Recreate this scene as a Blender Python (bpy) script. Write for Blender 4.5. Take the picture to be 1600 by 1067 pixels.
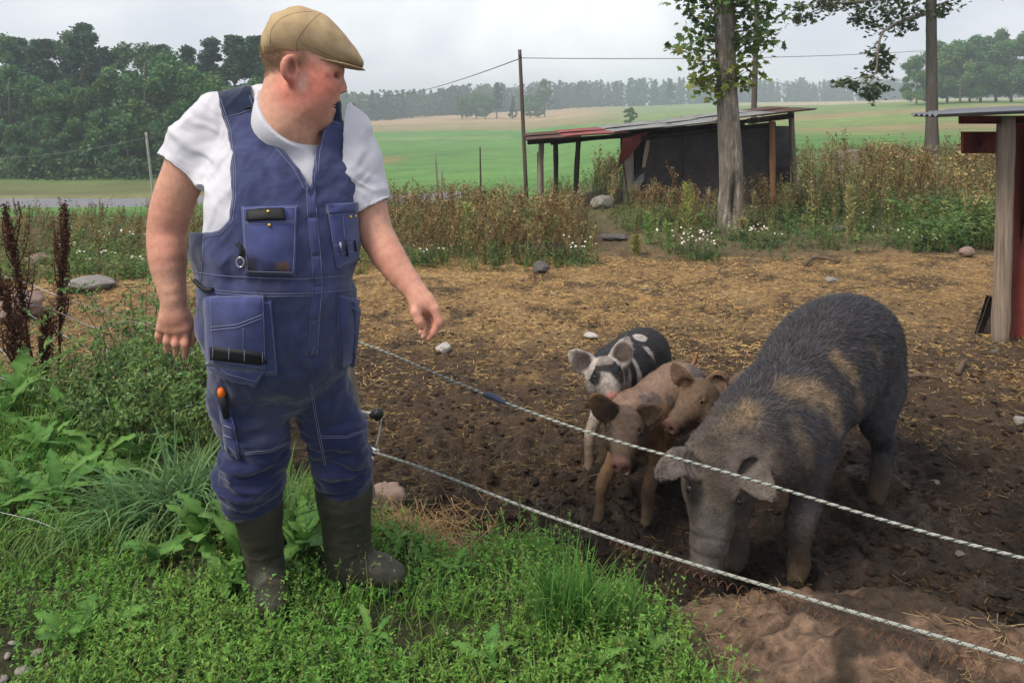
import bpy, math, random
import numpy as np
from mathutils import Vector, Matrix
from mathutils.bvhtree import BVHTree

for _o in list(bpy.data.objects):
    bpy.data.objects.remove(_o)
SC = bpy.context.scene
COL = SC.collection
R = math.radians

# ------------------------------------------------------------ camera, sky, sun, exposure
CAM_Z, FPX, HOR = 1.6, 1300.0, 165.0          # eye height, focal length in photo pixels, horizon row
cam_d = bpy.data.cameras.new('camera')
cam = bpy.data.objects.new('camera', cam_d)
COL.objects.link(cam)
cam.location = (0, 0, CAM_Z)
cam.rotation_euler = (R(90), 0, 0)
cam_d.sensor_width = 36
cam_d.lens = 36 * FPX / 1600
cam_d.shift_y = (HOR - 533.5) / 1600
cam_d.clip_start = 0.05
cam_d.clip_end = 4000
SC.camera = cam

SUN_ELEV, SUN_AZ = R(52), R(-128)                # azimuth from +Y towards +X
world = bpy.data.worlds.new('World')
SC.world = world
world.use_nodes = True
_nt = world.node_tree
_nt.nodes.clear()
def _n(t, **k):
    n = _nt.nodes.new(t)
    for a, b in k.items():
        setattr(n, a, b)
    return n
_out = _n('ShaderNodeOutputWorld')
_bg = _n('ShaderNodeBackground')
_bg.inputs['Strength'].default_value = 0.1
_sky = _n('ShaderNodeTexSky', sky_type='NISHITA', sun_disc=False)
_sky.sun_elevation = SUN_ELEV
_sky.sun_rotation = SUN_AZ
_sky.air_density = 1.0
_sky.dust_density = 4.0
_tc = _n('ShaderNodeTexCoord')
_map = _n('ShaderNodeMapping')
_map.inputs['Scale'].default_value = (1.0, 1.0, 2.6)
_map.inputs['Location'].default_value = (0.3, 0.15, 0.2)
_cl = _n('ShaderNodeTexNoise')
_cl.inputs['Scale'].default_value = 2.6
_cl.inputs['Detail'].default_value = 7
_cl.inputs['Roughness'].default_value = 0.52
_rp = _n('ShaderNodeValToRGB')
_rp.color_ramp.elements[0].position = 0.38
_rp.color_ramp.elements[0].color = (0.585, 0.62, 0.73, 1)
_rp.color_ramp.elements[1].position = 0.62
_rp.color_ramp.elements[1].color = (0.90, 0.905, 0.93, 1)
_e = _rp.color_ramp.elements.new(0.5)
_e.color = (0.725, 0.745, 0.81, 1)
# one bright cloud low ahead in the overcast, away from the sun
_vm = _n('ShaderNodeVectorMath', operation='NORMALIZE')
_sub = _n('ShaderNodeVectorMath', operation='SUBTRACT')
_sub.inputs[1].default_value = (0.050, 0.992, 0.100)
_scl = _n('ShaderNodeVectorMath', operation='MULTIPLY')
_scl.inputs[1].default_value = (5.0, 5.0, 11.0)
_len = _n('ShaderNodeVectorMath', operation='LENGTH')
_add = _n('ShaderNodeMath', operation='ADD')
_cn = _n('ShaderNodeTexNoise')
_cn.inputs['Scale'].default_value = 14
_cn.inputs['Detail'].default_value = 6
_cnm = _n('ShaderNodeMath', operation='MULTIPLY_ADD')
_cnm.inputs[1].default_value = 1.7
_cnm.inputs[2].default_value = -0.85
_mr = _n('ShaderNodeMapRange', interpolation_type='SMOOTHSTEP')
_mr.inputs['From Min'].default_value = 1.6
_mr.inputs['From Max'].default_value = -0.2
_mixc = _n('ShaderNodeMix', data_type='RGBA')
_mixc.inputs['B'].default_value = (1.12, 1.12, 1.11, 1)
_mul = _n('ShaderNodeMix', data_type='RGBA', blend_type='MULTIPLY')
_mul.inputs['Factor'].default_value = 1
_mul.inputs['B'].default_value = (8.0, 8.0, 8.0, 1)
_mix = _n('ShaderNodeMix', data_type='RGBA')
_mix.inputs['Factor'].default_value = 0.90
L = _nt.links.new
L(_tc.outputs['Generated'], _map.inputs['Vector'])
L(_map.outputs[0], _cl.inputs['Vector'])
L(_cl.outputs['Fac'], _rp.inputs[0])
L(_tc.outputs['Generated'], _vm.inputs[0])
L(_vm.outputs[0], _sub.inputs[0])
L(_sub.outputs[0], _scl.inputs[0])
L(_scl.outputs[0], _len.inputs[0])
L(_vm.outputs[0], _cn.inputs['Vector'])
L(_cn.outputs['Fac'], _cnm.inputs[0])
L(_len.outputs['Value'], _add.inputs[0])
L(_cnm.outputs[0], _add.inputs[1])
L(_add.outputs[0], _mr.inputs['Value'])
L(_mr.outputs[0], _mixc.inputs['Factor'])
L(_rp.outputs[0], _mixc.inputs['A'])
L(_mixc.outputs['Result'], _mul.inputs['A'])
L(_sky.outputs[0], _mix.inputs['A'])
L(_mul.outputs['Result'], _mix.inputs['B'])
L(_mix.outputs['Result'], _bg.inputs['Color'])
L(_bg.outputs[0], _out.inputs['Surface'])

sun_d = bpy.data.lights.new('sun', 'SUN')
sun_d.energy = 2.4
sun_d.angle = R(18)
sun_d.color = (1.0, 0.92, 0.80)
sun = bpy.data.objects.new('sun', sun_d)
COL.objects.link(sun)
_sd = Vector((math.sin(SUN_AZ) * math.cos(SUN_ELEV), math.cos(SUN_AZ) * math.cos(SUN_ELEV), math.sin(SUN_ELEV)))
sun.rotation_euler = (-_sd).to_track_quat('-Z', 'Y').to_euler()
sun.location = _sd * 60

SC.view_settings.view_transform = 'Standard'
SC.view_settings.look = 'None'
SC.view_settings.exposure = 0.6
SC.view_settings.gamma = 1.0
SC.view_settings.use_curve_mapping = False
SC.render.engine = 'CYCLES'
SC.cycles.use_denoising = True
SC.cycles.max_bounces = 6
SC.cycles.diffuse_bounces = 3
SC.cycles.glossy_bounces = 2
SC.cycles.transmission_bounces = 4
SC.cycles.transparent_max_bounces = 6
SC.cycles.volume_bounces = 1

# ------------------------------------------------------------ helpers
RNG = np.random.default_rng(7)
random.seed(7)

def P(px, py, y):
    """the place at depth y that the photograph shows at (px, py)"""
    return np.array(((px - 800) / FPX * y, y, CAM_Z - (py - HOR) / FPX * y))

_HT = np.random.default_rng(1).random(65536).astype(np.float32) * 2 - 1
def vnoise(p):
    p = np.asarray(p, np.float32)
    i = np.floor(p).astype(np.int64)
    f = p - i
    u = f * f * (3 - 2 * f)
    def h(a, b, c):
        return _HT[((a * 73856093) ^ (b * 19349663) ^ (c * 83492791)) & 65535]
    x, y, z = i[..., 0], i[..., 1], i[..., 2]
    ux, uy, uz = u[..., 0], u[..., 1], u[..., 2]
    a = h(x, y, z) * (1 - ux) + h(x + 1, y, z) * ux
    b = h(x, y + 1, z) * (1 - ux) + h(x + 1, y + 1, z) * ux
    c = h(x, y, z + 1) * (1 - ux) + h(x + 1, y, z + 1) * ux
    d = h(x, y + 1, z + 1) * (1 - ux) + h(x + 1, y + 1, z + 1) * ux
    return (a * (1 - uy) + b * uy) * (1 - uz) + (c * (1 - uy) + d * uy) * uz

def fbm(p, scale=1.0, octaves=4, gain=0.5, lac=2.03, seed=0.0):
    p = np.asarray(p, np.float32) * scale + seed
    s, a, t = 0, 1.0, 0.0
    for _ in range(octaves):
        s = s + a * vnoise(p)
        t += a
        a *= gain
        p = p * lac + 17.3
    return s / t

def sstep(a, b, x):
    t = np.clip((x - a) / (b - a), 0, 1)
    return t * t * (3 - 2 * t)

def mesh_np(name, V, faces, mats=(), smooth=False, col=None, mat_idx=None):
    """faces: list of (n,k) index arrays"""
    me = bpy.data.meshes.new(name)
    V = np.ascontiguousarray(V, np.float32).reshape(-1, 3)
    faces = [np.ascontiguousarray(f, np.int32) for f in faces if len(f)]
    me.vertices.add(len(V))
    me.vertices.foreach_set('co', V.ravel())
    nl = sum(f.size for f in faces)
    npoly = sum(len(f) for f in faces)
    me.loops.add(nl)
    me.loops.foreach_set('vertex_index', np.concatenate([f.ravel() for f in faces]))
    me.polygons.add(npoly)
    tot = np.concatenate([np.full(len(f), f.shape[1], np.int32) for f in faces])
    st = np.concatenate(([0], np.cumsum(tot)[:-1])).astype(np.int32)
    me.polygons.foreach_set('loop_start', st)
    me.polygons.foreach_set('loop_total', tot)
    if smooth:
        me.polygons.foreach_set('use_smooth', np.ones(npoly, bool))
    if mat_idx is not None:
        me.polygons.foreach_set('material_index', np.ascontiguousarray(mat_idx, np.int32))
    for m in mats if isinstance(mats, (list, tuple)) else [mats]:
        me.materials.append(m)
    me.update(calc_edges=True)
    if col is not None:
        ca = me.color_attributes.new('Col', 'FLOAT_COLOR', 'POINT')
        c = np.ones((len(V), 4), np.float32)
        c[:, :3] = col
        ca.data.foreach_set('color', c.ravel())
    return me

def obj(name, me, parent=None, label=None, cat=None, group=None, kind=None, loc=None):
    o = bpy.data.objects.new(name, me)
    COL.objects.link(o)
    if loc is not None:
        o.location = loc
    if parent is not None:
        o.parent = parent
        if loc is None and me is not None:      # world-space mesh under an Empty that stands elsewhere
            o.matrix_parent_inverse = PINV.get(parent.name, Matrix.Identity(4))
    if label: o['label'] = label
    if cat: o['category'] = cat
    if group: o['group'] = group
    if kind: o['kind'] = kind
    return o

PINV = {}
def thing(name, label, cat, loc, group=None):
    o = obj(name, None, None, label, cat, group, None, loc)
    o.empty_display_size = 0.1
    PINV[o.name] = Matrix.Translation(Vector(loc)).inverted()
    return o

def sub(o):
    """register a mesh part so that world-space sub-parts can hang on it"""
    PINV[o.name] = o.matrix_parent_inverse.inverted() @ Matrix.Identity(4) if False else Matrix.Identity(4)
    return o

# ---- node materials
def mat(name, base=(.5, .5, .5), rough=.8, attr=False, var=.25, scale=18.0, detail=5, bump=.25, bscale=70.0,
        bdist=.01, spec=.3, sss=0.0, sss_r=(.02, .008, .005), trans=0.0, stretch=(1, 1, 1), second=None, second_pos=(.45, .6),
        metal=0.0, sheen=0.0, rvar=0.0, coords='Object', second_scale=None):
    m = bpy.data.materials.new(name)
    m.use_nodes = True
    nt = m.node_tree
    nt.nodes.clear()
    N = nt.nodes.new
    lk = nt.links.new
    out = N('ShaderNodeOutputMaterial')
    b = N('ShaderNodeBsdfPrincipled')
    b.inputs['Roughness'].default_value = rough
    b.inputs['Specular IOR Level'].default_value = spec
    b.inputs['Metallic'].default_value = metal
    if sss:
        b.inputs['Subsurface Weight'].default_value = sss
        b.inputs['Subsurface Radius'].default_value = sss_r
        b.inputs['Subsurface Scale'].default_value = 1.0
    if sheen:
        b.inputs['Sheen Weight'].default_value = sheen
    tc = N('ShaderNodeTexCoord')
    mp = N('ShaderNodeMapping')
    mp.inputs['Scale'].default_value = stretch
    lk(tc.outputs[coords], mp.inputs['Vector'])
    nz = N('ShaderNodeTexNoise')
    nz.inputs['Scale'].default_value = scale
    nz.inputs['Detail'].default_value = detail
    nz.inputs['Roughness'].default_value = .6
    lk(mp.outputs[0], nz.inputs['Vector'])
    mr = N('ShaderNodeMapRange')
    mr.inputs['From Min'].default_value = .25
    mr.inputs['From Max'].default_value = .75
    mr.inputs['To Min'].default_value = 1 - var
    mr.inputs['To Max'].default_value = 1 + var
    lk(nz.outputs['Fac'], mr.inputs['Value'])
    if attr:
        c = N('ShaderNodeAttribute')
        c.attribute_name = 'Col'
        csock = c.outputs['Color']
    else:
        c = N('ShaderNodeRGB')
        c.outputs[0].default_value = (*base, 1)
        csock = c.outputs[0]
    if second is not None:
        n2 = N('ShaderNodeTexNoise')
        n2.inputs['Scale'].default_value = second_scale or scale * .4
        n2.inputs['Detail'].default_value = 6
        n2.inputs['Roughness'].default_value = .65
        lk(mp.outputs[0], n2.inputs['Vector'])
        r2 = N('ShaderNodeMapRange')
        r2.inputs['From Min'].default_value = second_pos[0]
        r2.inputs['From Max'].default_value = second_pos[1]
        lk(n2.outputs['Fac'], r2.inputs['Value'])
        mx = N('ShaderNodeMix')
        mx.data_type = 'RGBA'
        lk(r2.outputs[0], mx.inputs['Factor'])
        lk(csock, mx.inputs['A'])
        mx.inputs['B'].default_value = (*second, 1)
        csock = mx.outputs['Result']
    vm = N('ShaderNodeVectorMath')
    vm.operation = 'SCALE'
    lk(csock, vm.inputs[0])
    lk(mr.outputs[0], vm.inputs['Scale'])
    lk(vm.outputs[0], b.inputs['Base Color'])
    if rvar:
        rr = N('ShaderNodeMapRange')
        rr.inputs['From Min'].default_value = .3
        rr.inputs['From Max'].default_value = .7
        rr.inputs['To Min'].default_value = max(rough - rvar, .05)
        rr.inputs['To Max'].default_value = min(rough + rvar, 1)
        n3 = N('ShaderNodeTexNoise')
        n3.inputs['Scale'].default_value = scale * .6
        n3.inputs['Detail'].default_value = 4
        lk(mp.outputs[0], n3.inputs['Vector'])
        lk(n3.outputs['Fac'], rr.inputs['Value'])
        lk(rr.outputs[0], b.inputs['Roughness'])
    if bump:
        nb = N('ShaderNodeTexNoise')
        nb.inputs['Scale'].default_value = bscale
        nb.inputs['Detail'].default_value = 6
        nb.inputs['Roughness'].default_value = .62
        lk(mp.outputs[0], nb.inputs['Vector'])
        bp = N('ShaderNodeBump')
        bp.inputs['Strength'].default_value = bump
        bp.inputs['Distance'].default_value = bdist
        lk(nb.outputs['Fac'], bp.inputs['Height'])
        lk(bp.outputs[0], b.inputs['Normal'])
    if trans:
        t = N('ShaderNodeBsdfTranslucent')
        lk(vm.outputs[0], t.inputs['Color'])
        ms = N('ShaderNodeMixShader')
        ms.inputs[0].default_value = trans
        lk(b.outputs[0], ms.inputs[1])
        lk(t.outputs[0], ms.inputs[2])
        lk(ms.outputs[0], out.inputs['Surface'])
    else:
        lk(b.outputs[0], out.inputs['Surface'])
    return m

# ---- implicit surfaces (smooth unions) turned into quads with surface nets
def smin(a, b, k):
    if k <= 0:
        return np.minimum(a, b)
    h = np.maximum(k - np.abs(a - b), 0) / k
    return np.minimum(a, b) - h * h * k * .25

def smax(a, b, k):
    return -smin(-a, -b, k)

class Field:
    def __init__(s, lo, hi, h):
        s.lo, s.h = np.array(lo, np.float32), h
        s.n = np.ceil((np.array(hi) - s.lo) / h).astype(int) + 1
        s.S = np.full(s.n, .12, np.float32)
        s.ax = [s.lo[i] + np.arange(s.n[i], dtype=np.float32) * h for i in range(3)]
    def box(s, lo, hi):
        a = np.clip(np.floor((np.array(lo) - s.lo) / s.h).astype(int), 0, s.n)
        b = np.clip(np.ceil((np.array(hi) - s.lo) / s.h).astype(int) + 1, 0, s.n)
        return tuple(slice(a[i], b[i]) for i in range(3))
    def pts(s, sl):
        return np.stack(np.meshgrid(s.ax[0][sl[0]], s.ax[1][sl[1]], s.ax[2][sl[2]], indexing='ij'), -1)
    def apply(s, lo, hi, fn, k, mode='u'):
        sl = s.box(lo, hi)
        if any(q.stop <= q.start for q in sl):
            return
        d = fn(s.pts(sl)).astype(np.float32)
        if mode == 'u': s.S[sl] = smin(s.S[sl], d, k)
        elif mode == 's': s.S[sl] = smax(s.S[sl], -d, k)
        elif mode == 'add': s.S[sl] += d
    def capsule(s, a, b, ra, rb, k=.02, mode='u', flat=None, fs=1.0):
        """tapered capsule; flat = unit axis along which it is squeezed by fs"""
        a, b = np.array(a, np.float32), np.array(b, np.float32)
        pad = max(ra, rb) / min(fs, 1) + .05
        ab = b - a
        L2 = max(float(ab @ ab), 1e-9)
        def fn(p):
            q = p - a
            t = np.clip(q @ ab / L2, 0, 1)
            d = q - t[..., None] * ab
            r = ra + (rb - ra) * t
            if flat is not None:
                fl = np.array(flat, np.float32)
                c = d @ fl
                d = d + (c * (1 / fs - 1))[..., None] * fl
                return (np.sqrt((d * d).sum(-1)) - r) * min(fs, 1) ** .5
            return np.sqrt((d * d).sum(-1)) - r
        s.apply(np.minimum(a, b) - pad, np.maximum(a, b) + pad, fn, k, mode)
    def chain(s, pts, k=.02, kj=.012, flat=None, fs=1.0, mode='u'):
        """pts: (x,y,z,r) - joined first, then blended into the field"""
        pts = np.array(pts, np.float32)
        pad = pts[:, 3].max() / min(fs, 1) + .05
        fl = None if flat is None else np.array(flat, np.float32)
        def fn(p):
            S = None
            for a, b in zip(pts[:-1], pts[1:]):
                ab = b[:3] - a[:3]
                q = p - a[:3]
                t = np.clip(q @ ab / max(float(ab @ ab), 1e-9), 0, 1)
                d = q - t[..., None] * ab
                if fl is not None:
                    c = d @ fl
                    d = d + (c * (1 / fs - 1))[..., None] * fl
                e = np.sqrt((d * d).sum(-1)) - (a[3] + (b[3] - a[3]) * t)
                if fl is not None:
                    e *= min(fs, 1) ** .5
                S = e if S is None else smin(S, e, kj)
            return S
        s.apply(pts[:, :3].min(0) - pad, pts[:, :3].max(0) + pad, fn, k, mode)
    def ell(s, c, r, rot=None, k=.02, mode='u'):
        c, r = np.array(c, np.float32), np.array(r, np.float32)
        M = np.eye(3, dtype=np.float32) if rot is None else np.array(rot, np.float32)   # rows = local axes
        pad = r.max() + .05
        def fn(p):
            q = (p - c) @ M.T
            k0 = np.sqrt(((q / r) ** 2).sum(-1))
            k1 = np.sqrt(((q / (r * r)) ** 2).sum(-1)) + 1e-6
            return k0 * (k0 - 1) / k1
        s.apply(c - pad, c + pad, fn, k, mode)
    def loft(s, org, M, secs, k=.02, mode='u', ex=2.0, pad=.06):
        """secs rows: t, c1, c2, r1, r2 along local axis 0; M rows = local axes (t, 1, 2)"""
        org, M = np.array(org, np.float32), np.array(M, np.float32)
        secs = np.array(secs, np.float32)
        tt = np.linspace(secs[0, 0], secs[-1, 0], 160)
        T = np.stack([pchip(secs[:, 0], secs[:, i], tt) for i in range(1, 5)], 1)
        cor = []
        for t, c1, c2, r1, r2 in secs:
            for a in (-1, 1):
                for b in (-1, 1):
                    cor.append(org + t * M[0] + (c1 + a * r1) * M[1] + (c2 + b * r2) * M[2])
        cor = np.array(cor)
        def fn(p):
            q = (p - org) @ M.T
            t = q[..., 0]
            g = [np.interp(t, tt, T[:, i]).astype(np.float32) for i in range(4)]
            r1, r2 = np.maximum(g[2], .004), np.maximum(g[3], .004)
            a = np.abs((q[..., 1] - g[0]) / r1)
            b = np.abs((q[..., 2] - g[1]) / r2)
            e = (a ** ex + b ** ex) ** (1 / ex)
            d = (e - 1) * np.minimum(r1, r2)
            over = np.maximum(np.maximum(secs[0, 0] - t, t - secs[-1, 0]), 0)
            d = np.sqrt(np.maximum(d, 0) ** 2 + over ** 2) + np.minimum(d, 0) + np.where(over > 0, 0.0, 0)
            d = np.where(over > 0, np.maximum(d, over), d)
            return d
        s.apply(cor.min(0) - pad, cor.max(0) + pad, fn, k, mode)
    def polish(s, it=1):
        S = s.S
        for _ in range(it):
            for ax in range(3):
                S = (np.roll(S, 1, ax) + 2 * S + np.roll(S, -1, ax)) * .25
        s.S = S
    def mesh(s, smooth_it=2):
        S = s.S
        S[0], S[-1], S[:, 0], S[:, -1], S[:, :, 0], S[:, :, -1] = .1, .1, .1, .1, .1, .1
        ins = S < 0
        c = [ins[a:S.shape[0] - 1 + a, b:S.shape[1] - 1 + b, d:S.shape[2] - 1 + d] for a in (0, 1) for b in (0, 1) for d in (0, 1)]
        cnt = np.zeros(c[0].shape, np.int8)
        for q in c: cnt += q
        act = np.argwhere((cnt > 0) & (cnt < 8))
        idx = np.full(cnt.shape, -1, np.int32)
        idx[act[:, 0], act[:, 1], act[:, 2]] = np.arange(len(act))
        corner = [(a, b, d) for a in (0, 1) for b in (0, 1) for d in (0, 1)]
        val = np.stack([S[act[:, 0] + a, act[:, 1] + b, act[:, 2] + d] for a, b, d in corner], 1)
        acc = np.zeros((len(act), 3)); n = np.zeros(len(act))
        for i in range(8):
            for j in range(i + 1, 8):
                A, B = np.array(corner[i]), np.array(corner[j])
                if np.abs(A - B).sum() != 1: continue
                m = (val[:, i] < 0) != (val[:, j] < 0)
                t = val[m, i] / (val[m, i] - val[m, j])
                acc[m] += A + t[:, None] * (B - A)
                n[m] += 1
        V = s.lo + (act + acc / n[:, None]) * s.h
        F = []
        for ax in range(3):
            o1, o2 = [(1, 2), (2, 0), (0, 1)][ax]
            sl0 = [slice(None)] * 3; sl1 = [slice(None)] * 3
            sl0[ax] = slice(0, -1); sl1[ax] = slice(1, None)
            a, b = ins[tuple(sl0)], ins[tuple(sl1)]
            e = np.argwhere(a != b)
            e = e[(e[:, o1] > 0) & (e[:, o2] > 0)]
            def cell(d1, d2):
                q = e.copy(); q[:, o1] += d1; q[:, o2] += d2
                return idx[q[:, 0], q[:, 1], q[:, 2]]
            quad = np.stack([cell(-1, -1), cell(0, -1), cell(0, 0), cell(-1, 0)], 1)
            flip = ~a[e[:, 0], e[:, 1], e[:, 2]]
            quad[flip] = quad[flip][:, ::-1]
            F.append(quad)
        F = np.concatenate(F)
        F = F[(F >= 0).all(1)]
        E = np.concatenate([F[:, [0, 1]], F[:, [1, 2]], F[:, [2, 3]], F[:, [3, 0]]])
        for it in range(smooth_it):
            acc = np.zeros_like(V); deg = np.zeros(len(V))
            for i in range(3):
                acc[:, i] = np.bincount(E[:, 0], V[E[:, 1], i], len(V)) + np.bincount(E[:, 1], V[E[:, 0], i], len(V))
            deg = np.bincount(E[:, 0], minlength=len(V)) + np.bincount(E[:, 1], minlength=len(V))
            V = V * .45 + acc / np.maximum(deg, 1)[:, None] * .55
        return V, F

def pchip(x, y, t):
    """monotone cubic through the points"""
    x, y = np.asarray(x, float), np.asarray(y, float)
    h = np.diff(x); d = np.diff(y) / h
    m = np.zeros(len(x))
    m[0], m[-1] = d[0], d[-1]
    for i in range(1, len(x) - 1):
        m[i] = 0 if d[i - 1] * d[i] <= 0 else 2 * d[i - 1] * d[i] / (d[i - 1] + d[i])
    i = np.clip(np.searchsorted(x, t) - 1, 0, len(x) - 2)
    u = (t - x[i]) / h[i]
    return ((1 + 2 * u) * (1 - u) ** 2 * y[i] + u * (1 - u) ** 2 * h[i] * m[i]
            + u * u * (3 - 2 * u) * y[i + 1] + u * u * (u - 1) * h[i] * m[i + 1])

def spline(pts, n):
    """smooth path through points of any dimension"""
    pts = np.array(pts, float)
    d = np.concatenate(([0], np.cumsum(np.sqrt((np.diff(pts[:, :3], axis=0) ** 2).sum(1)) + 1e-9)))
    t = np.linspace(0, d[-1], n)
    out = np.zeros((n, pts.shape[1]))
    m = np.gradient(pts, d, axis=0) if len(pts) > 2 else np.repeat([(pts[1] - pts[0]) / d[-1]], 2, 0)
    i = np.clip(np.searchsorted(d, t) - 1, 0, len(d) - 2)
    h = (d[i + 1] - d[i])[:, None]; u = ((t - d[i])[:, None]) / h
    return ((1 + 2 * u) * (1 - u) ** 2 * pts[i] + u * (1 - u) ** 2 * h * m[i]
            + u * u * (3 - 2 * u) * pts[i + 1] + u * u * (u - 1) * h * m[i + 1])

def normals(V, F):
    f = F[:, :4]
    n = np.cross(V[f[:, 2]] - V[f[:, 0]], V[f[:, -1]] - V[f[:, 1]])
    N = np.zeros_like(V)
    for j in range(f.shape[1]):
        for i in range(3):
            N[:, i] += np.bincount(f[:, j], n[:, i], len(V))
    return N / (np.linalg.norm(N, axis=1, keepdims=True) + 1e-9)

class Geo:
    """collects world-space pieces of ONE part"""
    def __init__(s):
        s.V, s.F3, s.F4, s.C, s.n = [], [], [], [], 0
    def add(s, V, F, col=(1, 1, 1)):
        V = np.asarray(V, float).reshape(-1, 3)
        F = np.asarray(F)
        (s.F3 if F.shape[1] == 3 else s.F4).append(F + s.n)
        s.V.append(V)
        c = np.asarray(col, float)
        s.C.append(np.broadcast_to(c, (len(V), 3)))
        s.n += len(V)
        return s
    def tube(s, pts, rad, k=8, col=(1, 1, 1), caps=True):
        pts = np.asarray(pts, float)
        n = len(pts)
        rad = np.broadcast_to(np.asarray(rad, float), (n,))
        T = np.gradient(pts, axis=0)
        T /= np.linalg.norm(T, axis=1, keepdims=True) + 1e-9
        up = np.array([0, 0, 1.]) if abs(T[0, 2]) < .9 else np.array([1., 0, 0])
        A = np.zeros_like(pts); a = np.cross(T[0], up); a /= np.linalg.norm(a)
        for i in range(n):
            a = a - T[i] * (a @ T[i]); a /= np.linalg.norm(a) + 1e-9
            A[i] = a
        B = np.cross(T, A)
        th = np.arange(k) * 2 * np.pi / k
        V = pts[:, None] + rad[:, None, None] * (np.cos(th)[None, :, None] * A[:, None] + np.sin(th)[None, :, None] * B[:, None])
        i = np.arange(n - 1)[:, None] * k; j = np.arange(k)[None]
        j2 = (j + 1) % k
        F = np.stack([i + j, i + j2, i + k + j2, i + k + j], -1).reshape(-1, 4)
        V = V.reshape(-1, 3)
        if caps:
            V = np.concatenate([V, pts[:1], pts[-1:]])
            j = np.arange(k)
            c0 = np.stack([(j + 1) % k, j, np.full(k, n * k)], 1)
            c1 = np.stack([(n - 1) * k + j, (n - 1) * k + (j + 1) % k, np.full(k, n * k + 1)], 1)
            s.F3.append(np.concatenate([c0, c1]) + s.n)
        s.add(V, F, col)
        return s
    def box(s, lo, hi, col=(1, 1, 1), M=None, org=(0, 0, 0), bev=0.0):
        lo, hi = np.array(lo, float), np.array(hi, float)
        if bev:
            b = min(bev, (hi - lo).min() * .45)
            V, F = _bevbox(lo, hi, b)
        else:
            V = np.array([(x, y, z) for x in (lo[0], hi[0]) for y in (lo[1], hi[1]) for z in (lo[2], hi[2])])
            F = [(0, 1, 3, 2), (4, 6, 7, 5), (0, 4, 5, 1), (2, 3, 7, 6), (0, 2, 6, 4), (1, 5, 7, 3)]
        if M is not None:
            V = V @ np.array(M, float) + np.array(org)
        for f in (F if bev else [F]):
            s.F4.append(np.array(f) + s.n) if len(f[0]) == 4 else s.F3.append(np.array(f) + s.n)
        s.V.append(V); s.C.append(np.broadcast_to(np.asarray(col, float), (len(V), 3))); s.n += len(V)
        return s
    def me(s, name, m, smooth=False):
        V = np.concatenate(s.V); C = np.concatenate(s.C)
        F = []
        if s.F3: F.append(np.concatenate(s.F3))
        if s.F4: F.append(np.concatenate(s.F4))
        return mesh_np(name, V, F, m, smooth, C)
    def build(s, name, m, parent=None, smooth=False, **k):
        return obj(name, s.me(name, m, smooth), parent, **k)

def _bevbox(lo, hi, b):
    V, ids = [], {}
    for c in [(x, y, z) for x in (0, 1) for y in (0, 1) for z in (0, 1)]:
        for ax in range(3):
            p = []
            for i in range(3):
                e = (lo[i], hi[i])[c[i]]
                p.append(e if i == ax else e + (b if c[i] == 0 else -b))
            ids[c, ax] = len(V); V.append(p)
    F4, F3 = [], []
    for ax in range(3):
        o1, o2 = [(1, 2), (2, 0), (0, 1)][ax]
        for sd in (0, 1):
            q = []
            for a, d in ((0, 0), (1, 0), (1, 1), (0, 1)):
                c = [0] * 3; c[ax] = sd; c[o1] = a; c[o2] = d
                q.append(ids[tuple(c), ax])
            F4.append(q if sd else q[::-1])
        for a in (0, 1):
            for d in (0, 1):
                c0 = [0] * 3; c0[o1] = a; c0[o2] = d; c1 = list(c0); c1[ax] = 1
                c0, c1 = tuple(c0), tuple(c1)
                q = [ids[c0, o1], ids[c1, o1], ids[c1, o2], ids[c0, o2]]
                F4.append(q if a == d else q[::-1])
    for c in [(x, y, z) for x in (0, 1) for y in (0, 1) for z in (0, 1)]:
        q = [ids[c, 0], ids[c, 1], ids[c, 2]]
        F3.append(q if sum(c) % 2 else q[::-1])
    return np.array(V, float), (F4, F3)

def rock(name, c, r, seed, m, rough=.22, rotz=0.0, tilt=0.0, n=40, **k):
    """a lumpy stone: sphere displaced by noise, flattened facets"""
    u = np.linspace(0, np.pi, n // 2 + 1)[1:-1]; v = np.linspace(0, 2 * np.pi, n, endpoint=False)
    U, W = np.meshgrid(u, v, indexing='ij')
    d = np.stack([np.sin(U) * np.cos(W), np.sin(U) * np.sin(W), np.cos(U)], -1).reshape(-1, 3)
    d = np.concatenate([d, [[0, 0, 1], [0, 0, -1]]])
    f = 1 + rough * fbm(d, 1.3, 3, seed=seed * 3.7) + rough * .35 * fbm(d, 5, 3, seed=seed)
    V = d * f[:, None]
    rgf = np.random.default_rng(int(seed * 13 + 5))
    for _ in range(9):                                     # broken faces
        pn = rgf.normal(0, 1, 3); pn /= np.linalg.norm(pn)
        e = V @ pn - rgf.uniform(.62, .88)
        V = V - np.maximum(e, 0)[:, None] * pn * .85
    V = V * (1 + .05 * fbm(d, 9, 3, seed=seed + 2))[:, None]
    V = V * np.array(r)
    ca, sa = math.cos(rotz), math.sin(rotz); ct, st = math.cos(tilt), math.sin(tilt)
    V = V @ np.array([[ct, 0, -st], [0, 1, 0], [st, 0, ct]]) @ np.array([[ca, sa, 0], [-sa, ca, 0], [0, 0, 1]])
    rr, cc = len(u), n
    i = np.arange(rr - 1)[:, None] * cc; j = np.arange(cc)[None]; j2 = (j + 1) % cc
    F = np.stack([i + j, i + cc + j, i + cc + j2, i + j2], -1).reshape(-1, 4)
    j = np.arange(cc)
    F3 = np.concatenate([np.stack([j, (j + 1) % cc, np.full(cc, rr * cc)], 1),
                         np.stack([(rr - 1) * cc + (j + 1) % cc, (rr - 1) * cc + j, np.full(cc, rr * cc + 1)], 1)])
    me = mesh_np(name, V, [F, F3], m, True)
    return obj(name, me, None, loc=tuple(c), **k)

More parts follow.
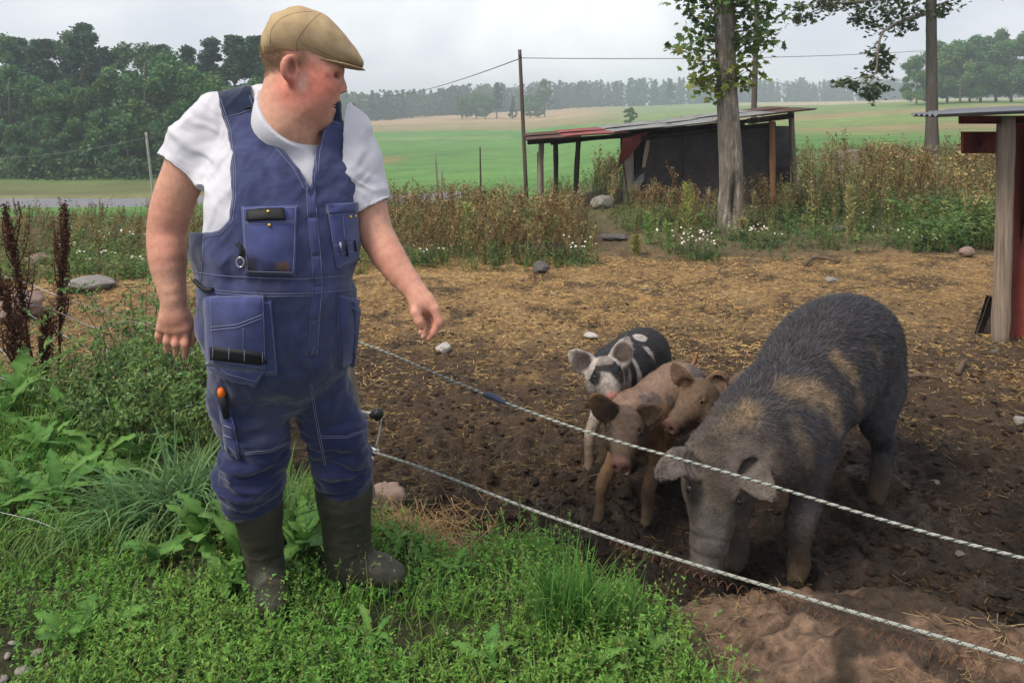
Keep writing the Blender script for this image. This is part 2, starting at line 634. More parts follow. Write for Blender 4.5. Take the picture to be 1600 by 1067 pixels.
# ------------------------------------------------------------ helpers for figures
M_eye = mat('dark_eye', (.012, .009, .008), rough=.12, var=0, bump=0, spec=.6)

def nrm(v):
    v = np.array(v, float)
    return v / np.linalg.norm(v)

def blend(c, mask, col):
    return c * (1 - mask[:, None]) + np.array(col) * mask[:, None]

def blob(V, centre, radii, axis=None, soft=.35, wob=.35, seed=0.0, scale=14):
    q = V - np.array(centre)
    r = np.array(tuple(radii) + (radii[-1],) * (3 - len(radii)), float)
    if axis is not None:
        a = nrm(axis)
        t = q @ a
        d = np.sqrt((t / r[0]) ** 2 + ((q - t[:, None] * a) ** 2).sum(1) / r[1] ** 2)
    else:
        d = np.sqrt(((q / r) ** 2).sum(1))
    d = d + wob * fbm(V, scale, 3, seed=seed + 5)
    return 1 - sstep(1 - soft, 1 + soft, d)

def on_skin(V, px, py):
    q = np.stack([800 + V[:, 0] / V[:, 1] * FPX, HOR + (CAM_Z - V[:, 2]) / V[:, 1] * FPX], 1)
    d = np.hypot(q[:, 0] - px, q[:, 1] - py)
    m = d < max(7.0, d.min() + 1)
    i = np.flatnonzero(m)
    return V[i[np.argmin(V[i, 1])]]

def blades_on(V, N, C, n, seed, length, width, flow, lift, mask=None, jit=.25, cvar=.3):
    """short hairs rooted on a skin: one thin triangle each"""
    rg = np.random.default_rng(seed)
    w = np.ones(len(V)) if mask is None else mask
    i = rg.choice(len(V), n, p=w / w.sum())
    p = V[i] + rg.normal(0, .002, (n, 3))
    f = flow(V[i]) if callable(flow) else np.broadcast_to(np.array(flow, float), (n, 3))
    f = f - N[i] * (f * N[i]).sum(1, keepdims=True)
    d = f + N[i] * lift + rg.normal(0, jit, (n, 3))
    d /= np.linalg.norm(d, axis=1, keepdims=True)
    L = (length(V[i]) if callable(length) else length) * rg.uniform(.55, 1.25, n)
    s = np.cross(d, rg.normal(0, 1, (n, 3)))
    s /= np.linalg.norm(s, axis=1, keepdims=True) + 1e-9
    tip = p + d * L[:, None] - np.array([0, 0, 1]) * (L * .12)[:, None]
    W = width * rg.uniform(.7, 1.3, n)
    T = np.stack([p - s * W[:, None], p + s * W[:, None], tip], 1).reshape(-1, 3)
    c = C[i] * (1 + rg.normal(0, cvar, (n, 1))).clip(.4, 2.2)
    return T, np.arange(3 * n).reshape(-1, 3), np.repeat(c, 3, 0)


# ------------------------------------------------------------ terrain
_SK = np.array([-2.0, -.5, -.2, 0, .13, .3, .6, 2.0])
_YK = np.array([0, 12, 16, 22, 30, 42, 60, 100, 150, 330, 500, 1500.])
_ZK = np.array([
    [0, 0, -.6, -1.5, -2.5, -3.5, -4.2, -4.6, -4.8, -5, -5, -5],
    [0, 0, -.6, -1.5, -2.5, -3.5, -4.2, -4.6, -4.8, -5, -5, -5],
    [0, 0, -.5, -1.2, -2.1, -3.0, -3.8, -4.3, -4.6, -5, -3.5, -3],
    [0, 0, -.35, -.9, -1.7, -2.6, -3.4, -4, -4.2, -3, -1, 0],
    [0, 0, 0, -.2, -.8, -1.6, -2.2, -2.2, -1.9, -.5, 1.2, 2],
    [0, 0, 0, 0, -.2, -.5, -.8, -.5, .5, 2, 3.5, 5],
    [0, 0, 0, 0, -.1, -.3, -.4, .6, 2.2, 4, 6, 8],
    [0, 0, 0, 0, -.1, -.3, -.4, .6, 2.2, 4, 6, 8]])
_VX = np.array([-30, -8, -3.2, -2.0, -1.2, -.6, -.22, .13, .324, .46, .53, .62, .9, 1.5, 30])
_VY = np.array([14, 6.8, 5.0, 4.0, 3.4, 3.1, 2.86, 2.80, 2.63, 2.41, 2.2, 1.9, 1.2, .2, -20.])
def verge(x, y):
    """1 on the grass verge, 0 in the pen"""
    d = y - np.interp(x, _VX, _VY) - .05 * np.sin(x * 7) - .04 * np.sin(x * 17 + 1)
    return 1 - sstep(-.12, .16, d)
def zbase(x, y):
    x, y = np.asarray(x, float), np.asarray(y, float)
    s = x / np.maximum(y, 8)
    ly = np.log(np.maximum(y, 1) + 4); lk = np.log(np.maximum(_YK, 1) + 4)
    zs = np.stack([np.interp(ly, lk, r) for r in _ZK], 0)
    i = np.clip(np.searchsorted(_SK, s) - 1, 0, len(_SK) - 2)
    t = np.clip((s - _SK[i]) / (_SK[i + 1] - _SK[i]), 0, 1)
    t = t * t * (3 - 2 * t)
    return np.take_along_axis(zs, i[None], 0)[0] * (1 - t) + np.take_along_axis(zs, (i + 1)[None], 0)[0] * t
def zt(x, y, detail=True):
    x, y = np.atleast_1d(np.asarray(x, float)), np.atleast_1d(np.asarray(y, float))
    z = zbase(x, y)
    vg = verge(x, y)
    z = z + .12 * vg
    z = z + .16 * np.exp(-((x + 3.0) / 1.3) ** 2 - ((y - 6.6) / .8) ** 2) + .10 * np.exp(-((x + 1.0) / .7) ** 2 - ((y - 7.2) / .5) ** 2)
    if detail:
        p = np.stack([x, y, 0 * x], -1)
        near = 1 - sstep(9, 16, y)
        pen = (1 - vg) * near
        mud = 1 - sstep(3.8, 5.4, y + .8 * fbm(p, .7, 2, seed=3))
        z = z + pen * (.030 * fbm(p, 2.1, 3, seed=1) + .020 * fbm(p, 8, 3, seed=2) + (.014 + .028 * mud) * fbm(p, 19, 3, seed=4) + .012 * fbm(p, 45, 2, seed=44) - .040 * mud * np.maximum(fbm(p, 11, 2, seed=9) - .12, 0) * 2.5)
        z = z + vg * near * (.02 * fbm(p, 3, 2, seed=6) + .012 * fbm(p, 16, 2, seed=7))
        z = z + (1 - near) * .25 * fbm(p, .06, 3, seed=8) * sstep(16, 60, y)
    rcc = -.55 * np.maximum(x + 15, 0) ** 1.12
    rd = (1 - sstep(2.4, 4.2, np.abs(y - 44.25 - rcc))) * (x < -1)
    z = z - .22 * rd
    # hoof and puddle hollows
    for (cx, cy, r, d) in ((1.36, 2.62, .16, .045), (1.62, 2.50, .14, .04)):
        z = z - d * np.exp(-((x - cx) ** 2 + (y - cy) ** 2) / r ** 2)
    return z
def zg(x, y):
    return float(zt(x, y)[0])

def field_rows():
    r = list(np.linspace(-4, 1.6, 14)[:-1])
    y = 1.6
    while y < 1500:
        r.append(y)
        y += min(.0018 * y * y, .028 * y)
    return np.array(r + [1500., 2200.])
_Y = field_rows()
_u = np.linspace(-1, 1, 541)
_s = .62 * _u * .5 + 2.4 * np.sign(_u) * np.abs(_u) ** 5 + .55 * np.sign(_u) * np.maximum(np.abs(_u) - .55, 0) ** 1.5
GX = _s[None, :] * (np.maximum(_Y, -2)[:, None] + 4)
GY = np.broadcast_to(_Y[:, None], GX.shape)
gx, gy = GX.ravel(), GY.ravel()
gz = zt(gx, gy)
# colour of the land itself
p = np.stack([gx, gy, 0 * gx], -1)
n1, n2, n3 = fbm(p, .7, 3, seed=3), fbm(p, 3.1, 4, seed=13), fbm(p, 9, 3, seed=5)
lerp = lambda a, b, t: a * (1 - t[:, None]) + np.array(b) * t[:, None]
C = np.tile(np.array((.024, .015, .009)), (len(gx), 1))
C = lerp(C, (.062, .037, .019), sstep(3.3, 4.8, gy + 1.0 * n1 + .5 * n2))
C = lerp(C, (.300, .185, .074), sstep(4.9, 6.8, gy + 1.2 * n1 + 1.3 * n2) * .8)
C = lerp(C, (.045, .028, .016), sstep(-.02, .30, .6 * n3 + .6 * n2) * .8)
C = lerp(C, (.36, .245, .115), sstep(.15, .45, -n2) * .5 * sstep(5, 6.5, gy))
C = lerp(C, (.11, .085, .045), sstep(8.2, 9.4, gy + .8 * n1) * .9)
C = lerp(C, (.075, .095, .030), sstep(9, 13, gy + 2 * n1) * (.45 + .5 * np.clip(n2, -1, 1)))
vg = verge(gx, gy) * (1 - sstep(8, 12, gy))
C = lerp(C, (.045, .050, .018), vg * np.clip(.85 + .5 * n2, 0, 1))
# fields
far = sstep(14, 24, gy)
C = lerp(C, (.085, .125, .035), far)
sx = gx / np.maximum(gy, 1)
C = lerp(C, (.082, .180, .038), sstep(0, 12, gy + 4 * n1 - np.interp(sx, [-.3, .12, .25, .4], [17, 17, 26, 30])))
nf = fbm(p, .012, 3, seed=31); nf2 = fbm(p, .05, 3, seed=33)
sx = gx / np.maximum(gy, 1)
y1 = np.interp(sx, [-.6, -.18, .05, .13, .3, .42, .6], [170, 190, 185, 150, 70, 62, 58])
C = lerp(C, (.215, .175, .080), sstep(-6, 14, gy - y1 + 10 * nf) * (gy > 40))
C = lerp(C, (.30, .205, .110), sstep(0, 30, gy - y1 - 60 + 30 * nf + 8 * nf2) * (sx < .2))
C = lerp(C, (.130, .190, .050), sstep(78, 84, gy + 5 * nf) * sstep(.16, .22, sx) * (1 - sstep(106, 114, gy + 6 * nf)) * .9)
C = lerp(C, (.130, .185, .055), sstep(125, 140, gy + 20 * nf) * sstep(.05, .18, sx))
C = lerp(C, (.30, .25, .14), sstep(250, 270, gy) * sstep(.2, .35, sx))
C = lerp(C, (.22, .22, .075), np.exp(-((gy - 150 - 12 * nf) / 5) ** 2) * (sx > -.16) * (sx < .0) * .5)
C = lerp(C, (.25, .185, .075), np.exp(-((gy - 88) / 7) ** 2 - ((gx + 15.2) / 3.4) ** 4) * .95)          # straw bare patch in the green
C = lerp(C, (.120, .105, .042), (sx < -.2) * sstep(46.5, 48, gy) * (1 - sstep(60, 72, gy)) * .75)                       # rough grass beyond the road
C = lerp(C, (.20, .19, .075), (sx < -.2) * np.exp(-((gy - 48.5) / 1.3) ** 2) * .8)
C *= np.clip(1 + .20 * nf2 * far + .16 * fbm(p, .35, 3, seed=77) * far, .6, 1.4)[:, None]
wet = (1 - sstep(3.2, 4.3, gy + .9 * n1)) * (1 - vg) * np.clip(.62 + .9 * n2, 0, 1) + .15
C4 = np.concatenate([C, wet[:, None]], 1)
r_, c_ = GX.shape
idx = np.arange(r_ * c_).reshape(r_, c_)
F = np.stack([idx[:-1, :-1], idx[:-1, 1:], idx[1:, 1:], idx[1:, :-1]], -1).reshape(-1, 4)
me = mesh_np('ground', np.stack([gx, gy, gz], -1), [F], [], True, C)
_c = np.ones((len(gx), 4), np.float32); _c[:] = C4
me.color_attributes['Col'].data.foreach_set('color', _c.ravel())

m = bpy.data.materials.new('earth')
m.use_nodes = True
nt = m.node_tree; nt.nodes.clear()
N_ = nt.nodes.new; lk = nt.links.new
out = N_('ShaderNodeOutputMaterial'); b = N_('ShaderNodeBsdfPrincipled')
at = N_('ShaderNodeAttribute'); at.attribute_name = 'Col'
tc = N_('ShaderNodeTexCoord')
def noise(scale, detail, rough, stretch=None):
    n = N_('ShaderNodeTexNoise')
    n.inputs['Scale'].default_value = scale; n.inputs['Detail'].default_value = detail; n.inputs['Roughness'].default_value = rough
    if stretch:
        mp = N_('ShaderNodeMapping'); mp.inputs['Scale'].default_value = stretch[0]; mp.inputs['Rotation'].default_value = stretch[1]
        lk(tc.outputs['Object'], mp.inputs[0]); lk(mp.outputs[0], n.inputs['Vector'])
    else:
        lk(tc.outputs['Object'], n.inputs['Vector'])
    return n
def rng(sock, a, b_, c, d):
    r = N_('ShaderNodeMapRange')
    for i, v in zip(('From Min', 'From Max', 'To Min', 'To Max'), (a, b_, c, d)): r.inputs[i].default_value = v
    lk(sock, r.inputs['Value']); return r.outputs[0]
na, nb, nc = noise(20, 6, .72), noise(60, 5, .7), noise(2.2, 4, .6)
nd = noise(34, 4, .6, ((1, 7, 1), (0, 0, .5))); ne = noise(34, 4, .6, ((1, 7, 1), (0, 0, -.9)))
def mul(a, b_):
    q = N_('ShaderNodeMath'); q.operation = 'MULTIPLY'; lk(a, q.inputs[0]); lk(b_, q.inputs[1]); return q.outputs[0]
var = mul(mul(rng(na.outputs[0], .3, .7, .4, 1.6), rng(nb.outputs[0], .3, .7, .72, 1.28)), mul(rng(nd.outputs[0], .35, .7, .85, 1.35), rng(ne.outputs[0], .35, .7, .85, 1.3)))
nfar = noise(.22, 6, .65)
var = mul(var, mul(rng(nc.outputs[0], .3, .7, .82, 1.18), rng(nfar.outputs[0], .3, .7, .78, 1.22)))
vm = N_('ShaderNodeVectorMath'); vm.operation = 'SCALE'
lk(at.outputs['Color'], vm.inputs[0]); lk(var, vm.inputs['Scale'])
lk(vm.outputs[0], b.inputs['Base Color'])
wr = mul(at.outputs['Alpha'], rng(na.outputs[0], .35, .6, .35, 1.0))
lk(rng(wr, .35, 1.0, .95, .16), b.inputs['Roughness'])
b.inputs['Specular IOR Level'].default_value = .35
bp = N_('ShaderNodeBump'); bp.inputs['Strength'].default_value = .9; bp.inputs['Distance'].default_value = .045
lk(na.outputs[0], bp.inputs['Height'])
bp2 = N_('ShaderNodeBump'); bp2.inputs['Strength'].default_value = .8; bp2.inputs['Distance'].default_value = .014
lk(nb.outputs[0], bp2.inputs['Height']); lk(bp.outputs[0], bp2.inputs['Normal'])
lk(bp2.outputs[0], b.inputs['Normal'])
lk(b.outputs[0], out.inputs['Surface'])
me.materials.append(m)
ground = obj('ground', me, kind='structure')

# ---- puddles
M_puddle = mat('puddle_water', (.05, .045, .04), rough=.04, var=.1, bump=.05, bscale=20, spec=.6)
for (cx, cy, r) in ((1.36, 2.62, .17), (1.62, 2.50, .16)):
    a = np.linspace(0, 2 * np.pi, 40, endpoint=False)
    V = np.stack([cx + r * np.cos(a) * 1.3, cy + r * np.sin(a), 0 * a + zt(cx, cy)[0] + .020], 1)
    V = np.concatenate([V, [[cx, cy, V[0, 2]]]])
    j = np.arange(40)
    obj('puddle_water', mesh_np('puddle_water', V, [np.stack([j, (j + 1) % 40, np.full(40, 40)], 1)], M_puddle, True), kind='structure')

# ---- the road beyond the meadow
M_road = mat('grey_asphalt', (.17, .17, .185), rough=.9, var=.12, scale=1.5, bump=.2, bscale=30)
xs = np.linspace(-90, -2.0, 130)
rc = -.55 * np.maximum(xs + 15, 0) ** 1.12
V = []
for k_ in (0, .33, .66, 1):
    yy = 42.3 + 3.9 * k_ + rc
    zz = np.maximum(zt(xs, 44.3 + rc), zbase(xs, 44.3 + rc) - .2) + .16 + .1 * (k_ - .5)
    V.append(np.stack([xs, yy, zz], 1))
V = np.concatenate(V); n = len(xs)
i = np.arange(n - 1)
F = np.concatenate([np.stack([q * n + i, q * n + i + 1, (q + 1) * n + i + 1, (q + 1) * n + i], 1) for q in range(3)])
obj('road', mesh_np('road', V, [F], M_road, True), kind='structure')
# gravel shoulder in front of it
V2 = np.concatenate([np.stack([xs, 41.5 + rc, V[:n, 2] - .35], 1), V[:n] - np.array((0, .0, .006))])
obj('road_shoulder', mesh_np('road_shoulder', V2, [np.stack([i, i + 1, n + i + 1, n + i], 1)], mat('gravel_edge', (.085, .075, .06), rough=1, var=.3, scale=3), True), kind='structure')

# ------------------------------------------------------------ trees
M_bark = mat('grey_bark', (.115, .098, .080), rough=.95, var=.35, scale=14, bump=.8, bscale=40, bdist=.02, stretch=(1, 1, .3))
M_pinebark = mat('pine_bark', (.14, .080, .050), rough=.95, var=.35, scale=8, bump=.6, bscale=20, bdist=.03)
M_leaf = mat('tree_foliage', attr=True, rough=.6, var=.2, scale=.8, bump=0, spec=.2, trans=.25)

def quads(c, size, rg, up=.4, asp=.62):
    """diamond leaves: centres (n,3), sizes (n,)"""
    n = len(c)
    d = rg.normal(0, 1, (n, 3)); d[:, 2] *= .6
    d /= np.linalg.norm(d, axis=1, keepdims=True) + 1e-9
    s = np.cross(d, rg.normal(0, 1, (n, 3)) + np.array((0, 0, up)))
    s /= np.linalg.norm(s, axis=1, keepdims=True) + 1e-9
    L = size[:, None] * .5; W = L * asp
    V = np.stack([c - d * L, c + s * W, c + d * L, c - s * W], 1).reshape(-1, 3)
    return V, np.arange(4 * n).reshape(-1, 4)

def crown_mesh(name, clumps, per, leaf, col, seed, jitter=.22, flat=1.0):
    rg = np.random.default_rng(seed)
    cl = np.array([c[:3] for c in clumps]); rr = np.array([c[3] for c in clumps])
    n = len(cl) * per
    i = np.repeat(np.arange(len(cl)), per)
    d = rg.normal(0, 1, (n, 3)); d /= np.linalg.norm(d, axis=1, keepdims=True)
    r = rr[i] * rg.random(n) ** .45 * (1 + .35 * rg.normal(0, 1, n) * .5)
    c = cl[i] + d * r[:, None] * np.array((1, 1, flat))
    V, F = quads(c, leaf * rg.uniform(.6, 1.35, n), rg)
    cb = rg.uniform(1 - jitter, 1 + jitter, len(cl))[i] * rg.uniform(.75, 1.3, n)
    hue = rg.normal(0, .10, len(cl))[i]
    C = np.array(col)[None] * cb[:, None] * np.stack([1 + hue, np.ones(n), 1 - hue], 1)
    return mesh_np(name, V, [F], M_leaf, False, np.repeat(C, 4, 0))

def tree_parts(kind, H, W, seed, per=260, leaf=.36, col=(.045, .085, .028), nclump=34):
    """trunk mesh, crown mesh with the foot at the origin"""
    rg = np.random.default_rng(seed)
    g = Geo()
    lean = rg.normal(0, .02, 2) * H
    top = np.array((lean[0], lean[1], H * .92))
    tr = spline([(0, 0, -.3), (lean[0] * .2, lean[1] * .2, H * .3), (lean[0] * .6, lean[1] * .6, H * .65), tuple(top)], 9)
    g.tube(tr, np.linspace(.022, .004, 9) * H, 7)
    cl = []
    for k in range(nclump):
        if kind == 'pine':
            h = rg.uniform(.30, 1.0)
            w = W * (.46 * (1 - h) ** .65 + .05) * rg.uniform(.3, 1.1)
            r = H * rg.uniform(.035, .06)
        elif kind == 'spruce':
            h = rg.uniform(.08, 1.0)
            w = W * .5 * (1 - h) * rg.uniform(.4, 1.05)
            r = H * .05
        elif kind == 'round':
            h = rg.uniform(.10, .98)
            w = W * .5 * math.sqrt(max(1 - ((h - .48) / .55) ** 2, .02)) * rg.uniform(.45, 1.05)
            r = H * rg.uniform(.06, .105)
        else:                                    # light open birch
            h = rg.uniform(.30, 1.0)
            w = W * .42 * math.sqrt(max(1 - ((h - .6) / .45) ** 2, .03)) * rg.uniform(.4, 1.1)
            r = H * rg.uniform(.045, .075)
        a = rg.uniform(0, 2 * np.pi)
        c = np.array((math.cos(a) * w + lean[0] * h, math.sin(a) * w + lean[1] * h, h * H))
        cl.append((*c, r))
        if k % 3 == 0:
            b0 = np.array((lean[0] * h * .8, lean[1] * h * .8, h * H * (.88 if kind != 'round' else .7)))
            g.tube(spline([b0, (b0 + c) / 2 + np.array((0, 0, .02 * H)), c], 5), np.linspace(.006, .0015, 5) * H, 5)
    flat = .7 if kind in ('pine', 'spruce') else .9
    return g, crown_mesh('crown', cl, per, leaf, col, seed + 1, flat=flat)

def tree(name, label, loc, parts, scale=1.0, rz=0.0, group=None, sz=None, bark=None):
    o = obj(name, None, None, label, 'tree', group, None, loc)
    o.rotation_euler = (0, 0, rz)
    o.scale = (scale * (sz or 1), scale * (sz or 1), scale)
    t = obj('trunk', parts[0], o, loc=(0, 0, 0))
    obj('crown', parts[1], o, loc=(0, 0, 0))
    return o

def proto(*a, bark=M_bark, **k):
    g, cr = tree_parts(*a, **k)
    return (g.me('trunk', bark, True), cr)

def place(px, y):
    x = (px - 800) / FPX * y
    return (x, y, zg(x, y) - .05)

ORD = ['first', 'second', 'third', 'fourth', 'fifth', 'sixth', 'seventh', 'eighth', 'ninth', 'tenth', 'eleventh', 'twelfth', 'thirteenth', 'fourteenth', 'fifteenth', 'sixteenth', 'seventeenth', 'eighteenth', 'nineteenth']
PROT = dict(
    pine=[proto('pine', 13, 6.5, 31, per=260, leaf=.32, col=(.058, .110, .058), nclump=64, bark=M_pinebark), proto('pine', 13, 6.0, 32, per=260, leaf=.32, col=(.055, .108, .062), nclump=60, bark=M_pinebark)],
    round=[proto('round', 10, 8.5, 41, per=330, leaf=.36, col=(.105, .205, .060), nclump=46), proto('round', 10, 8.0, 42, per=330, leaf=.36, col=(.088, .175, .058), nclump=44)],
    birch=[proto('birch', 12, 6.0, 51, per=300, leaf=.32, col=(.085, .160, .062), nclump=40)],
    spruce=[proto('spruce', 12, 6.0, 61, per=220, leaf=.42, col=(.042, .082, .048), nclump=56, bark=M_pinebark)])

# the wood beyond the road
wood = [('birch', -8, 82, 1.02), ('pine', 26, 84, .98), ('pine', 66, 80, .94), ('birch', 98, 82, 1.06), ('pine', 128, 78, 1.04), ('spruce', 165, 84, .98), ('birch', 190, 86, .98), ('birch', 222, 82, .96), ('pine', 252, 84, .92),
        ('pine', 290, 80, .88), ('pine', 330, 82, .95), ('pine', 366, 80, .96), ('pine', 402, 82, .97), ('spruce', 440, 84, .9), ('pine', -50, 84, 1.02), ('spruce', 110, 86, 1.0), ('pine', 470, 86, .95),
        ('round', 16, 73, .92), ('round', 72, 71, .82), ('round', 118, 74, .80), ('round', 170, 73, .86), ('round', 228, 72, 1.06), ('round', 284, 74, .94), ('round', 330, 73, .74), ('round', 376, 74, .78), ('round', 425, 74, .8),
        ('round', -30, 75, 1.0), ('round', 145, 70, .55), ('round', 200, 69, .50), ('round', 310, 69, .48), ('round', 50, 69, .5), ('round', 100, 69, .42), ('round', 260, 69, .46), ('round', 355, 69, .5)]
cnt = {}
names = dict(pine='pine_tree', round='broadleaf_tree', birch='birch_tree', spruce='spruce_tree')
desc = dict(pine='dark pine', round='bushy green broadleaf tree', birch='loose feathery birch', spruce='dense dark spruce')
wood.sort(key=lambda q: q[1] / 1300 * q[2] if False else q[1])
for k, (kind, px, y, s) in enumerate(wood):
    cnt[kind] = cnt.get(kind, 0) + 1
    pr = PROT[kind]
    tree(names[kind], '%s, %s of its kind from the picture edge in the roadside wood' % (desc[kind], ORD[min(cnt[kind] - 1, 18)]), place(px, y), pr[k % len(pr)], s, k * 1.3, 'trees of the wood beyond the road')

# the grove on the rise
ng = 0
for k, (kind, px, y, s) in enumerate((('round', 1448, 150, .92), ('round', 1480, 160, 1.14), ('round', 1500, 146, 1.02), ('round', 1532, 150, 1.18), ('birch', 1556, 156, 1.06), ('round', 1580, 146, 1.16), ('round', 1612, 152, 1.2), ('round', 1432, 158, .74), ('round', 1515, 165, 1.2), ('birch', 1640, 150, 1.1))):
    tree(names[kind], '%s, %s along the hazy grove behind the red shed' % ('hazy green tree' if kind != 'birch' else 'tall hazy birch', ORD[k]), place(px, y), PROT[kind][k % len(PROT[kind])], s * 1.02, k * 2.1, 'trees of the grove on the rise')

# scattered trees on the plain
for k, (kind, px, y, s, lb) in enumerate((('round', 985, 150, .30, 'small lone rounded tree on the plain above the shelter roof'),
                                         ('round', 722, 300, .92, 'broad hazy tree, first of the clump on the plain'), ('round', 744, 302, .95, 'broad hazy tree, second of the clump on the plain'),
                                         ('pine', 776, 296, .98, 'tall hazy pine rising from the clump on the plain'), ('round', 758, 306, .90, 'broad hazy tree, third of the clump on the plain'),
                                         ('spruce', 801, 300, .66, 'small pointed spruce beside the clump on the plain'), ('round', 828, 295, .84, 'hazy tree beside the dark thin pole on the plain'), ('round', 843, 297, .55, 'low bush beside the tree near the dark pole on the plain'),
                                         ('birch', 851, 310, 1.12, 'thin tall hazy birch beyond the clump on the plain'), ('pine', 1048, 420, 1.05, 'tall faint pine in front of the far wood, near the maple'), ('pine', 905, 430, 1.05, 'tall faint pine in front of the far wood over the shelter'),
                                         ('spruce', 553, 210, .58, 'dark small spruce beside the man shoulder on the plain edge'))):
    tree(names[kind], lb, place(px, y), PROT[kind][k % len(PROT[kind])], s, k * 1.7)

# the far wood: one hazy mass
rg = np.random.default_rng(5)
Vs_, Cs_ = [], []
nT = 1300
sx = rg.uniform(-.75, .75, nT)
yy = np.interp(sx, [-.75, -.18, 0, .13, .3, .5, .75], [330, 335, 420, 480, 520, 540, 540]) + rg.uniform(0, 70, nT)
xx = sx * yy
zz = zbase(xx, yy)
Hh = rg.uniform(10, 15.5, nT) * np.interp(sx, [-.75, -.15, 0, .15, .5, .75], [.85, .82, 1.0, 1.1, 1.0, 1.0])
per = 100
i = np.repeat(np.arange(nT), per)
h = rg.random(nT * per) ** 1.15 * 1.02 - .02
con = rg.random(nT) < .45
w = np.where(con[i], 2.3 * (1 - h) + .3, 3.1 * np.sqrt(np.clip(1 - ((h - .55) / .5) ** 2, .02, 1)))
a = rg.uniform(0, 2 * np.pi, nT * per)
c = np.stack([xx[i] + np.cos(a) * w * rg.random(nT * per) ** .5, yy[i] + np.sin(a) * w, zz[i] + h * Hh[i]], 1)
V, F = quads(c, rg.uniform(1.1, 2.2, nT * per), rg, .2, .8)
cc = np.where(con[:, None], np.array((.032, .056, .036)), np.array((.060, .088, .040))) * rg.uniform(.6, 1.4, (nT, 1))
fw = obj('far_forest', mesh_np('far_forest', V, [F], M_leaf, False, np.repeat(cc[i], 4, 0)), kind='stuff')
fw['label'] = 'blue hazy wood along the far side of the plain'
# scrub at the foot of the wood beyond the road, one mass
nS = 5200
c = np.stack([rg.uniform(-52, -18, nS), rg.uniform(66, 71, nS), 0 * np.arange(nS)], 1)
c[:, 2] = zt(c[:, 0], c[:, 1]) + rg.random(nS) ** 1.4 * 1.7
V, F = quads(c, rg.uniform(.2, .55, nS), rg, .3)
sc_ = obj('undergrowth', mesh_np('undergrowth', V, [F], M_leaf, False, np.repeat(np.array((.070, .120, .040)) * rg.uniform(.6, 1.4, (nS, 1)), 4, 0)), kind='stuff')
sc_['label'] = 'dense green scrub at the foot of the roadside wood'

# ------------------------------------------------------------ poles and wires
M_pole = mat('weathered_pole', (.085, .062, .050), rough=.9, var=.3, scale=12, bump=.5, bscale=50, stretch=(1, 1, .15))
M_greypole = mat('grey_pole', (.30, .29, .26), rough=.9, var=.2, scale=12, bump=.4, bscale=50, stretch=(1, 1, .15))
M_wire = mat('overhead_wire', (.10, .10, .11), rough=.6, var=.1, bump=0)
def pole(name, a, b, r, m, label, cap=None):
    t = thing(name, label, 'pole', tuple(a))
    g = Geo(); g.tube(spline([a, (np.array(a) + np.array(b)) / 2, b], 7), np.linspace(r, r * .85, 7), 10)
    g.build('shaft', m, t, True)
    if cap:
        g = Geo(); g.tube([np.array(b) + np.array((0, 0, -.22)), np.array(b) + np.array((.0, -.10, -.16))], .015, 6); g.tube([np.array(b) + np.array((.0, -.10, -.18)), np.array(b) + np.array((.0, -.10, -.06))], .025, 8)
        g.build('insulator', cap, t, True)
    return t
a = P(823, 275, 21); a[2] = zg(a[0], 21) - .1
pole('utility_pole', a, P(812, 78, 21), .055, M_pole, 'slim dark pole rising behind the open end of the shelter', M_wire)
a = P(1176, 240, 30); a[2] = zg(a[0], 30) - .1
pole('utility_pole', a, P(1184, -40, 30), .105, M_pole, 'thick brown pole seen just behind the maple trunk', M_wire)
a = P(243, 306, 34); a[2] = zg(a[0], 34) - .1
pole('fence_pole', a, P(228, 207, 34), .055, M_greypole, 'pale grey leaning pole in front of the roadside wood', M_wire)
def wire(a, b, sag, label, r=.008, n=24):
    t = np.linspace(0, 1, n)[:, None]
    p = np.array(a) * (1 - t) + np.array(b) * t
    p[:, 2] -= sag * 4 * (t * (1 - t))[:, 0]
    g = Geo(); g.tube(p, r, 5)
    o = g.build('overhead_wire', M_wire, None, True, label=label, cat='wire')
wire(P(812, 91, 21), P(1440, 80, 33), .12, 'thin wire strung from the slim dark pole past the maple', .010)
wire(P(1440, 80, 33), P(1720, 70, 40), .05, 'thin wire running on behind the grove tree trunk', .010)
wire(P(812, 92, 21), P(590, 150, 60), .3, 'thin wire falling away from the slim dark pole over the plain', .014)
wire(P(229, 215, 34), P(-60, 247, 38), .28, 'pale wire dipping in front of the roadside wood', .014)
wire(P(229, 215, 34), P(420, 180, 40), .2, 'wire running from the leaning grey pole behind the man', .010)

# ------------------------------------------------------------ pig shelter
M_panel = mat('tarred_board', (.028, .023, .024), rough=.75, var=.35, scale=6, bump=.35, bscale=60, second=(.060, .046, .042), second_pos=(.5, .75), second_scale=5)
M_oldwood = mat('grey_wood', (.205, .175, .140), rough=.95, var=.45, scale=40, bump=.9, bscale=80, bdist=.008, stretch=(1, 1, .06))
M_darkwood = mat('dark_wood', (.060, .046, .036), rough=.95, var=.35, scale=9, bump=.6, bscale=60, stretch=(1, 1, .15))
M_brownpost = mat('brown_post', (.24, .125, .060), rough=.9, var=.3, scale=9, bump=.5, bscale=60, stretch=(1, 1, .12))
M_sheet = mat('roof_sheet', (.23, .235, .23), rough=.6, var=.25, scale=5, bump=.15, bscale=30, second=(.13, .080, .06), second_pos=(.52, .70), second_scale=3, metal=.25)
M_redsheet = mat('red_sheet', (.23, .045, .040), rough=.55, var=.3, scale=8, bump=.25, bscale=40, second=(.12, .05, .045), second_pos=(.5, .7), second_scale=6)
M_rust = mat('rusty_sheet', (.085, .045, .033), rough=.85, var=.35, scale=8, bump=.3, bscale=50)

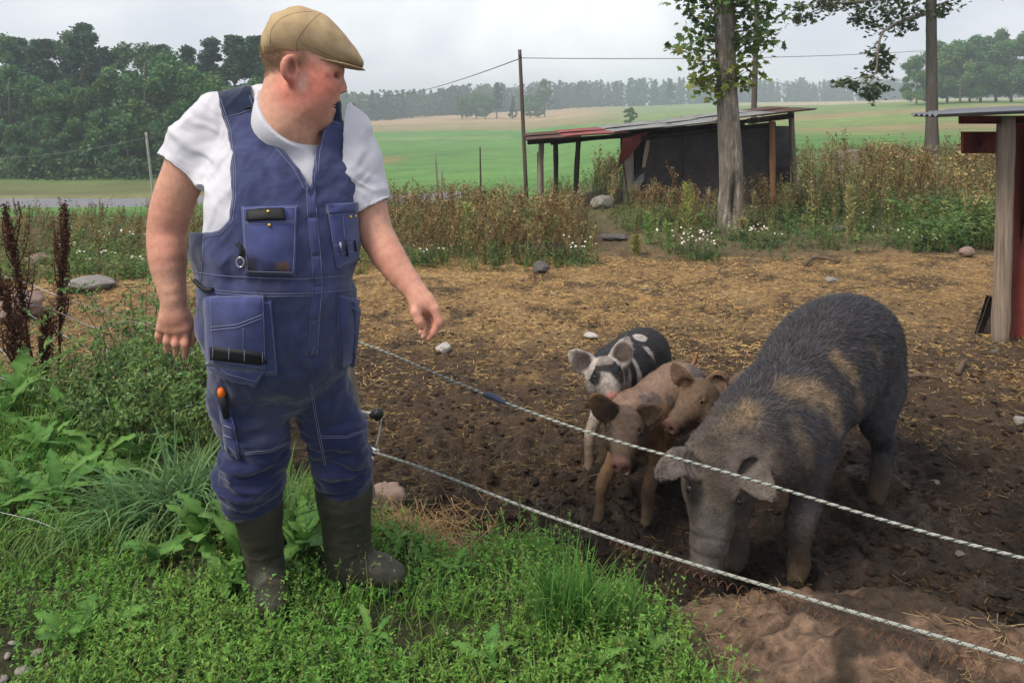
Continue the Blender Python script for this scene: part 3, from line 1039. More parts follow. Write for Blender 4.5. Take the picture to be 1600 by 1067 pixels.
hut = thing('pig_shelter', 'low dark board pig shelter with sloping sheet roof behind the maple', 'shelter', (3.0, 14.0, 0))
YF, YB = 13.5, 15.4
def hx(px, y=YF): return (px - 800) / FPX * y
def hz_(py, y=YF): return CAM_Z - (py - HOR) / FPX * y
def slab_poly(px_pts, y, th, name, m, parent, jag=0):
    """board with an outline, standing upright across the view"""
    pts = np.array([(hx(a, y), hz_(b, y)) for a, b in px_pts])
    n = len(pts)
    V = np.concatenate([np.stack([pts[:, 0], np.full(n, y), pts[:, 1]], 1), np.stack([pts[:, 0], np.full(n, y + th), pts[:, 1]], 1)])
    i = np.arange(n)
    F4 = np.stack([i, (i + 1) % n, n + (i + 1) % n, n + i], 1)[:, ::-1]
    me = bpy.data.meshes.new(name)
    me.from_pydata(V.tolist(), [], [list(range(n)), list(range(2 * n - 1, n - 1, -1))] + F4.tolist())
    me.materials.append(m); me.update()
    return obj(name, me, parent)
# front board with a broken left edge; three sheets side by side
edge = [(1012, 216), (1014, 226), (1010, 236), (1007, 246), (1007, 258), (1000, 264), (996, 270), (990, 276), (988, 290), (990, 306)]
slab_poly(edge + [(1066, 316), (1066, 206)], YF, .018, 'wall_board', M_panel, hut)
slab_poly([(1067, 206), (1067, 316), (1138, 316), (1138, 199)], YF + .004, .018, 'wall_board', M_panel, hut)
slab_poly([(1139, 199), (1139, 316), (1206, 316), (1206, 192)], YF + .001, .018, 'wall_board', M_panel, hut)
slab_poly([(1000, 274), (1007, 270), (1006, 282), (998, 296), (990, 300), (990, 285)], YF - .02, .01, 'torn_flap', mat('torn_grey', (.14, .15, .17), var=.3), hut)
slab_poly([(1010, 218), (1016, 214), (1014, 234), (1008, 262), (1003, 262), (1006, 240)], YF - .012, .008, 'torn_edge', mat('raw_board', (.26, .20, .14), var=.3), hut)
# back and left walls
g = Geo().box((hx(975, YB), YB, -.05), (hx(1235, YB), YB + .02, 1.22)); g.build('back_wall', M_panel, hut)
for (px0, px1, t, m, y, tp, bt) in ((974, 990, .03, M_oldwood, YF - .01, 226, 318), (994, 1000, .03, M_darkwood, YF + .3, 222, 312)):
    slab_poly([(px0, bt), (px1, bt), (px1, tp), (px0, tp)], y, t, 'board', m, hut)
def post(px0, py0, px1, py1, y, r, m, parent=hut, k=8):
    a, b = P(px1, py1, y), P(px0, py0, y); a[2] = min(a[2], zg(a[0], y) - .05)
    g = Geo(); pts = spline([a, (a + b) / 2 + RNG.normal(0, .01, 3), b], 8)
    g.tube(pts, r * (1 + .08 * RNG.normal(0, 1, 8)), k)
    return g.build('post', m, parent, True)
post(1206, 190, 1208, 312, YF - .05, .050, M_brownpost)
post(1236, 176, 1243, 310, YF + .3, .055, M_oldwood)
post(846, 222, 846, 308, YF + .2, .048, M_oldwood)
post(904, 218, 899, 310, YF + .3, .045, M_darkwood)
post(985, 210, 985, 300, YB - .1, .05, M_darkwood)
post(1160, 190, 1160, 300, YB - .1, .05, M_darkwood)
post(868, 220, 868, 300, YB, .045, M_darkwood)
def beam(px0, py0, px1, py1, y, h, d, m, name='beam'):
    a, b = P(px0, py0, y), P(px1, py1, y)
    ax = nrm(b - a); up = nrm(np.cross(ax, (0, 1, 0))); up = up if up[2] > 0 else -up
    g = Geo().box((0, -d / 2, -h / 2), (np.linalg.norm(b - a), d / 2, h / 2), M=np.array([ax, (0, 1, 0), up]), org=a, bev=.006)
    return g.build(name, m, hut)
beam(824, 223, 985, 212, YF + .15, .07, .06, M_darkwood)
beam(1002, 217, 1212, 194, YF - .03, .075, .04, M_darkwood)
beam(1168, 190, 1240, 181, YF - .02, .09, .05, M_oldwood)
beam(860, 224, 1236, 182, YB - .2, .07, .06, M_darkwood)
# roof sheets, corrugated, overlapping up the slope
def sheet(x0, z0, x1, z1, y0, y1, m, name='roof_sheet', waves=9, amp=.012, warp=0.0, lift=0.0, parent=None):
    nu, nv = 6, waves * 6 + 1
    u = np.linspace(0, 1, nu)[:, None]; v = np.linspace(0, 1, nv)[None]
    X = x0 + (x1 - x0) * u + 0 * v
    Y = y0 + (y1 - y0) * v + 0 * u
    Z = z0 + (z1 - z0) * u + amp * np.cos(v * waves * 2 * np.pi) + lift + warp * np.sin(u * 3.1 + 1) * np.cos(v * 5)
    V = np.stack([X, Y, Z], -1).reshape(-1, 3)
    V = np.concatenate([V, V - np.array((0, 0, .006))])
    idx = np.arange(nu * nv).reshape(nu, nv); n0 = nu * nv
    F = np.stack([idx[:-1, :-1], idx[1:, :-1], idx[1:, 1:], idx[:-1, 1:]], -1).reshape(-1, 4)
    rim = np.concatenate([idx[:, 0], idx[-1, 1:], idx[-2::-1, -1], idx[0, -2:0:-1]]); a = np.arange(len(rim)); b = (a + 1) % len(rim)
    FF = np.concatenate([F, F[:, ::-1] + n0, np.stack([rim[a], rim[a] + n0, rim[b] + n0, rim[b]], 1)])
    return obj(name, mesh_np(name, V, [FF], m, True), parent)
def roofz(px): return np.interp(px, [820, 900, 1000, 1262], [hz_(220), hz_(214), hz_(206), hz_(171.5)])
rows = [(822, 905, M_rust), (880, 978, M_redsheet), (955, 1052, M_sheet), (1030, 1130, M_sheet), (1108, 1205, M_sheet), (1180, 1263, M_rust)]
for k, (p0, p1, m) in enumerate(rows):
    for q in range(2):
        ya, yb = (13.0, 14.4) if q == 0 else (14.3, 15.7)
        sheet(hx(p0, 13.4), roofz(p0), hx(p1, 13.4), roofz(p1), ya, yb, m, waves=8, amp=.010, lift=.012 * k % .03 + .014 * q + .02, warp=.008, parent=hut)
# curled red sheet hanging off the corner
u = np.linspace(0, 1, 12)[:, None]; v = np.linspace(0, 1, 9)[None]
X = hx(1012) - (hx(1012) - hx(968)) * u + .03 * np.sin(u * 4) * v
Zs = hz_(206) - .10 * u - (hz_(206) - hz_(250)) * (u ** 1.5) * v * 1.0 - .05 * v
Yr = YF - .25 + .12 * np.sin(u * 5 + v * 2) + .25 * v
V = np.stack([X + 0 * v, Yr + 0 * u, Zs], -1).reshape(-1, 3); idx = np.arange(108).reshape(12, 9)
F = np.stack([idx[:-1, :-1], idx[1:, :-1], idx[1:, 1:], idx[:-1, 1:]], -1).reshape(-1, 4)
V = np.concatenate([V, V + np.array((0, .012, -.006))]); rim = np.concatenate([idx[:, 0], idx[-1, 1:], idx[-2::-1, -1], idx[0, -2:0:-1]]); a = np.arange(len(rim)); b = (a + 1) % len(rim)
obj('curled_sheet', mesh_np('curled_sheet', V, [np.concatenate([F, F[:, ::-1] + 108, np.stack([rim[a], rim[a] + 108, rim[b] + 108, rim[b]], 1)])], M_redsheet, True), hut)
g = Geo(); g.tube(spline([P(972, 214, YF), P(972, 240, YF), P(976, 270, YF), P(982, 312, YF)], 10), [.03, .028, .022, .02, .02, .018, .018, .016, .016, .014], 7); g.build('hanging_strip', M_darkwood, hut, True)

# ------------------------------------------------------------ red shed at the edge
M_red = mat('falu_red_board', (.26, .050, .030), rough=.9, var=.35, scale=10, bump=.5, bscale=70, bdist=.004, stretch=(1, 1, .3), second=(.24, .09, .075), second_pos=(.58, .78), second_scale=26)
M_corr = mat('grey_corrugated', (.15, .165, .185), rough=.6, var=.15, scale=5, bump=.1, bscale=40, metal=.3)
M_postw = mat('silver_grey_post', (.25, .195, .145), rough=.95, var=.5, scale=70, bump=1.0, bscale=110, bdist=.01, stretch=(1, 1, .035), second=(.12, .10, .085), second_pos=(.55, .72), second_scale=26)
shed = thing('red_shed', 'red wooden shed with grey corrugated roof at the picture edge', 'shed', (3.6, 5.75, 0))
YS = 5.62
a, b = P(1562, 540, YS), P(1572, 182, YS); a[2] = -.06
g = Geo(); g.tube(spline([a, (a + b) / 2 + np.array((.006, 0, 0)), b], 14), .056 * (1 + .05 * RNG.normal(0, 1, 14)), 14); g.build('post', M_postw, shed, True)
x = hx(1576, 5.72)
for k in range(9):                                   # wall boards run away to the side
    w_ = .17
    g = Geo().box((0, 0, -.03), (w_ - .006, .026, 1.50 + .01 * k), M=np.array([(.995, .10, 0), (-.10, .995, 0), (0, 0, 1)]), org=(x + k * w_ * .995, 5.70 + k * w_ * .10 + .004 * (k % 2), 0), bev=.003)
    g.build('wall_board', M_red, shed)
for (px0, px1, py0, py1, y, nm) in ((1504, 1562, 206, 240, 5.66, 'board'), (1500, 1660, 181, 194, 5.60, 'fascia_board')):
    c0, c1 = P(px0, py1, y), P(px1, py0, y)
    g = Geo().box((c0[0], y, c0[2]), (c1[0], y + .024, c1[2]), bev=.003); g.build(nm, M_red, shed)
for k in range(3):
    y_ = 5.30 + .30 * k
    xe, ze = hx(1466 + 26 * k, y_), hz_(180, 5.3) + .012 * k
    sheet(xe, ze, xe + 2.4, ze + .10, y_, y_ + .36, M_corr, waves=5, amp=.010, parent=shed)
# a board leaning on the post
a, b = P(1541, 470, 5.75), P(1553, 415, 5.85)
g = Geo().box((0, -.012, 0), (.16, .012, .30), M=np.array([nrm((.75, .5, -.35)), nrm((-.55, .8, 0)), nrm((.36, .15, .85))]), org=(a[0] - .06, 5.78, .0), bev=.003)
g.build('plank', M_darkwood, None, label='dark weathered plank leaning at the foot of the shed post', cat='plank')

# ------------------------------------------------------------ stump
def stump():
    n, m_ = 28, 9
    a = np.linspace(0, 2 * np.pi, n, endpoint=False); h = np.linspace(0, 1, m_)
    c = np.array(place(1324, 20.0)); c[2] += .02
    V = []
    for t in h:
        r = (.27 + .22 * (1 - t) ** 3) * (1 + .10 * np.sin(a * 5 + 1) * (1.2 - t) + .04 * np.sin(a * 11))
        V.append(np.stack([c[0] + r * np.cos(a), c[1] + r * np.sin(a), c[2] + t * .55 + .03 * np.cos(a) * t], 1))
    V = np.concatenate(V + [[c + np.array((0, 0, .56))]])
    i = np.arange(m_ - 1)[:, None] * n; j = np.arange(n)[None]; j2 = (j + 1) % n
    F = np.stack([i + j, i + j2, i + n + j2, i + n + j], -1).reshape(-1, 4)
    j = np.arange(n); F3 = np.stack([(m_ - 1) * n + j, (m_ - 1) * n + (j + 1) % n, np.full(n, m_ * n)], 1)
    idx = np.concatenate([np.zeros(len(F3), int) + 1, np.zeros(len(F), int)])
    me = mesh_np('tree_stump', V, [F3, F], [M_oldwood, mat('cut_wood', (.20, .165, .13), var=.25, scale=30)], True, mat_idx=idx)
    obj('tree_stump', me, label='grey cut tree stump among the weeds', cat='stump')
stump()

# ------------------------------------------------------------ stones, sticks
M_granite = mat('pink_granite', (.235, .165, .135), rough=.85, var=.3, scale=12, bump=.6, bscale=40, bdist=.01, second=(.13, .095, .075), second_pos=(.5, .68), second_scale=6)
M_stone = mat('grey_stone', (.235, .215, .20), rough=.9, var=.25, scale=20, bump=.5, bscale=60, second=(.16, .14, .12), second_pos=(.5, .7), second_scale=8)
M_dkstone = mat('dark_stone', (.10, .09, .085), rough=.9, var=.3, scale=14, bump=.6, bscale=50)
M_pale = mat('pale_stone', (.42, .39, .36), rough=.9, var=.15, scale=20, bump=.4, bscale=60)

# the boulder slab in front: a long low whaleback
def slab():
    nu, nv = 280, 130
    U, Wv = np.meshgrid(np.linspace(-1, 1, nu), np.linspace(-1, 1, nv), indexing='ij')
    ax = nrm((.80, -.52, 0)); sd = np.array((.52, .80, 0))
    L = 1.05; c0 = np.array((1.34, 1.98, 0))
    x = c0[0] + ax[0] * U * L + sd[0] * Wv * .46
    y = c0[1] + ax[1] * U * L + sd[1] * Wv * .46
    p = np.stack([x, y, 0 * x], -1)
    rad = np.sqrt(np.abs(U) ** 2.6 + np.abs(Wv + .12 * np.sin(U * 4)) ** 2.3)
    h = .200 * np.sqrt(np.clip(1 - rad ** 2, 0, 1)) * (1 + .20 * fbm(p, 2.5, 3, seed=5)) + .045 * fbm(p, 5, 4, seed=8) + .020 * fbm(p, 17, 3, seed=9) + .008 * fbm(p, 50, 2, seed=19) - .035 * np.maximum(.10 - np.abs(fbm(p, 3.2, 3, seed=71)), 0) * 8 * .6 + .012 * np.abs(fbm(p, 11, 3, seed=72))
    h -= .03 * sstep(.05, .2, fbm(p @ np.array([[.8, -.5, 0], [.5, .8, 0], [0, 0, 1]]) * np.array((1, 4, 1)), 2.2, 3, seed=14)) * .6
    z = np.where(rad < 1.0, h - .015, -.08)
    V = np.stack([x, y, z], -1).reshape(-1, 3)
    idx = np.arange(nu * nv).reshape(nu, nv)
    F = np.stack([idx[:-1, :-1], idx[1:, :-1], idx[1:, 1:], idx[:-1, 1:]], -1).reshape(-1, 4)
    F = F[(V[F][:, :, 2] > -.07).any(1)]
    C = np.tile(np.array((.185, .112, .070)), (len(V), 1))
    C = blend(C, np.clip(.5 + 1.2 * fbm(V, 4, 4, seed=2), 0, 1) * .6, (.215, .145, .098))
    C = blend(C, sstep(.0, .22, fbm(V, 5, 4, seed=6)) * .88, (.048, .032, .020))
    C = blend(C, sstep(.07, .0, np.abs(fbm(V * np.array((1, 1, 0)), 3.2, 3, seed=71))) * .7, (.035, .024, .016))
    C *= (1 + .45 * fbm(V, 28, 3, seed=33) + .25 * fbm(V, 70, 2, seed=34))[:, None]
    C = blend(C, sstep(.10, .02, V[:, 2] + .05 * fbm(V, 9, 3)) * .85, (.050, .035, .023))
    m = mat('muddy_granite', attr=True, rough=.8, var=.5, scale=34, bump=1.0, bscale=46, bdist=.03, rvar=.25, second=(.040, .028, .019), second_pos=(.56, .70), second_scale=13)
    o = obj('boulder', mesh_np('boulder', V, [F], m, True, C), label='long low pinkish boulder smeared with mud under the lower rope', cat='boulder')
    return BVHTree.FromPolygons([tuple(v) for v in V], F.tolist())
slab_bvh = slab()
def surf(x, y):
    h = slab_bvh.ray_cast(Vector((x, y, 2)), Vector((0, 0, -1)))[0]
    g_ = zg(x, y)
    return max(g_, h.z) if h is not None else g_

def stone(px, py, w_px, h_px, y, m, label, seed, name='stone', rough=.4, rz=0.0, sink=.25):
    w_, h_ = w_px / FPX * y, h_px / FPX * y
    c = P(px, py, y); gz_ = zg(c[0], y)
    rock(name, (c[0], y, gz_ + h_ * .5 - sink * h_ * .5), (w_ / 2, w_ * .42, h_ / 2 / (1 - sink * .3)), seed, m, rough, rz, 0.0, 36, label=label, cat='stone')
stone(32, 470, 78, 46, 6.0, M_granite, 'rounded pink boulder behind the rusty dock stalks', 1, 'boulder')
stone(140, 458, 84, 26, 6.6, M_stone, 'flat pale boulder lying beside the straw heap', 2, 'boulder')
stone(58, 402, 40, 20, 8.4, M_granite, 'small pinkish rock peeping through the weeds by the dock', 3)
stone(176, 355, 34, 14, 10.4, M_stone, 'grey rock in the weeds near the road meadow', 4)
stone(944, 306, 44, 22, 13.0, M_stone, 'large grey rock beside the shelter opening', 5, 'boulder')
stone(846, 396, 76, 26, 9.0, M_dkstone, 'dark flat rock half hidden in the weeds past the straw', 6, 'boulder')
stone(845, 432, 26, 20, 7.9, M_dkstone, 'small dark upright stone at the straw edge', 7)
stone(1510, 396, 27, 19, 8.7, M_granite, 'round pinkish stone near the red shed post', 8)
stone(1298, 441, 24, 9, 7.5, M_stone, 'flat grey stone beyond the sow', 9)
stone(693, 549, 26, 15, 5.4, M_pale, 'pale angular stone below the reaching hand', 10)
stone(925, 522, 24, 9, 5.8, M_pale, 'small white stone behind the spotted piglet', 11)
stone(1592, 655, 22, 14, 4.2, M_stone, 'grey stone at the picture edge in the pen', 12)
stone(606, 788, 60, 40, 3.28, M_granite, 'pink stone by the fence post behind the boot', 13)
stone(1310, 350, 26, 14, 10.6, M_dkstone, 'dark stone among the weeds between maple and stump', 14)
stone(1462, 742, 20, 8, 3.6, M_granite, 'small reddish pebble behind the sow hind hoof', 15)
stone(1500, 860, 16, 7, 3.0, M_dkstone, 'small dark pebble in the wet mud', 16)
stone(960, 375, 40, 12, 10.0, M_dkstone, 'dark flat stone on the path to the shelter', 17)
for k, (px, py, w_, y) in enumerate(((40, 1052, 30, 2.20), (80, 1040, 18, 2.22), (12, 1042, 16, 2.24), (96, 1060, 22, 2.17), (58, 1020, 20, 2.27), (5, 1064, 20, 2.16), (20, 1012, 16, 2.3), (118, 1048, 12, 2.2))):
    c = P(px, py, y)
    rock('gravel_stone', (c[0], y, zg(c[0], y) + .004), (w_ / FPX * y / 2, w_ / FPX * y * .4, w_ / FPX * y * .24), 20 + k, M_stone, .2, k, 0, 20, label='grey gravel stone on the bare corner of the verge', cat='stone', group='gravel stones on the verge corner')
rg = np.random.default_rng(77)
for k in range(26):
    y = rg.uniform(3.2, 8.2); x = rg.uniform(-.2 * y, .62 * y)
    if verge(np.array(x), np.array(y)) > .1: continue
    r = rg.uniform(.010, .030)
    rock('pebble', (x, y, zg(x, y) + r * .08), (r, r * .8, r * .45), 50 + k, (M_stone, M_dkstone, M_dkstone)[k % 3], .35, k, 0, 14, label='small pebble lying loose in the trodden pen', cat='pebble', group='pebbles in the pen')

M_stick = mat('bare_stick', (.11, .078, .052), rough=.95, var=.3, scale=20, bump=.6, bscale=90)
def stick(pts, r, label):
    q = [np.array((p[0], p[1], zg(p[0], p[1]) + p[2])) for p in pts]
    g = Geo(); g.tube(spline(q, 10), np.linspace(r, r * .6, 10), 7); g.build('stick', M_stick, None, True, label=label, cat='stick')
S = lambda px, py: P(px, py, CAM_Z * FPX / (py - HOR))
a, b, c = S(1256, 418), S(1280, 410), S(1312, 414)
stick([(*a[:2], .03), (*b[:2], .045), (*c[:2], .02)], .022, 'crooked dark stick on the straw beyond the sow')
a, b = S(1408, 594), S(1470, 596)
stick([(*a[:2], .02), (*((a + b) / 2)[:2], .03), (*b[:2], .02)], .014, 'straight dark stick behind the sow rump')
a, b = S(1496, 588), S(1510, 575)
stick([(*a[:2], .02), (*((a + b) / 2)[:2], .03), (*b[:2], .03)], .018, 'short pale brown stick in the pen near the shed')
a, b = S(1390, 610), S(1408, 600)

# ------------------------------------------------------------ rope fence
FA, FB = np.array((-.50, 3.00)), np.array((1.05, 1.70))
fd = (FB - FA) / np.linalg.norm(FB - FA)
M_ropew = mat('white_rope', (.34, .345, .31), rough=.8, var=.2, scale=60, bump=.2, bscale=400)
M_roped = mat('green_rope_strand', (.075, .09, .075), rough=.8, var=.2, scale=60, bump=.2, bscale=400)
def along(px, py):
    """depth where the sight line through px meets the fence line"""
    s_ = (px - 800) / FPX
    t = (s_ * FA[1] - FA[0]) / ((FB[0] - FA[0]) - s_ * (FB[1] - FA[1]))
    y = FA[1] + t * (FB[1] - FA[1])
    return P(px, py, y)
top_px = [(534, 526), (562, 535), (600, 549), (680, 583), (770, 621), (860, 655), (950, 685), (1080, 722), (1200, 757), (1330, 797), (1470, 838), (1600, 872), (1760, 912), (1990, 965)]
low_px = [(562, 700), (576, 704), (640, 724), (730, 757), (820, 792), (900, 821), (980, 849), (1080, 880), (1200, 916), (1330, 955), (1470, 995), (1600, 1033), (1760, 1076), (1990, 1135)]
def twisted(path, r, strands, pitch, mats, parent):
    n = 1400
    c = spline(path, n)
    T = np.gradient(c, axis=0); T /= np.linalg.norm(T, axis=1, keepdims=True)
    A = np.cross(T, (0, 0, 1)); A /= np.linalg.norm(A, axis=1, keepdims=True); B_ = np.cross(A, T)
    s_ = np.concatenate(([0], np.cumsum(np.linalg.norm(np.diff(c, axis=0), axis=1))))
    for k in range(strands):
        ph = s_ / pitch * 2 * np.pi + k * 2 * np.pi / strands
        g = Geo(); g.tube(c + r * .52 * (np.cos(ph)[:, None] * A + np.sin(ph)[:, None] * B_), r * .56, 6)
        g.build('strand', mats[k % len(mats)], parent, True)
rope1 = thing('rope', 'upper twisted white and dark green fence rope crossing before the sow', 'rope', (0.2, 2.3, .12))
twisted([along(*q) for q in top_px], .0037, 3, .027, [M_ropew, M_roped, M_ropew], rope1)
h0 = spline([along(*q) for q in [(756, 616), (772, 621), (790, 630)]], 10)
g = Geo(); g.tube(h0, [.006, .009, .011, .010, .011, .0105, .010, .009, .008, .006], 9); g.build('tape_knot', mat('blue_tape', (.035, .045, .085), rough=.5, var=.2, bump=.3, bscale=120), rope1, True)
rope2 = thing('rope', 'lower braided white fence rope with dark flecks above the boulder', 'rope', (0.2, 2.4, .12))
path = [along(*q) for q in low_px]
n = 1500
c = spline(path, n)
T = np.gradient(c, axis=0); T /= np.linalg.norm(T, axis=1, keepdims=True)
A = np.cross(T, (0, 0, 1)); A /= np.linalg.norm(A, axis=1, keepdims=True); B_ = np.cross(A, T)
s_ = np.concatenate(([0], np.cumsum(np.linalg.norm(np.diff(c, axis=0), axis=1))))
g = Geo(); g.tube(c[::6], .0030, 8); g.build('core', M_ropew, rope2, True)
for k in range(8):                                    # braided cover
    dr = 1 if k % 2 else -1
    ph = dr * s_ / .030 * 2 * np.pi + k * np.pi / 4
    rr = .0033 + .0005 * np.sin(s_ / .030 * 2 * np.pi * 4 + (k % 2) * np.pi)
    g = Geo(); g.tube((c + rr[:, None] * (np.cos(ph)[:, None] * A + np.sin(ph)[:, None] * B_))[::2], .0012, 4)
    g.build('strand', M_roped if k in (1, 2) else M_ropew, rope2, True)
# rusty coil hanging below it
M_coil = mat('rusty_wire', (.13, .060, .032), rough=.8, var=.35, scale=40, bump=.2, bscale=200)
cp = spline([along(*q) + np.array((0, .015, 0)) for q in [(958, 852), (1000, 866), (1080, 899), (1150, 925), (1230, 948), (1330, 982), (1430, 1018), (1520, 1046), (1620, 1076), (1780, 1120)]], 2600)
s_ = np.concatenate(([0], np.cumsum(np.linalg.norm(np.diff(cp, axis=0), axis=1))))
T = np.gradient(cp, axis=0); T /= np.linalg.norm(T, axis=1, keepdims=True)
A = np.cross(T, (0, 0, 1)); A /= np.linalg.norm(A, axis=1, keepdims=True); B_ = np.cross(A, T)
ph = s_ / .024 * 2 * np.pi + 2.2 * np.sin(s_ * 9) + 1.5 * np.sin(s_ * 23)
rad = .0115 + .004 * np.sin(s_ * 17)
g = Geo(); g.tube(cp + rad[:, None] * (np.cos(ph)[:, None] * A + np.sin(ph)[:, None] * B_), .0012, 5)
g.build('coil_wire', M_coil, None, True, label='rusty coiled wire hanging under the lower rope', cat='wire')

# fence post with insulators behind the man
post_o = thing('fence_post', 'thin wooden fence post with black insulator half hidden behind the boot', 'post', (-.50, 3.04, .02))
a, b = P(583, 838, 3.04), P(531, 508, 3.04)
g = Geo(); g.tube(spline([a, (a + b) / 2, b], 10), np.linspace(.034, .026, 10), 10); g.build('stake', M_oldwood, post_o, True)
for py in (648, 704):
    q = P(592, py, 2.99)
    g = Geo(); g.tube([q + np.array((-.07 if py < 660 else -.05, .04, -.004)), q], .006, 6); g.build('bracket', mat('galvanised', (.42, .43, .45), rough=.45, var=.2, bump=.1, metal=.6), post_o, True)
    if py == 648:
        g = Geo(); g.tube([q + np.array((-.030, .01, -.006)), q + np.array((-.012, 0, .002)), q + np.array((.005, -.003, .006)), q + np.array((.014, -.004, .008))], [.010, .018, .020, .012], 10); g.tube([q + np.array((-.006, 0, .022)), q + np.array((-.004, 0, -.018))], [.010, .012], 9); g.build('insulator', mat('black_plastic', (.015, .015, .017), rough=.4, var=.2, bump=0), post_o, True)
        g = Geo(); g.tube(spline([q + np.array((.008, 0, -.01)), q + np.array((.004, 0, -.06)), q + np.array((-.012, 0, -.12))], 8), .004, 6); g.build('hook', mat('galvanised_hook', (.42, .43, .45), rough=.45, var=.2, bump=.1, metal=.6), post_o, True)

# old wire netting sagging on the left
M_net = mat('old_wire', (.36, .36, .37), rough=.55, var=.3, scale=30, bump=0, metal=.5)
net = thing('wire_fence', 'slack old wire fence tangled in weeds beside the dock stalks', 'fence', (-2.6, 4.4, .12))
def wr(pts, r=.0023):
    g = Geo(); g.tube(spline([P(*q) for q in pts], 30), r, 5); g.build('wire', M_net, net, True)
wr([(-60, 415, 4.6), (35, 440, 4.6), (90, 462, 4.5), (150, 482, 4.5), (215, 500, 4.4), (300, 520, 4.2)])
wr([(-60, 440, 4.5), (10, 470, 4.5), (60, 500, 4.5), (130, 540, 4.4), (230, 560, 4.2)])
wr([(-60, 440, 4.3), (0, 470, 4.3), (70, 480, 4.3), (150, 512, 4.3), (200, 502, 4.2), (260, 520, 4.1)])
wr([(-60, 560, 4.3), (0, 590, 4.2), (40, 600, 4.1), (110, 622, 4.0), (160, 640, 3.9), (190, 610, 3.8), (240, 640, 3.7), (330, 625, 3.6)])
wr([(-50, 500, 4.5), (0, 545, 4.4), (50, 600, 4.2), (100, 625, 4.0)])
wr([(170, 535, 4.3), (160, 570, 4.2), (140, 600, 4.1), (125, 660, 4.0)])
wr([(185, 560, 4.1), (230, 595, 4.0), (250, 640, 3.9)])
wr([(265, 560, 3.8), (268, 600, 3.8), (275, 560, 3.8), (280, 610, 3.8)])
wr([(200, 650, 3.7), (240, 670, 3.7), (330, 680, 3.6)], .003)
wr([(0, 800, 2.9), (60, 815, 2.85), (120, 842, 2.8)], .0016)
# thin stakes standing in the meadow
for k, (px0, py0, px1, py1, y, lb) in enumerate(((20, 308, 30, 360, 12, 'thin leaning stake near the dock, first by the meadow'), (28, 315, 42, 375, 11.5, 'dark stake leaning across the first one by the dock'), (155, 310, 160, 360, 12, 'thin brown stake in the weeds near the man arm'), (160, 318, 161, 352, 12.5, 'short thin stake behind the brown one'),
                                              (680, 236, 686, 300, 13, 'brown dead stalk stake above the dry weeds'), (750, 230, 752, 290, 13, 'thin dead stake upright above the dry weeds'), (690, 262, 692, 300, 14, 'small pale stake beside the brown one above the weeds'), (840, 238, 842, 262, 15, 'pale short stake beyond the shelter posts'), (1108, 295, 1106, 350, 11.5, 'short grey stake standing before the maple trunk'))):
    a, b = P(px1, py1, y), P(px0, py0, y); a[2] = min(a[2], zg(a[0], y) - .03)
    g = Geo(); g.tube(spline([a, (a + b) / 2, b], 6), np.linspace(.020, .012, 6), 6); g.build('stake', M_darkwood if k % 2 else M_oldwood, None, True, label=lb, cat='stake')

M_mapleleaf = mat('maple_leaf', attr=True, rough=.5, var=.2, scale=8, bump=0, spec=.3, trans=.3)
# ------------------------------------------------------------ maple and the trunk on the rise
M_maplebark = mat('maple_bark', (.175, .150, .120), rough=.95, var=.55, scale=34, bump=1.0, bscale=48, bdist=.035, stretch=(1, 1, .2), second=(.33, .32, .28), second_pos=(.53, .68), second_scale=9)
def trunk_mesh(path, rad, k, seed, burl=None, amp=.10):
    n = 90
    c = spline(path, n); r = np.interp(np.linspace(0, 1, n), np.linspace(0, 1, len(rad)), rad)
    a = np.linspace(0, 2 * np.pi, k, endpoint=False)
    V = np.stack([c[:, None, 0] + r[:, None] * np.cos(a), c[:, None, 1] + r[:, None] * np.sin(a), np.repeat(c[:, None, 2], k, 1)], -1).reshape(-1, 3)
    d = np.stack([np.tile(np.cos(a), n), np.tile(np.sin(a), n), np.zeros(n * k)], 1)
    rr = np.repeat(r, k)
    f = amp * fbm(np.stack([d[:, 0] * 2, d[:, 1] * 2, V[:, 2] * .9], 1), 1.2, 3, seed=seed) + .05 * fbm(np.stack([d[:, 0] * 3, d[:, 1] * 3, V[:, 2] * 1.2], 1), 3.5, 3, seed=seed + 1)
    if burl:
        for (zc, ang, h_, w_, dep) in burl:
            da = np.angle(np.exp(1j * (np.arctan2(d[:, 1], d[:, 0]) - ang)))
            g_ = np.exp(-((V[:, 2] - zc) / h_) ** 2 - (da / w_) ** 2)
            f = f + dep * g_
    V = V + d * (rr * f)[:, None]
    i = np.arange(n - 1)[:, None] * k; j = np.arange(k)[None]; j2 = (j + 1) % k
    return V, np.stack([i + j, i + j2, i + k + j2, i + k + j], -1).reshape(-1, 4)
def maple_leaf_mesh(col, seed):
    pts = np.array([(0, 0), (.18, .10), (.46, .02), (.36, .22), (.52, .48), (.30, .46), (.22, .62), (.10, .58), (0, 1.0)], float)
    full = np.concatenate([pts, (pts[1:-1] * np.array((-1, 1)))[::-1]])
    V = np.stack([full[:, 0], full[:, 1], -.12 * np.abs(full[:, 0]) - .15 * full[:, 1] ** 2], 1)
    V = np.concatenate([V, [[0, .35, .04]]]); n = len(full); i = np.arange(n)
    return V, np.stack([i, (i + 1) % n, np.full(n, n)], 1)
LV, LF = maple_leaf_mesh(None, 0)
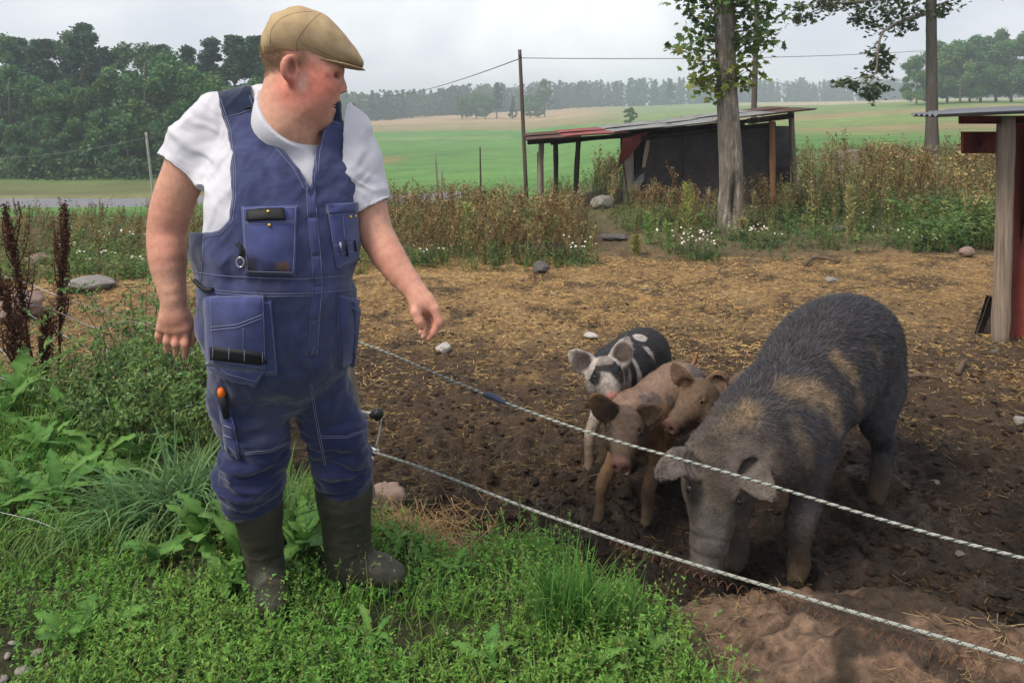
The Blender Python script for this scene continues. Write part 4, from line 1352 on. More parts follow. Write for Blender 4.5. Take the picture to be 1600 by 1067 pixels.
def leaves_joined(p, size, rg, col, droop=.5):
    n = len(p)
    a = rg.uniform(0, 6.28, n)
    yv = np.stack([np.cos(a), np.sin(a), rg.normal(-droop, .35, n)], 1); yv /= np.linalg.norm(yv, axis=1, keepdims=True)
    zv = np.array((0, 0, 1.)) + rg.normal(0, .45, (n, 3)); zv -= yv * (zv * yv).sum(1, keepdims=True); zv /= np.linalg.norm(zv, axis=1, keepdims=True)
    xv = np.cross(yv, zv)
    V = p[:, None] + size[:, None, None] * (LV[None, :, 0:1] * xv[:, None] + LV[None, :, 1:2] * yv[:, None] + LV[None, :, 2:3] * zv[:, None])
    F = (LF[None] + (np.arange(n) * len(LV))[:, None, None]).reshape(-1, 3)
    c = np.array(col)[None] * rg.uniform(.6, 1.45, (n, 1)); e = rg.normal(0, .12, n); c = c * np.stack([1 + e, np.ones(n), 1 - e], 1)
    return V.reshape(-1, 3), F, np.repeat(c, len(LV), 0)

YM = 10.7
maple = thing('maple_tree', 'maple with pale bark and a split hollow foot before the shelter', 'tree', tuple(P(1143, 366, YM) * np.array((1, 1, 0))))
pth = [P(1143, 378, YM), P(1142, 330, YM), P(1142, 260, YM), P(1138, 180, YM), P(1134, 90, YM), P(1131, 0, YM), P(1130, -120, YM), P(1128, -260, YM)]
pth[0][2] = -.1
V, F = trunk_mesh(pth, [.185, .145, .148, .130, .128, .126, .122, .11, .09], 40, 3, [(.48, -1.55, .17, .32, -.8), (.62, -1.9, .22, .30, .22), (.40, -1.0, .20, .28, .25), (.25, -1.62, .14, .28, -.6), (.76, -1.5, .05, .5, .18), (.05, -2.2, .15, .5, .3), (.05, -.8, .15, .5, .3)])
tk = obj('trunk', mesh_np('trunk', V, [F], M_maplebark, True), maple)
rgm = np.random.default_rng(909)
# limbs with leaf sprays
sprays = [((1120, 40), (1075, 30)), ((1122, 60), (1062, 75)), ((1125, 85), (1050, 78)), ((1125, 95), (1085, 105)), ((1128, 110), (1092, 135)), ((1130, 140), (1088, 125)), ((1120, 10), (1085, -5)), ((1120, 20), (1100, 60)), ((1150, 20), (1205, 25)), ((1150, 50), (1215, 55)), ((1152, 10), (1220, 15)), ((1150, 80), (1190, 60)),
          ((1150, 105), (1175, 115)), ((1145, 130), (1165, 128)), ((1140, 90), (1150, 60)), ((1140, 60), (1145, 30)), ((1140, 120), (1125, 100)), ((1130, 30), (1125, -10)), ((1145, 20), (1165, -10)), ((1135, 150), (1118, 140)), ((1150, 0), (1190, -20)), ((1115, 0), (1065, -10)), ((1140, 70), (1100, 40)), ((1145, 60), (1180, 90)), ((1150, 65), (1205, 68))]
limb = Geo(); lp = []
for (a, b) in sprays:
    dy = rgm.uniform(-.45, .25)
    p0, p1 = P(*a, YM - .05), P(*b, YM + dy)
    s = spline([p0, (p0 + p1) / 2 + np.array((0, 0, .04)), p1], 8)
    limb.tube(s, np.linspace(.014, .004, 8), 5)
    nl = 36
    u = rgm.uniform(.25, 1.1, nl)[:, None]
    lp.append(p0 * (1 - u) + p1 * u + rgm.normal(0, .085, (nl, 3)) + np.array((0, 0, .02)))
for k in range(26):                                  # the crown above the frame
    a = rgm.uniform(0, 6.28); r = rgm.uniform(.4, 1.5); z = rgm.uniform(3.1, 5.2)
    p0 = np.array((2.72, YM, z - .4)); p1 = np.array((2.72 + math.cos(a) * r, YM + math.sin(a) * r, z))
    limb.tube(spline([p0, (p0 + p1) / 2 + np.array((0, 0, .1)), p1], 6), np.linspace(.03, .006, 6), 5)
    u = rgm.uniform(.3, 1.1, 30)[:, None]; lp.append(p0 * (1 - u) + p1 * u + rgm.normal(0, .16, (30, 3)))
limb.build('limbs', M_maplebark, maple, True)
lp = np.concatenate(lp)
vis = (lp[:, 2] < 3.0)
low = np.flatnonzero(vis); pick = rgm.permutation(low)[:300]
rest = np.setdiff1d(np.arange(len(lp)), pick)
V, F, C = leaves_joined(lp[rest], rgm.uniform(.075, .125, len(rest)), rgm, (.070, .125, .030))
yel = (np.repeat(lp[rest][:, 2], len(LV)) < 2.35)
C[yel] = C[yel] * np.array((2.0, 1.6, .9))
obj('crown', mesh_np('crown', V, [F], M_mapleleaf, False, C), maple, kind='stuff')
lms = []
for k, c in enumerate(((.070, .130, .030), (.055, .105, .026), (.085, .145, .034), (.17, .21, .035), (.20, .22, .045))):
    lms.append(mesh_np('leaf', LV, [LF], M_mapleleaf, False, np.tile(np.array(c), (len(LV), 1))))
inv = PINV[maple.name]
for i in pick:
    yl = lp[i, 2] < 2.3 or rgm.random() < .06
    o = bpy.data.objects.new('leaf', lms[rgm.integers(3, 5) if yl else rgm.integers(0, 3)]); COL.objects.link(o)
    o.parent = maple; o.matrix_parent_inverse = inv
    o.location = lp[i]; sz_ = rgm.uniform(.080, .135); o.scale = (sz_,) * 3
    o.rotation_euler = (rgm.normal(-.9, .45), rgm.normal(0, .4), rgm.uniform(0, 6.28))

# tree on the rise with hanging sprays
YT = 24.0
t2 = thing('maple_tree', 'slender dark trunk with hanging leaf sprays on the rise by the red shed', 'tree', tuple(np.array(place(1457, YT))))
b0 = np.array(place(1456, YT)); b0[2] -= .2
pth = [b0, P(1456, 190, YT), P(1456, 120, YT), P(1455, 50, YT), P(1455, 0, YT), P(1454, -100, YT), P(1452, -220, YT)]
V, F = trunk_mesh(pth, [.24, .165, .150, .145, .14, .13, .11], 24, 8, None, .05)
obj('trunk', mesh_np('trunk', V, [F], mat('dark_bark', (.095, .080, .068), rough=.95, var=.35, scale=8, bump=.8, bscale=20, bdist=.03, stretch=(1, 1, .25), second=(.15, .145, .13), second_pos=(.58, .7)), True), t2)
limb = Geo()
def br(pts, r0, r1, n=14):
    s = spline([P(x, y, YT + dy) for x, y, dy in pts], n); limb.tube(s, np.linspace(r0, r1, n), 6); return s
b1 = br([(1452, 20, 0), (1425, 28, -.4), (1395, 40, -.8), (1378, 52, -1), (1372, 80, -1.1), (1366, 120, -1.2), (1350, 138, -1.2)], .07, .012)
b2 = br([(1452, -30, 0), (1420, -10, -.5), (1370, 0, -1), (1300, 8, -1.3), (1255, 25, -1.5)], .07, .012)
b3 = br([(1460, 10, 0), (1478, 8, -.4), (1490, 16, -.6)], .04, .012, 8)
b4 = br([(1366, 118, -1.2), (1340, 122, -1.2), (1312, 130, -1.3)], .02, .008, 8)
limb.build('limbs', M_maplebark, t2, True)
cl = [(1250, 10, 12), (1265, 28, 10), (1285, 12, 16), (1245, 30, 10), (1300, 5, 14), (1340, 12, 20), (1365, 8, 22), (1385, 22, 22), (1410, 12, 22), (1432, 20, 18), (1395, 45, 18), (1355, 38, 14), (1420, 40, 12), (1340, 30, 10), (1480, 8, 12), (1470, 20, 8),
      (1372, 78, 14), (1368, 92, 16), (1378, 105, 14), (1360, 112, 14), (1385, 92, 12), (1352, 142, 12), (1366, 140, 16), (1380, 136, 12), (1362, 152, 10), (1312, 130, 8), (1325, 126, 8), (1335, 132, 8), (1320, 3, 14), (1345, -10, 20), (1400, -10, 24), (1280, -5, 14), (1440, -15, 24), (1490, -10, 20), (1520, -20, 20)]
lp = []
for (x, y, r) in cl:
    m_ = int(14 + r * 2.6); c = P(x, y, YT + np.interp(x, [1250, 1450, 1520], [-1.5, -.1, -.6])); q = rgm.normal(0, r / FPX * YT * .55, (m_, 3)); lp.append(c + q * np.array((1, 1, .8)))
for k in range(40):
    a = rgm.uniform(0, 6.28); lp.append(np.array((12.1 + math.cos(a) * 2, YT + math.sin(a) * 2, rgm.uniform(5.2, 8))) + rgm.normal(0, .4, (26, 3)))
lp = np.concatenate(lp)
V, F, C = leaves_joined(lp, rgm.uniform(.11, .19, len(lp)), rgm, (.060, .085, .026), .4)
obj('crown', mesh_np('crown', V, [F], M_mapleleaf, False, C), t2, kind='stuff')

# ------------------------------------------------------------ the farmer
M_skin = mat('skin', attr=True, rough=.5, var=.10, scale=90, bump=.18, bscale=420, bdist=.002, spec=.35, sss=.12, sss_r=(.012, .005, .003))
M_shirt = mat('white_cotton', (.56, .555, .60), rough=.9, var=.05, scale=30, bump=.25, bscale=900, bdist=.001, spec=.1, sheen=.2)
M_denim = mat('blue_workwear', attr=True, rough=.85, var=.20, scale=24, bump=.35, bscale=700, bdist=.0012, spec=.12, sheen=.25)
M_thread = mat('pale_thread', (.24, .25, .36), rough=.8, var=.1, bump=0)
M_black = mat('black_webbing', (.014, .014, .016), rough=.6, var=.3, scale=60, bump=.2, bscale=500)
M_rubber = mat('boot_rubber', (.030, .028, .020), rough=.62, var=.30, scale=14, bump=.25, bscale=90, bdist=.004, spec=.4,
               second=(.075, .060, .038), second_pos=(.55, .72), second_scale=22, rvar=.12)
M_cap = mat('khaki_canvas', (.40, .295, .170), rough=.9, var=.14, scale=22, bump=.3, bscale=900, bdist=.001, spec=.1,
            second=(.29, .21, .12), second_pos=(.58, .75), second_scale=16)
M_capseam = mat('khaki_seam', (.20, .14, .075), rough=.9, var=.1, bump=0)
M_hair = mat('short_hair', attr=True, rough=.5, var=.1, bump=0, spec=.3)
M_armhair = mat('arm_hair', (.62, .42, .25), rough=.4, var=.1, bump=0, spec=.4, trans=.3)
M_orange = mat('orange_plastic', (.75, .16, .02), rough=.4, var=.05, bump=.05)
M_brass = mat('brass_stud', (.65, .45, .12), rough=.35, var=.1, bump=0, metal=.9)
M_steel = mat('steel', (.45, .45, .46), rough=.35, var=.15, bump=0, metal=.9)
M_eyew = mat('eye_white', (.55, .48, .45), rough=.2, var=.02, bump=0, spec=.5)
M_lip = mat('tongue', (.42, .06, .05), rough=.3, var=.1, bump=0, spec=.5)

person = thing('person', 'man in flat cap, white t-shirt and blue work overalls standing by the rope', 'person', (-.66, 2.46, .12))
PY = 2.42
def Q(px, py, dy=0.0):
    return P(px, py, PY + dy)
def hp(zx, zy, side=0.0):                      # head point: profile plane at 2.36, side = towards the camera
    return P(380 + zx / 4.85, zy / 4.85, 2.36 + (zx - 385) * .000374 * .25 - side)
HR = np.array([(.970, .243, 0), (.243, -.970, 0), (0, 0, 1.)])
tf = nrm((.26, -.966, 0)); tr = np.array((.966, .26, 0)); tz = np.array((0, 0, 1.))
TM = np.array([tz, tr, tf])
TO = np.array((-.665, 2.45, 0))

def arm_chain(pts, F, k=.03):
    F.chain(spline(pts, 18), k=k, kj=.006)

L_ARM = [(*Q(314, 210, .03), .070), (*Q(289, 268, .03), .063), (*Q(268, 325, .03), .059), (*Q(260, 365, .03), .054), (*Q(262, 400, .01), .053), (*Q(266, 438, 0), .043), (*Q(271, 466, -.01), .036), (*Q(272, 484, -.01), .034)]
R_ARM = [(*Q(536, 218, .03), .056), (*Q(559, 268, .03), .057), (*Q(576, 325, .02), .052), (*Q(588, 366, .0), .049), (*Q(606, 398, -.03), .046), (*Q(632, 435, -.06), .037), (*Q(650, 457, -.08), .031), (*Q(659, 470, -.09), .030)]

def hand(F, wrist, knuck, fingers, thumb, r, n, palm_r=.0):
    """palm as a flat fan of chains from the wrist to each knuckle, then the fingers"""
    n = nrm(n)
    for kx in knuck:
        F.chain([(*wrist, r * 1.9), (*(np.array(wrist) * .45 + np.array(kx) * .55), r * 1.75), (*kx, r * 1.35)], k=.014, kj=.012)
    for fg in fingers:
        F.chain(fg, k=.004, kj=.006)
    F.chain(thumb, k=.010, kj=.010)

B = Field((-1.12, 2.16, .82), (-.14, 2.66, 1.92), .0042)
# torso, neck (under the clothes)
B.loft(TO, TM, [(.84, -.02, 0, .15, .12), (.95, -.02, .01, .165, .13), (1.1, -.02, .01, .17, .135), (1.25, -.02, .01, .175, .135), (1.40, -.005, .005, .18, .125), (1.52, .01, 0, .16, .10), (1.58, .015, -.005, .10, .08)], k=.02)
B.chain([(*hp(335, 620), .062), (*hp(330, 780), .065), (*hp(325, 930), .073), (*P(450, 215, 2.41), .090)], k=.03, kj=.04)
B.chain([(*hp(405, 860), .040), (*hp(405, 950), .047), (*P(460, 212, 2.38), .056)], k=.025, kj=.03)                 # throat, double chin
arm_chain(L_ARM, B)
arm_chain(R_ARM, B)
# right hand of the man (left in the picture), back of the hand to the camera
w = Q(271, 474, -.01)
kn = [Q(253, 511, -.015), Q(265, 514, -.02), Q(278, 515, -.02), Q(290, 512, -.015)]
fin = [[(*Q(253, 511, -.01), .0115), (*Q(248, 524, -.012), .0105), (*Q(248, 533, .0), .009)],
       [(*Q(265, 514, -.015), .0125), (*Q(261, 533, -.02), .0115), (*Q(261, 549, -.005), .0095)],
       [(*Q(278, 515, -.015), .013), (*Q(275, 537, -.022), .012), (*Q(275, 553, -.005), .010)],
       [(*Q(290, 512, -.01), .0125), (*Q(290, 537, -.02), .0118), (*Q(289, 556, -.006), .0098)]]
hand(B, w, kn, fin, [(*Q(284, 484, -.0), .017), (*Q(298, 505, .01), .014), (*Q(301, 524, .012), .0118), (*Q(299, 537, .008), .0095)], .0125, (0, -1, 0))
# left hand of the man, reaching towards the pigs with loosely curled fingers
w = Q(653, 462, -.085)
kn = [Q(679, 482, -.112), Q(676, 484, -.094), Q(672, 486, -.078), Q(666, 486, -.064), Q(652, 474, -.10)]
fin = [[(*Q(679, 482, -.112), .0135), (*Q(686, 503, -.118), .0120), (*Q(678, 519, -.116), .0105), (*Q(670, 529, -.112), .0090)],
       [(*Q(676, 485, -.092), .0130), (*Q(680, 508, -.092), .0115), (*Q(668, 521, -.090), .0100), (*Q(661, 526, -.088), .0088)],
       [(*Q(672, 487, -.074), .0120), (*Q(672, 507, -.070), .0108), (*Q(662, 517, -.068), .0095), (*Q(657, 520, -.066), .0085)],
       [(*Q(665, 487, -.058), .0105), (*Q(664, 502, -.054), .0095), (*Q(657, 511, -.052), .0085)]]
hand(B, w, kn, fin, [(*Q(649, 472, -.10), .0165), (*Q(649, 488, -.118), .0138), (*Q(655, 502, -.124), .0122), (*Q(659, 511, -.124), .0100)], .0112, (0, -1, 0))
# head
B.ell(hp(430, 370), (.106, .079, .100), HR, k=.02)
B.ell(hp(525, 555), (.074, .068, .085), HR, k=.04)
B.ell(hp(535, 690), (.058, .060, .078), HR, k=.04)
for v in (-1, 1):
    B.chain([(*hp(400, 690, .058 * v), .026), (*hp(470, 810, .050 * v), .030), (*hp(572, 882, .022 * v), .025)], k=.04, kj=.02)    # jaw
    B.ell(hp(540, 715, .042 * v), (.050, .034, .052), HR, k=.035)                                                           # cheek
    B.ell(hp(630, 640, .036 * v), (.034, .026, .028), HR, k=.03)                                                            # cheekbone
    B.chain([(*hp(718, 545, .012 * v), .010), (*hp(698, 538, .040 * v), .011), (*hp(635, 555, .062 * v), .008)], k=.02, kj=.01)    # brow
    B.ell(hp(722, 692, .014 * v), (.013, .010, .0095), HR, k=.006)
B.ell(hp(632, 480), (.036, .060, .045), HR, k=.04)
B.chain([(*hp(724, 578), .0085), (*hp(742, 632), .0115), (*hp(752, 674), .0140)], k=.012, kj=.01)                               # nose
B.ell(hp(655, 755), (.022, .034, .022), HR, k=.02)
B.chain([(*hp(652, 778, .034), .0058), (*hp(682, 765, .022), .0075), (*hp(704, 762, 0), .0088), (*hp(682, 765, -.022), .0075), (*hp(652, 778, -.034), .0058)], k=.010, kj=.008)                # upper lip
B.chain([(*hp(640, 815, .032), .006), (*hp(655, 830, .020), .009), (*hp(670, 833, 0), .0108), (*hp(655, 830, -.020), .009), (*hp(640, 815, -.032), .006)], k=.010, kj=.008)                # lower lip
B.ell(hp(592, 890), (.025, .030, .022), HR, k=.02)                                                                          # chin
B.ell(hp(525, 880), (.045, .042, .024), HR, k=.03)
B.ell(hp(680, 799), (.034, .036, .0080), HR, k=.003, mode='s')                                                              # open mouth
for v in (-1, 1):
    B.ell(hp(696, 572, .040 * v), (.020, .020, .0085), HR, k=.012, mode='s')                                                 # eye socket
    B.chain([(*hp(714, 566, .018 * v), .0060), (*hp(696, 562, .034 * v), .0075), (*hp(656, 572, .050 * v), .0055)], k=.006, kj=.006)   # lids
    B.chain([(*hp(708, 592, .020 * v), .0050), (*hp(690, 594, .036 * v), .0062), (*hp(656, 586, .050 * v), .0048)], k=.006, kj=.006)
for v in (-1, 1):
    B.chain([(*hp(712, 690, .030 * v), .0035), (*hp(675, 735, .042 * v), .0040), (*hp(640, 790, .046 * v), .0035)], k=.008, kj=.004, mode='s')      # smile fold
    B.ell(hp(738, 706, .009 * v), (.006, .004, .004), HR, k=.003, mode='s')                                                                    # nostril
    B.chain([(*hp(650, 600, .056 * v), .002), (*hp(690, 612, .044 * v), .0025), (*hp(715, 604, .030 * v), .002)], k=.005, kj=.003, mode='s')        # bag under the eye
    B.chain([(*hp(600, 560, .072 * v), .0015), (*hp(640, 572, .062 * v), .002)], k=.004, kj=.003, mode='s')
# ears
for v in (-1, 1):
    e0 = hp(352, 530, .082 * v)
    B.chain(spline([(*hp(398, 600, .080 * v), .008), (*hp(350, 596, .092 * v), .010), (*hp(314, 525, .104 * v), .0115), (*hp(322, 462, .106 * v), .0105), (*hp(362, 438, .098 * v), .0095), (*hp(402, 470, .084 * v), .007)], 12), k=.006, kj=.004)
    B.ell(hp(358, 525, .088 * v), (.020, .010, .034), HR, k=.010)
    B.ell(hp(374, 622, .086 * v), (.013, .010, .017), HR, k=.008)
    B.ell(hp(368, 520, .106 * v), (.0130, .018, .024), HR, k=.004, mode='s')
    B.chain([(*hp(350, 470, .100 * v), .0035), (*hp(338, 520, .100 * v), .004), (*hp(352, 572, .096 * v), .0035)], k=.004, kj=.003)
    B.ell(hp(410, 545, .082 * v), (.008, .007, .010), HR, k=.006)
V, Fq = B.mesh(2)
N = normals(V, Fq)
V = V + N * (.0010 * fbm(V, 40, 3, seed=9))[:, None]
C = np.tile(np.array((.56, .295, .205)), (len(V), 1))
C *= (1 + .10 * fbm(V, 12, 4, seed=2))[:, None]
hd_m = V[:, 2] > 1.50
red = (.54, .165, .115)
for (zx, zy, sd, r, a) in ((560, 640, .075, .050, .75), (440, 700, .075, .060, .55), (640, 620, .05, .045, .65), (345, 520, .085, .045, .6), (770, 680, 0, .035, .5), (560, 800, .06, .06, .35), (360, 640, .07, .05, .45), (500, 560, .08, .04, .3)):
    C = blend(C, blob(V, hp(zx, zy, sd), (r, r, r), None, .6, .35, zx) * a, red)
C = blend(C, blob(V, hp(440, 590, .085), (.018, .02, .035), None, .5, .3, 3) * .6, (.60, .36, .28))
C = blend(C, blob(V, hp(360, 612, .084), (.014, .014, .016), None, .5, .2, 3) * .7, (.50, .10, .07))
C = blend(C, blob(V, hp(690, 790, 0), (.024, .036, .016), None, .4, .1, 3) * .8, (.34, .085, .065))
C = blend(C, blob(V, hp(612, 880, 0), (.05, .05, .035), None, .5, .4, 6) * .3, (.36, .19, .14))
C = blend(C, blob(V, hp(684, 578, .038), (.020, .020, .009), None, .5, .1, 6) * .8, (.16, .065, .05))  # brow shadow and lid crease painted dark round the eye
C = blend(C, blob(V, hp(680, 536, .045), (.026, .025, .006), None, .5, .2, 6) * .6, (.30, .17, .10))
C = blend(C, blob(V, hp(650, 800, .034), (.012, .014, .007), None, .4, .1, 6) * .7, (.22, .06, .05))
C = blend(C, blob(V, hp(372, 520, .095), (.010, .02, .020), None, .4, .1, 3) * .7, (.26, .10, .075))  # shade of the ear hollow painted into the skin colour
C = blend(C, blob(V, hp(520, 850, .05), (.09, .06, .035), None, .6, .3, 9) * .35, (.40, .21, .16))
C *= (1 + .16 * fbm(V, 70, 3, seed=12) + .10 * fbm(V, 200, 2, seed=15))[:, None]
for (px, py, r, a) in ((255, 375, .06, .5), (600, 395, .07, .4), (272, 520, .05, .45), (285, 550, .03, .4), (672, 500, .06, .45), (635, 440, .04, .25), (250, 330, .05, .3)):
    C = blend(C, blob(V, on_skin(V, px, py), (r, r, r), None, .6, .4, px) * a, (.54, .210, .150))
hz = np.stack([(800 + V[:, 0] / V[:, 1] * FPX - 380) * 4.85, (HOR + (CAM_Z - V[:, 2]) / V[:, 1] * FPX) * 4.85], 1)
hj = fbm(V, 60, 3) * 30
hairm = sstep(350, 280, hz[:, 0] + hj) * sstep(20, -30, hz[:, 1] - 585 + .30 * (hz[:, 0] - 150) + hj) * (hz[:, 1] > 330) * hd_m * (V[:, 1] > 2.2)
ear_m = blob(V, hp(355, 525, .10), (.030, .03, .045), None, .1, 0, 0)
hairm = hairm * (1 - ear_m)
hairm = np.maximum(hairm, .6 * sstep(395, 410, hz[:, 0]) * sstep(520, 440, hz[:, 0] + hj) * sstep(510, 460, hz[:, 1] + hj) * (hz[:, 1] > 370) * hd_m * (V[:, 1] < 2.33))
C = blend(C, hairm * .5, (.24, .15, .09))
obj('body', mesh_np('body', V, [Fq], M_skin, True, C), person)
T, Ft, Ct = blades_on(V, N, np.tile(np.array((.30, .20, .115)), (len(V), 1)), 22000, 5, .0055, .00028, (-.35, 0, -1), .35, hairm + 1e-9, .25, .4)
obj('hair', mesh_np('hair', T, [Ft], M_hair, False, Ct), person, kind='stuff')
fore = ((V[:, 2] < 1.40) & (V[:, 2] > .98) & ((V[:, 0] < -.88) | (V[:, 0] > -.46))).astype(float)
T, Ft, Ct = blades_on(V, N, C, 3600, 6, .011, .00028, (.15, 0, -1), .35, fore + 1e-9, .35, .2)
obj('arm_hair', mesh_np('arm_hair', T, [Ft], M_armhair, False), person, kind='stuff')

def ball(c, r, k=12):
    u, v_ = np.meshgrid(np.linspace(.04, np.pi - .04, k // 2 + 2), np.linspace(0, 2 * np.pi, k, endpoint=False), indexing='ij')
    S = np.stack([np.sin(u) * np.cos(v_), np.sin(u) * np.sin(v_), np.cos(u)], -1).reshape(-1, 3) * np.array(r) + np.array(c)
    i = np.arange(k // 2 + 1)[:, None] * k; j = np.arange(k)[None]; j2 = (j + 1) % k
    return S, np.stack([i + j, i + k + j, i + k + j2, i + j2], -1).reshape(-1, 4)
for v in (-1, 1):
    g = Geo(); g.add(*ball(hp(684, 577, .036 * v), .0095)); e = g.build('eye', M_eyew, person, True)
    g = Geo(); g.add(*ball(hp(699, 580, .040 * v), (.0050, .0060, .0040))); g.build('iris', M_eye, e, True)
g = Geo(); g.add(*ball(hp(658, 806, 0), (.016, .028, .0066))); g.build('tongue', M_lip, person, True)
g = Geo()
g.add(*ball(hp(676, 783, 0), (.012, .018, .0032))); g.build('teeth', mat('teeth', (.75, .72, .66), rough=.25, var=.03, bump=0), person, True)

# ---- cap
Hx = HR
F = Field(hp(100, 620) - np.array((.03, .16, 0)), hp(1000, 0) + np.array((.03, .16, .02)), .0042)
hc = hp(385, 520)
F.loft(hc, Hx, [(-.091, 0, .074, .020, .018), (-.085, 0, .070, .052, .032), (-.055, 0, .090, .083, .062), (.015, 0, .098, .099, .078), (.08, 0, .082, .100, .074),
                (.135, 0, .056, .087, .051), (.175, 0, .029, .066, .025), (.192, 0, .014, .050, .013)], k=.01, ex=2.25)
Vc, Fc = F.mesh(3)
Nc = normals(Vc, Fc)
wr = .0045 * fbm(Vc * np.array((1.2, 1, .7)) @ np.array([[.8, 0, .6], [0, 1, 0], [-.6, 0, .8]]) * np.array((1, 1, 3)), 12, 3, seed=4)
Vc = Vc + Nc * wr[:, None]
cap = obj('flat_cap', mesh_np('flat_cap', Vc, [Fc], M_cap, True), person)
F = Field(hc + np.array((.0, -.13, -.06)), hc + np.array((.28, .18, .10)), .004)
F.ell(hc + HR[0] * .112 + np.array((0, 0, .016)), (.092, .090, .0065), np.array([nrm(HR[0] - np.array((0, 0, .22))), HR[1], nrm(HR[0] * .22 + np.array((0, 0, 1)))]), k=.005)
Vb, Fb = F.mesh(2)
obj('brim', mesh_np('brim', Vb, [Fb], M_cap, True), cap)
capbvh = BVHTree.FromPolygons([tuple(v) for v in Vc], Fc.tolist())

def cast(bvh, px, py, off=0.0):
    d = Vector(((px - 800) / FPX, 1, -(py - HOR) / FPX)).normalized()
    hit, nr, i, t = bvh.ray_cast(Vector((0, 0, CAM_Z)), d)
    if hit is None:
        return None, None
    if nr.dot(d) > 0: nr = -nr
    return np.array(hit) + np.array(nr) * off, np.array(nr)

def stitch(bvhs, path, parent, name, m, r=.0009, off=.0012, step=3.0, dash=None, curve=False):
    """a thread laid along a path over the cloth"""
    path = np.array(path, float)
    if curve: path = spline(np.concatenate([path, 0 * path[:, :1]], 1), 24)[:, :2]
    d = np.concatenate(([0], np.cumsum(np.hypot(*np.diff(path, axis=0).T))))
    n = max(int(d[-1] / step), 2)
    t = np.linspace(0, d[-1], n)
    pp = np.stack([np.interp(t, d, path[:, 0]), np.interp(t, d, path[:, 1])], 1)
    pts = []
    runs = []
    for i, (x, y) in enumerate(pp):
        best = None
        for b in bvhs:
            h, _ = cast(b, x, y, off)
            if h is not None and (best is None or h[1] < best[1]): best = h
        if best is None or (pts and np.linalg.norm(best - pts[-1]) > .04):
            if len(pts) > 1: runs.append(pts)
            pts = [] if best is None else [best]
            continue
        pts.append(best)
    if len(pts) > 1: runs.append(pts)
    g = Geo()
    for rn in runs:
        rn = np.array(rn)
        if dash:
            for i in range(0, len(rn) - 1, 2):
                g.tube(rn[i:i + 2], r, 5)
        else:
            g.tube(rn, r, 5)
    if g.n:
        return g.build(name, m, parent, True)

Z2 = lambda pts: [(380 + x / 4.85, y / 4.85) for x, y in pts]
stitch([capbvh], Z2([(205, 330), (215, 230), (280, 150), (400, 100), (520, 90)]), cap, 'seam', M_capseam, .0007, .0002, curve=True)
stitch([capbvh], Z2([(415, 405), (405, 330), (460, 230), (530, 150), (590, 100)]), cap, 'seam', M_capseam, .0007, .0002, curve=True)
stitch([capbvh], Z2([(430, 330), (560, 380), (700, 440), (820, 475)]), cap, 'seam', M_capseam, .0007, .0002, curve=True)
stitch([capbvh], Z2([(155, 352), (300, 375), (440, 400), (600, 452), (760, 490)]), cap, 'seam', M_capseam, .0007, .0002, curve=True)

# ---- t-shirt
SH = [(1.020, -0.014, 0.020, 0.210, 0.158), (1.100, -0.019, 0.030, 0.223, 0.171), (1.180, -0.022, 0.035, 0.234, 0.179), (1.270, -0.019, 0.035, 0.242, 0.179), (1.360, -0.014, 0.030, 0.236, 0.168), (1.440, 0.010, 0.015, 0.230, 0.149), (1.520, 0.010, 0.000, 0.195, 0.120), (1.585, 0.012, -0.008, 0.127, 0.091), (1.630, 0.014, -0.015, 0.088, 0.083)]
F = Field((-1.10, 2.18, 1.0), (-.30, 2.68, 1.72), .0042)
F.loft(TO, TM, SH, k=.01)
F.chain([(*Q(410, 172, .03), .075), (*Q(348, 192, .03), .078), (*Q(306, 226, .03), .080), (*Q(285, 268, .03), .076), (*Q(274, 300, .03), .074)], k=.05, kj=.05)
F.chain([(*Q(490, 183, .05), .080), (*Q(515, 196, .04), .080), (*Q(538, 214, .03), .076), (*Q(557, 262, .03), .068), (*Q(570, 315, .02), .065), (*Q(578, 345, .02), .064)], k=.05, kj=.05)
F.chain([(*hp(345, 600), .076), (*hp(340, 780), .079), (*hp(335, 930), .087), (*P(452, 215, 2.41), .101)], k=.03, kj=.04)                    # collar
F.chain([(*hp(425, 950), .060), (*P(462, 208, 2.38), .068)], k=.03, kj=.03)
def plane_cut(F, pa, pb, side):
    """keep what lies on one side of the plane through the picture line pa-pb and the eye"""
    e = np.array((0, 0, CAM_Z)); a = P(*pa, 2.4) - e; b = P(*pb, 2.4) - e
    n = nrm(np.cross(a, b)) * side
    return lambda p: (p - e) @ n
sleeveL = plane_cut(F, (244, 243), (318, 296), 1)
sleeveR = plane_cut(F, (552, 337), (600, 316), 1)
p_all = F.pts((slice(None),) * 3)
sgnL = 1 if sleeveL(Q(270, 320)) > 0 else -1
sgnR = 1 if sleeveR(Q(590, 345)) > 0 else -1
X = p_all[..., 0]; Zc = p_all[..., 2]
cutL = np.where(X < -.86, sleeveL(p_all) * sgnL, -.1)
cutR = np.where(X > -.50, sleeveR(p_all) * sgnR, -.1)
F.S = np.maximum(F.S, np.maximum(cutL, cutR).astype(np.float32))
# neck opening: a slanted plane, lower in front
nk = nrm((1.05, -.55, 1.0))
neckc = P(440, 174, 2.36)
dn = ((p_all - neckc) @ nk).astype(np.float32)
near_neck = np.where(np.abs(X + .645) < .16, dn, -.1)
F.S = np.maximum(F.S, near_neck)
del p_all, X, Zc
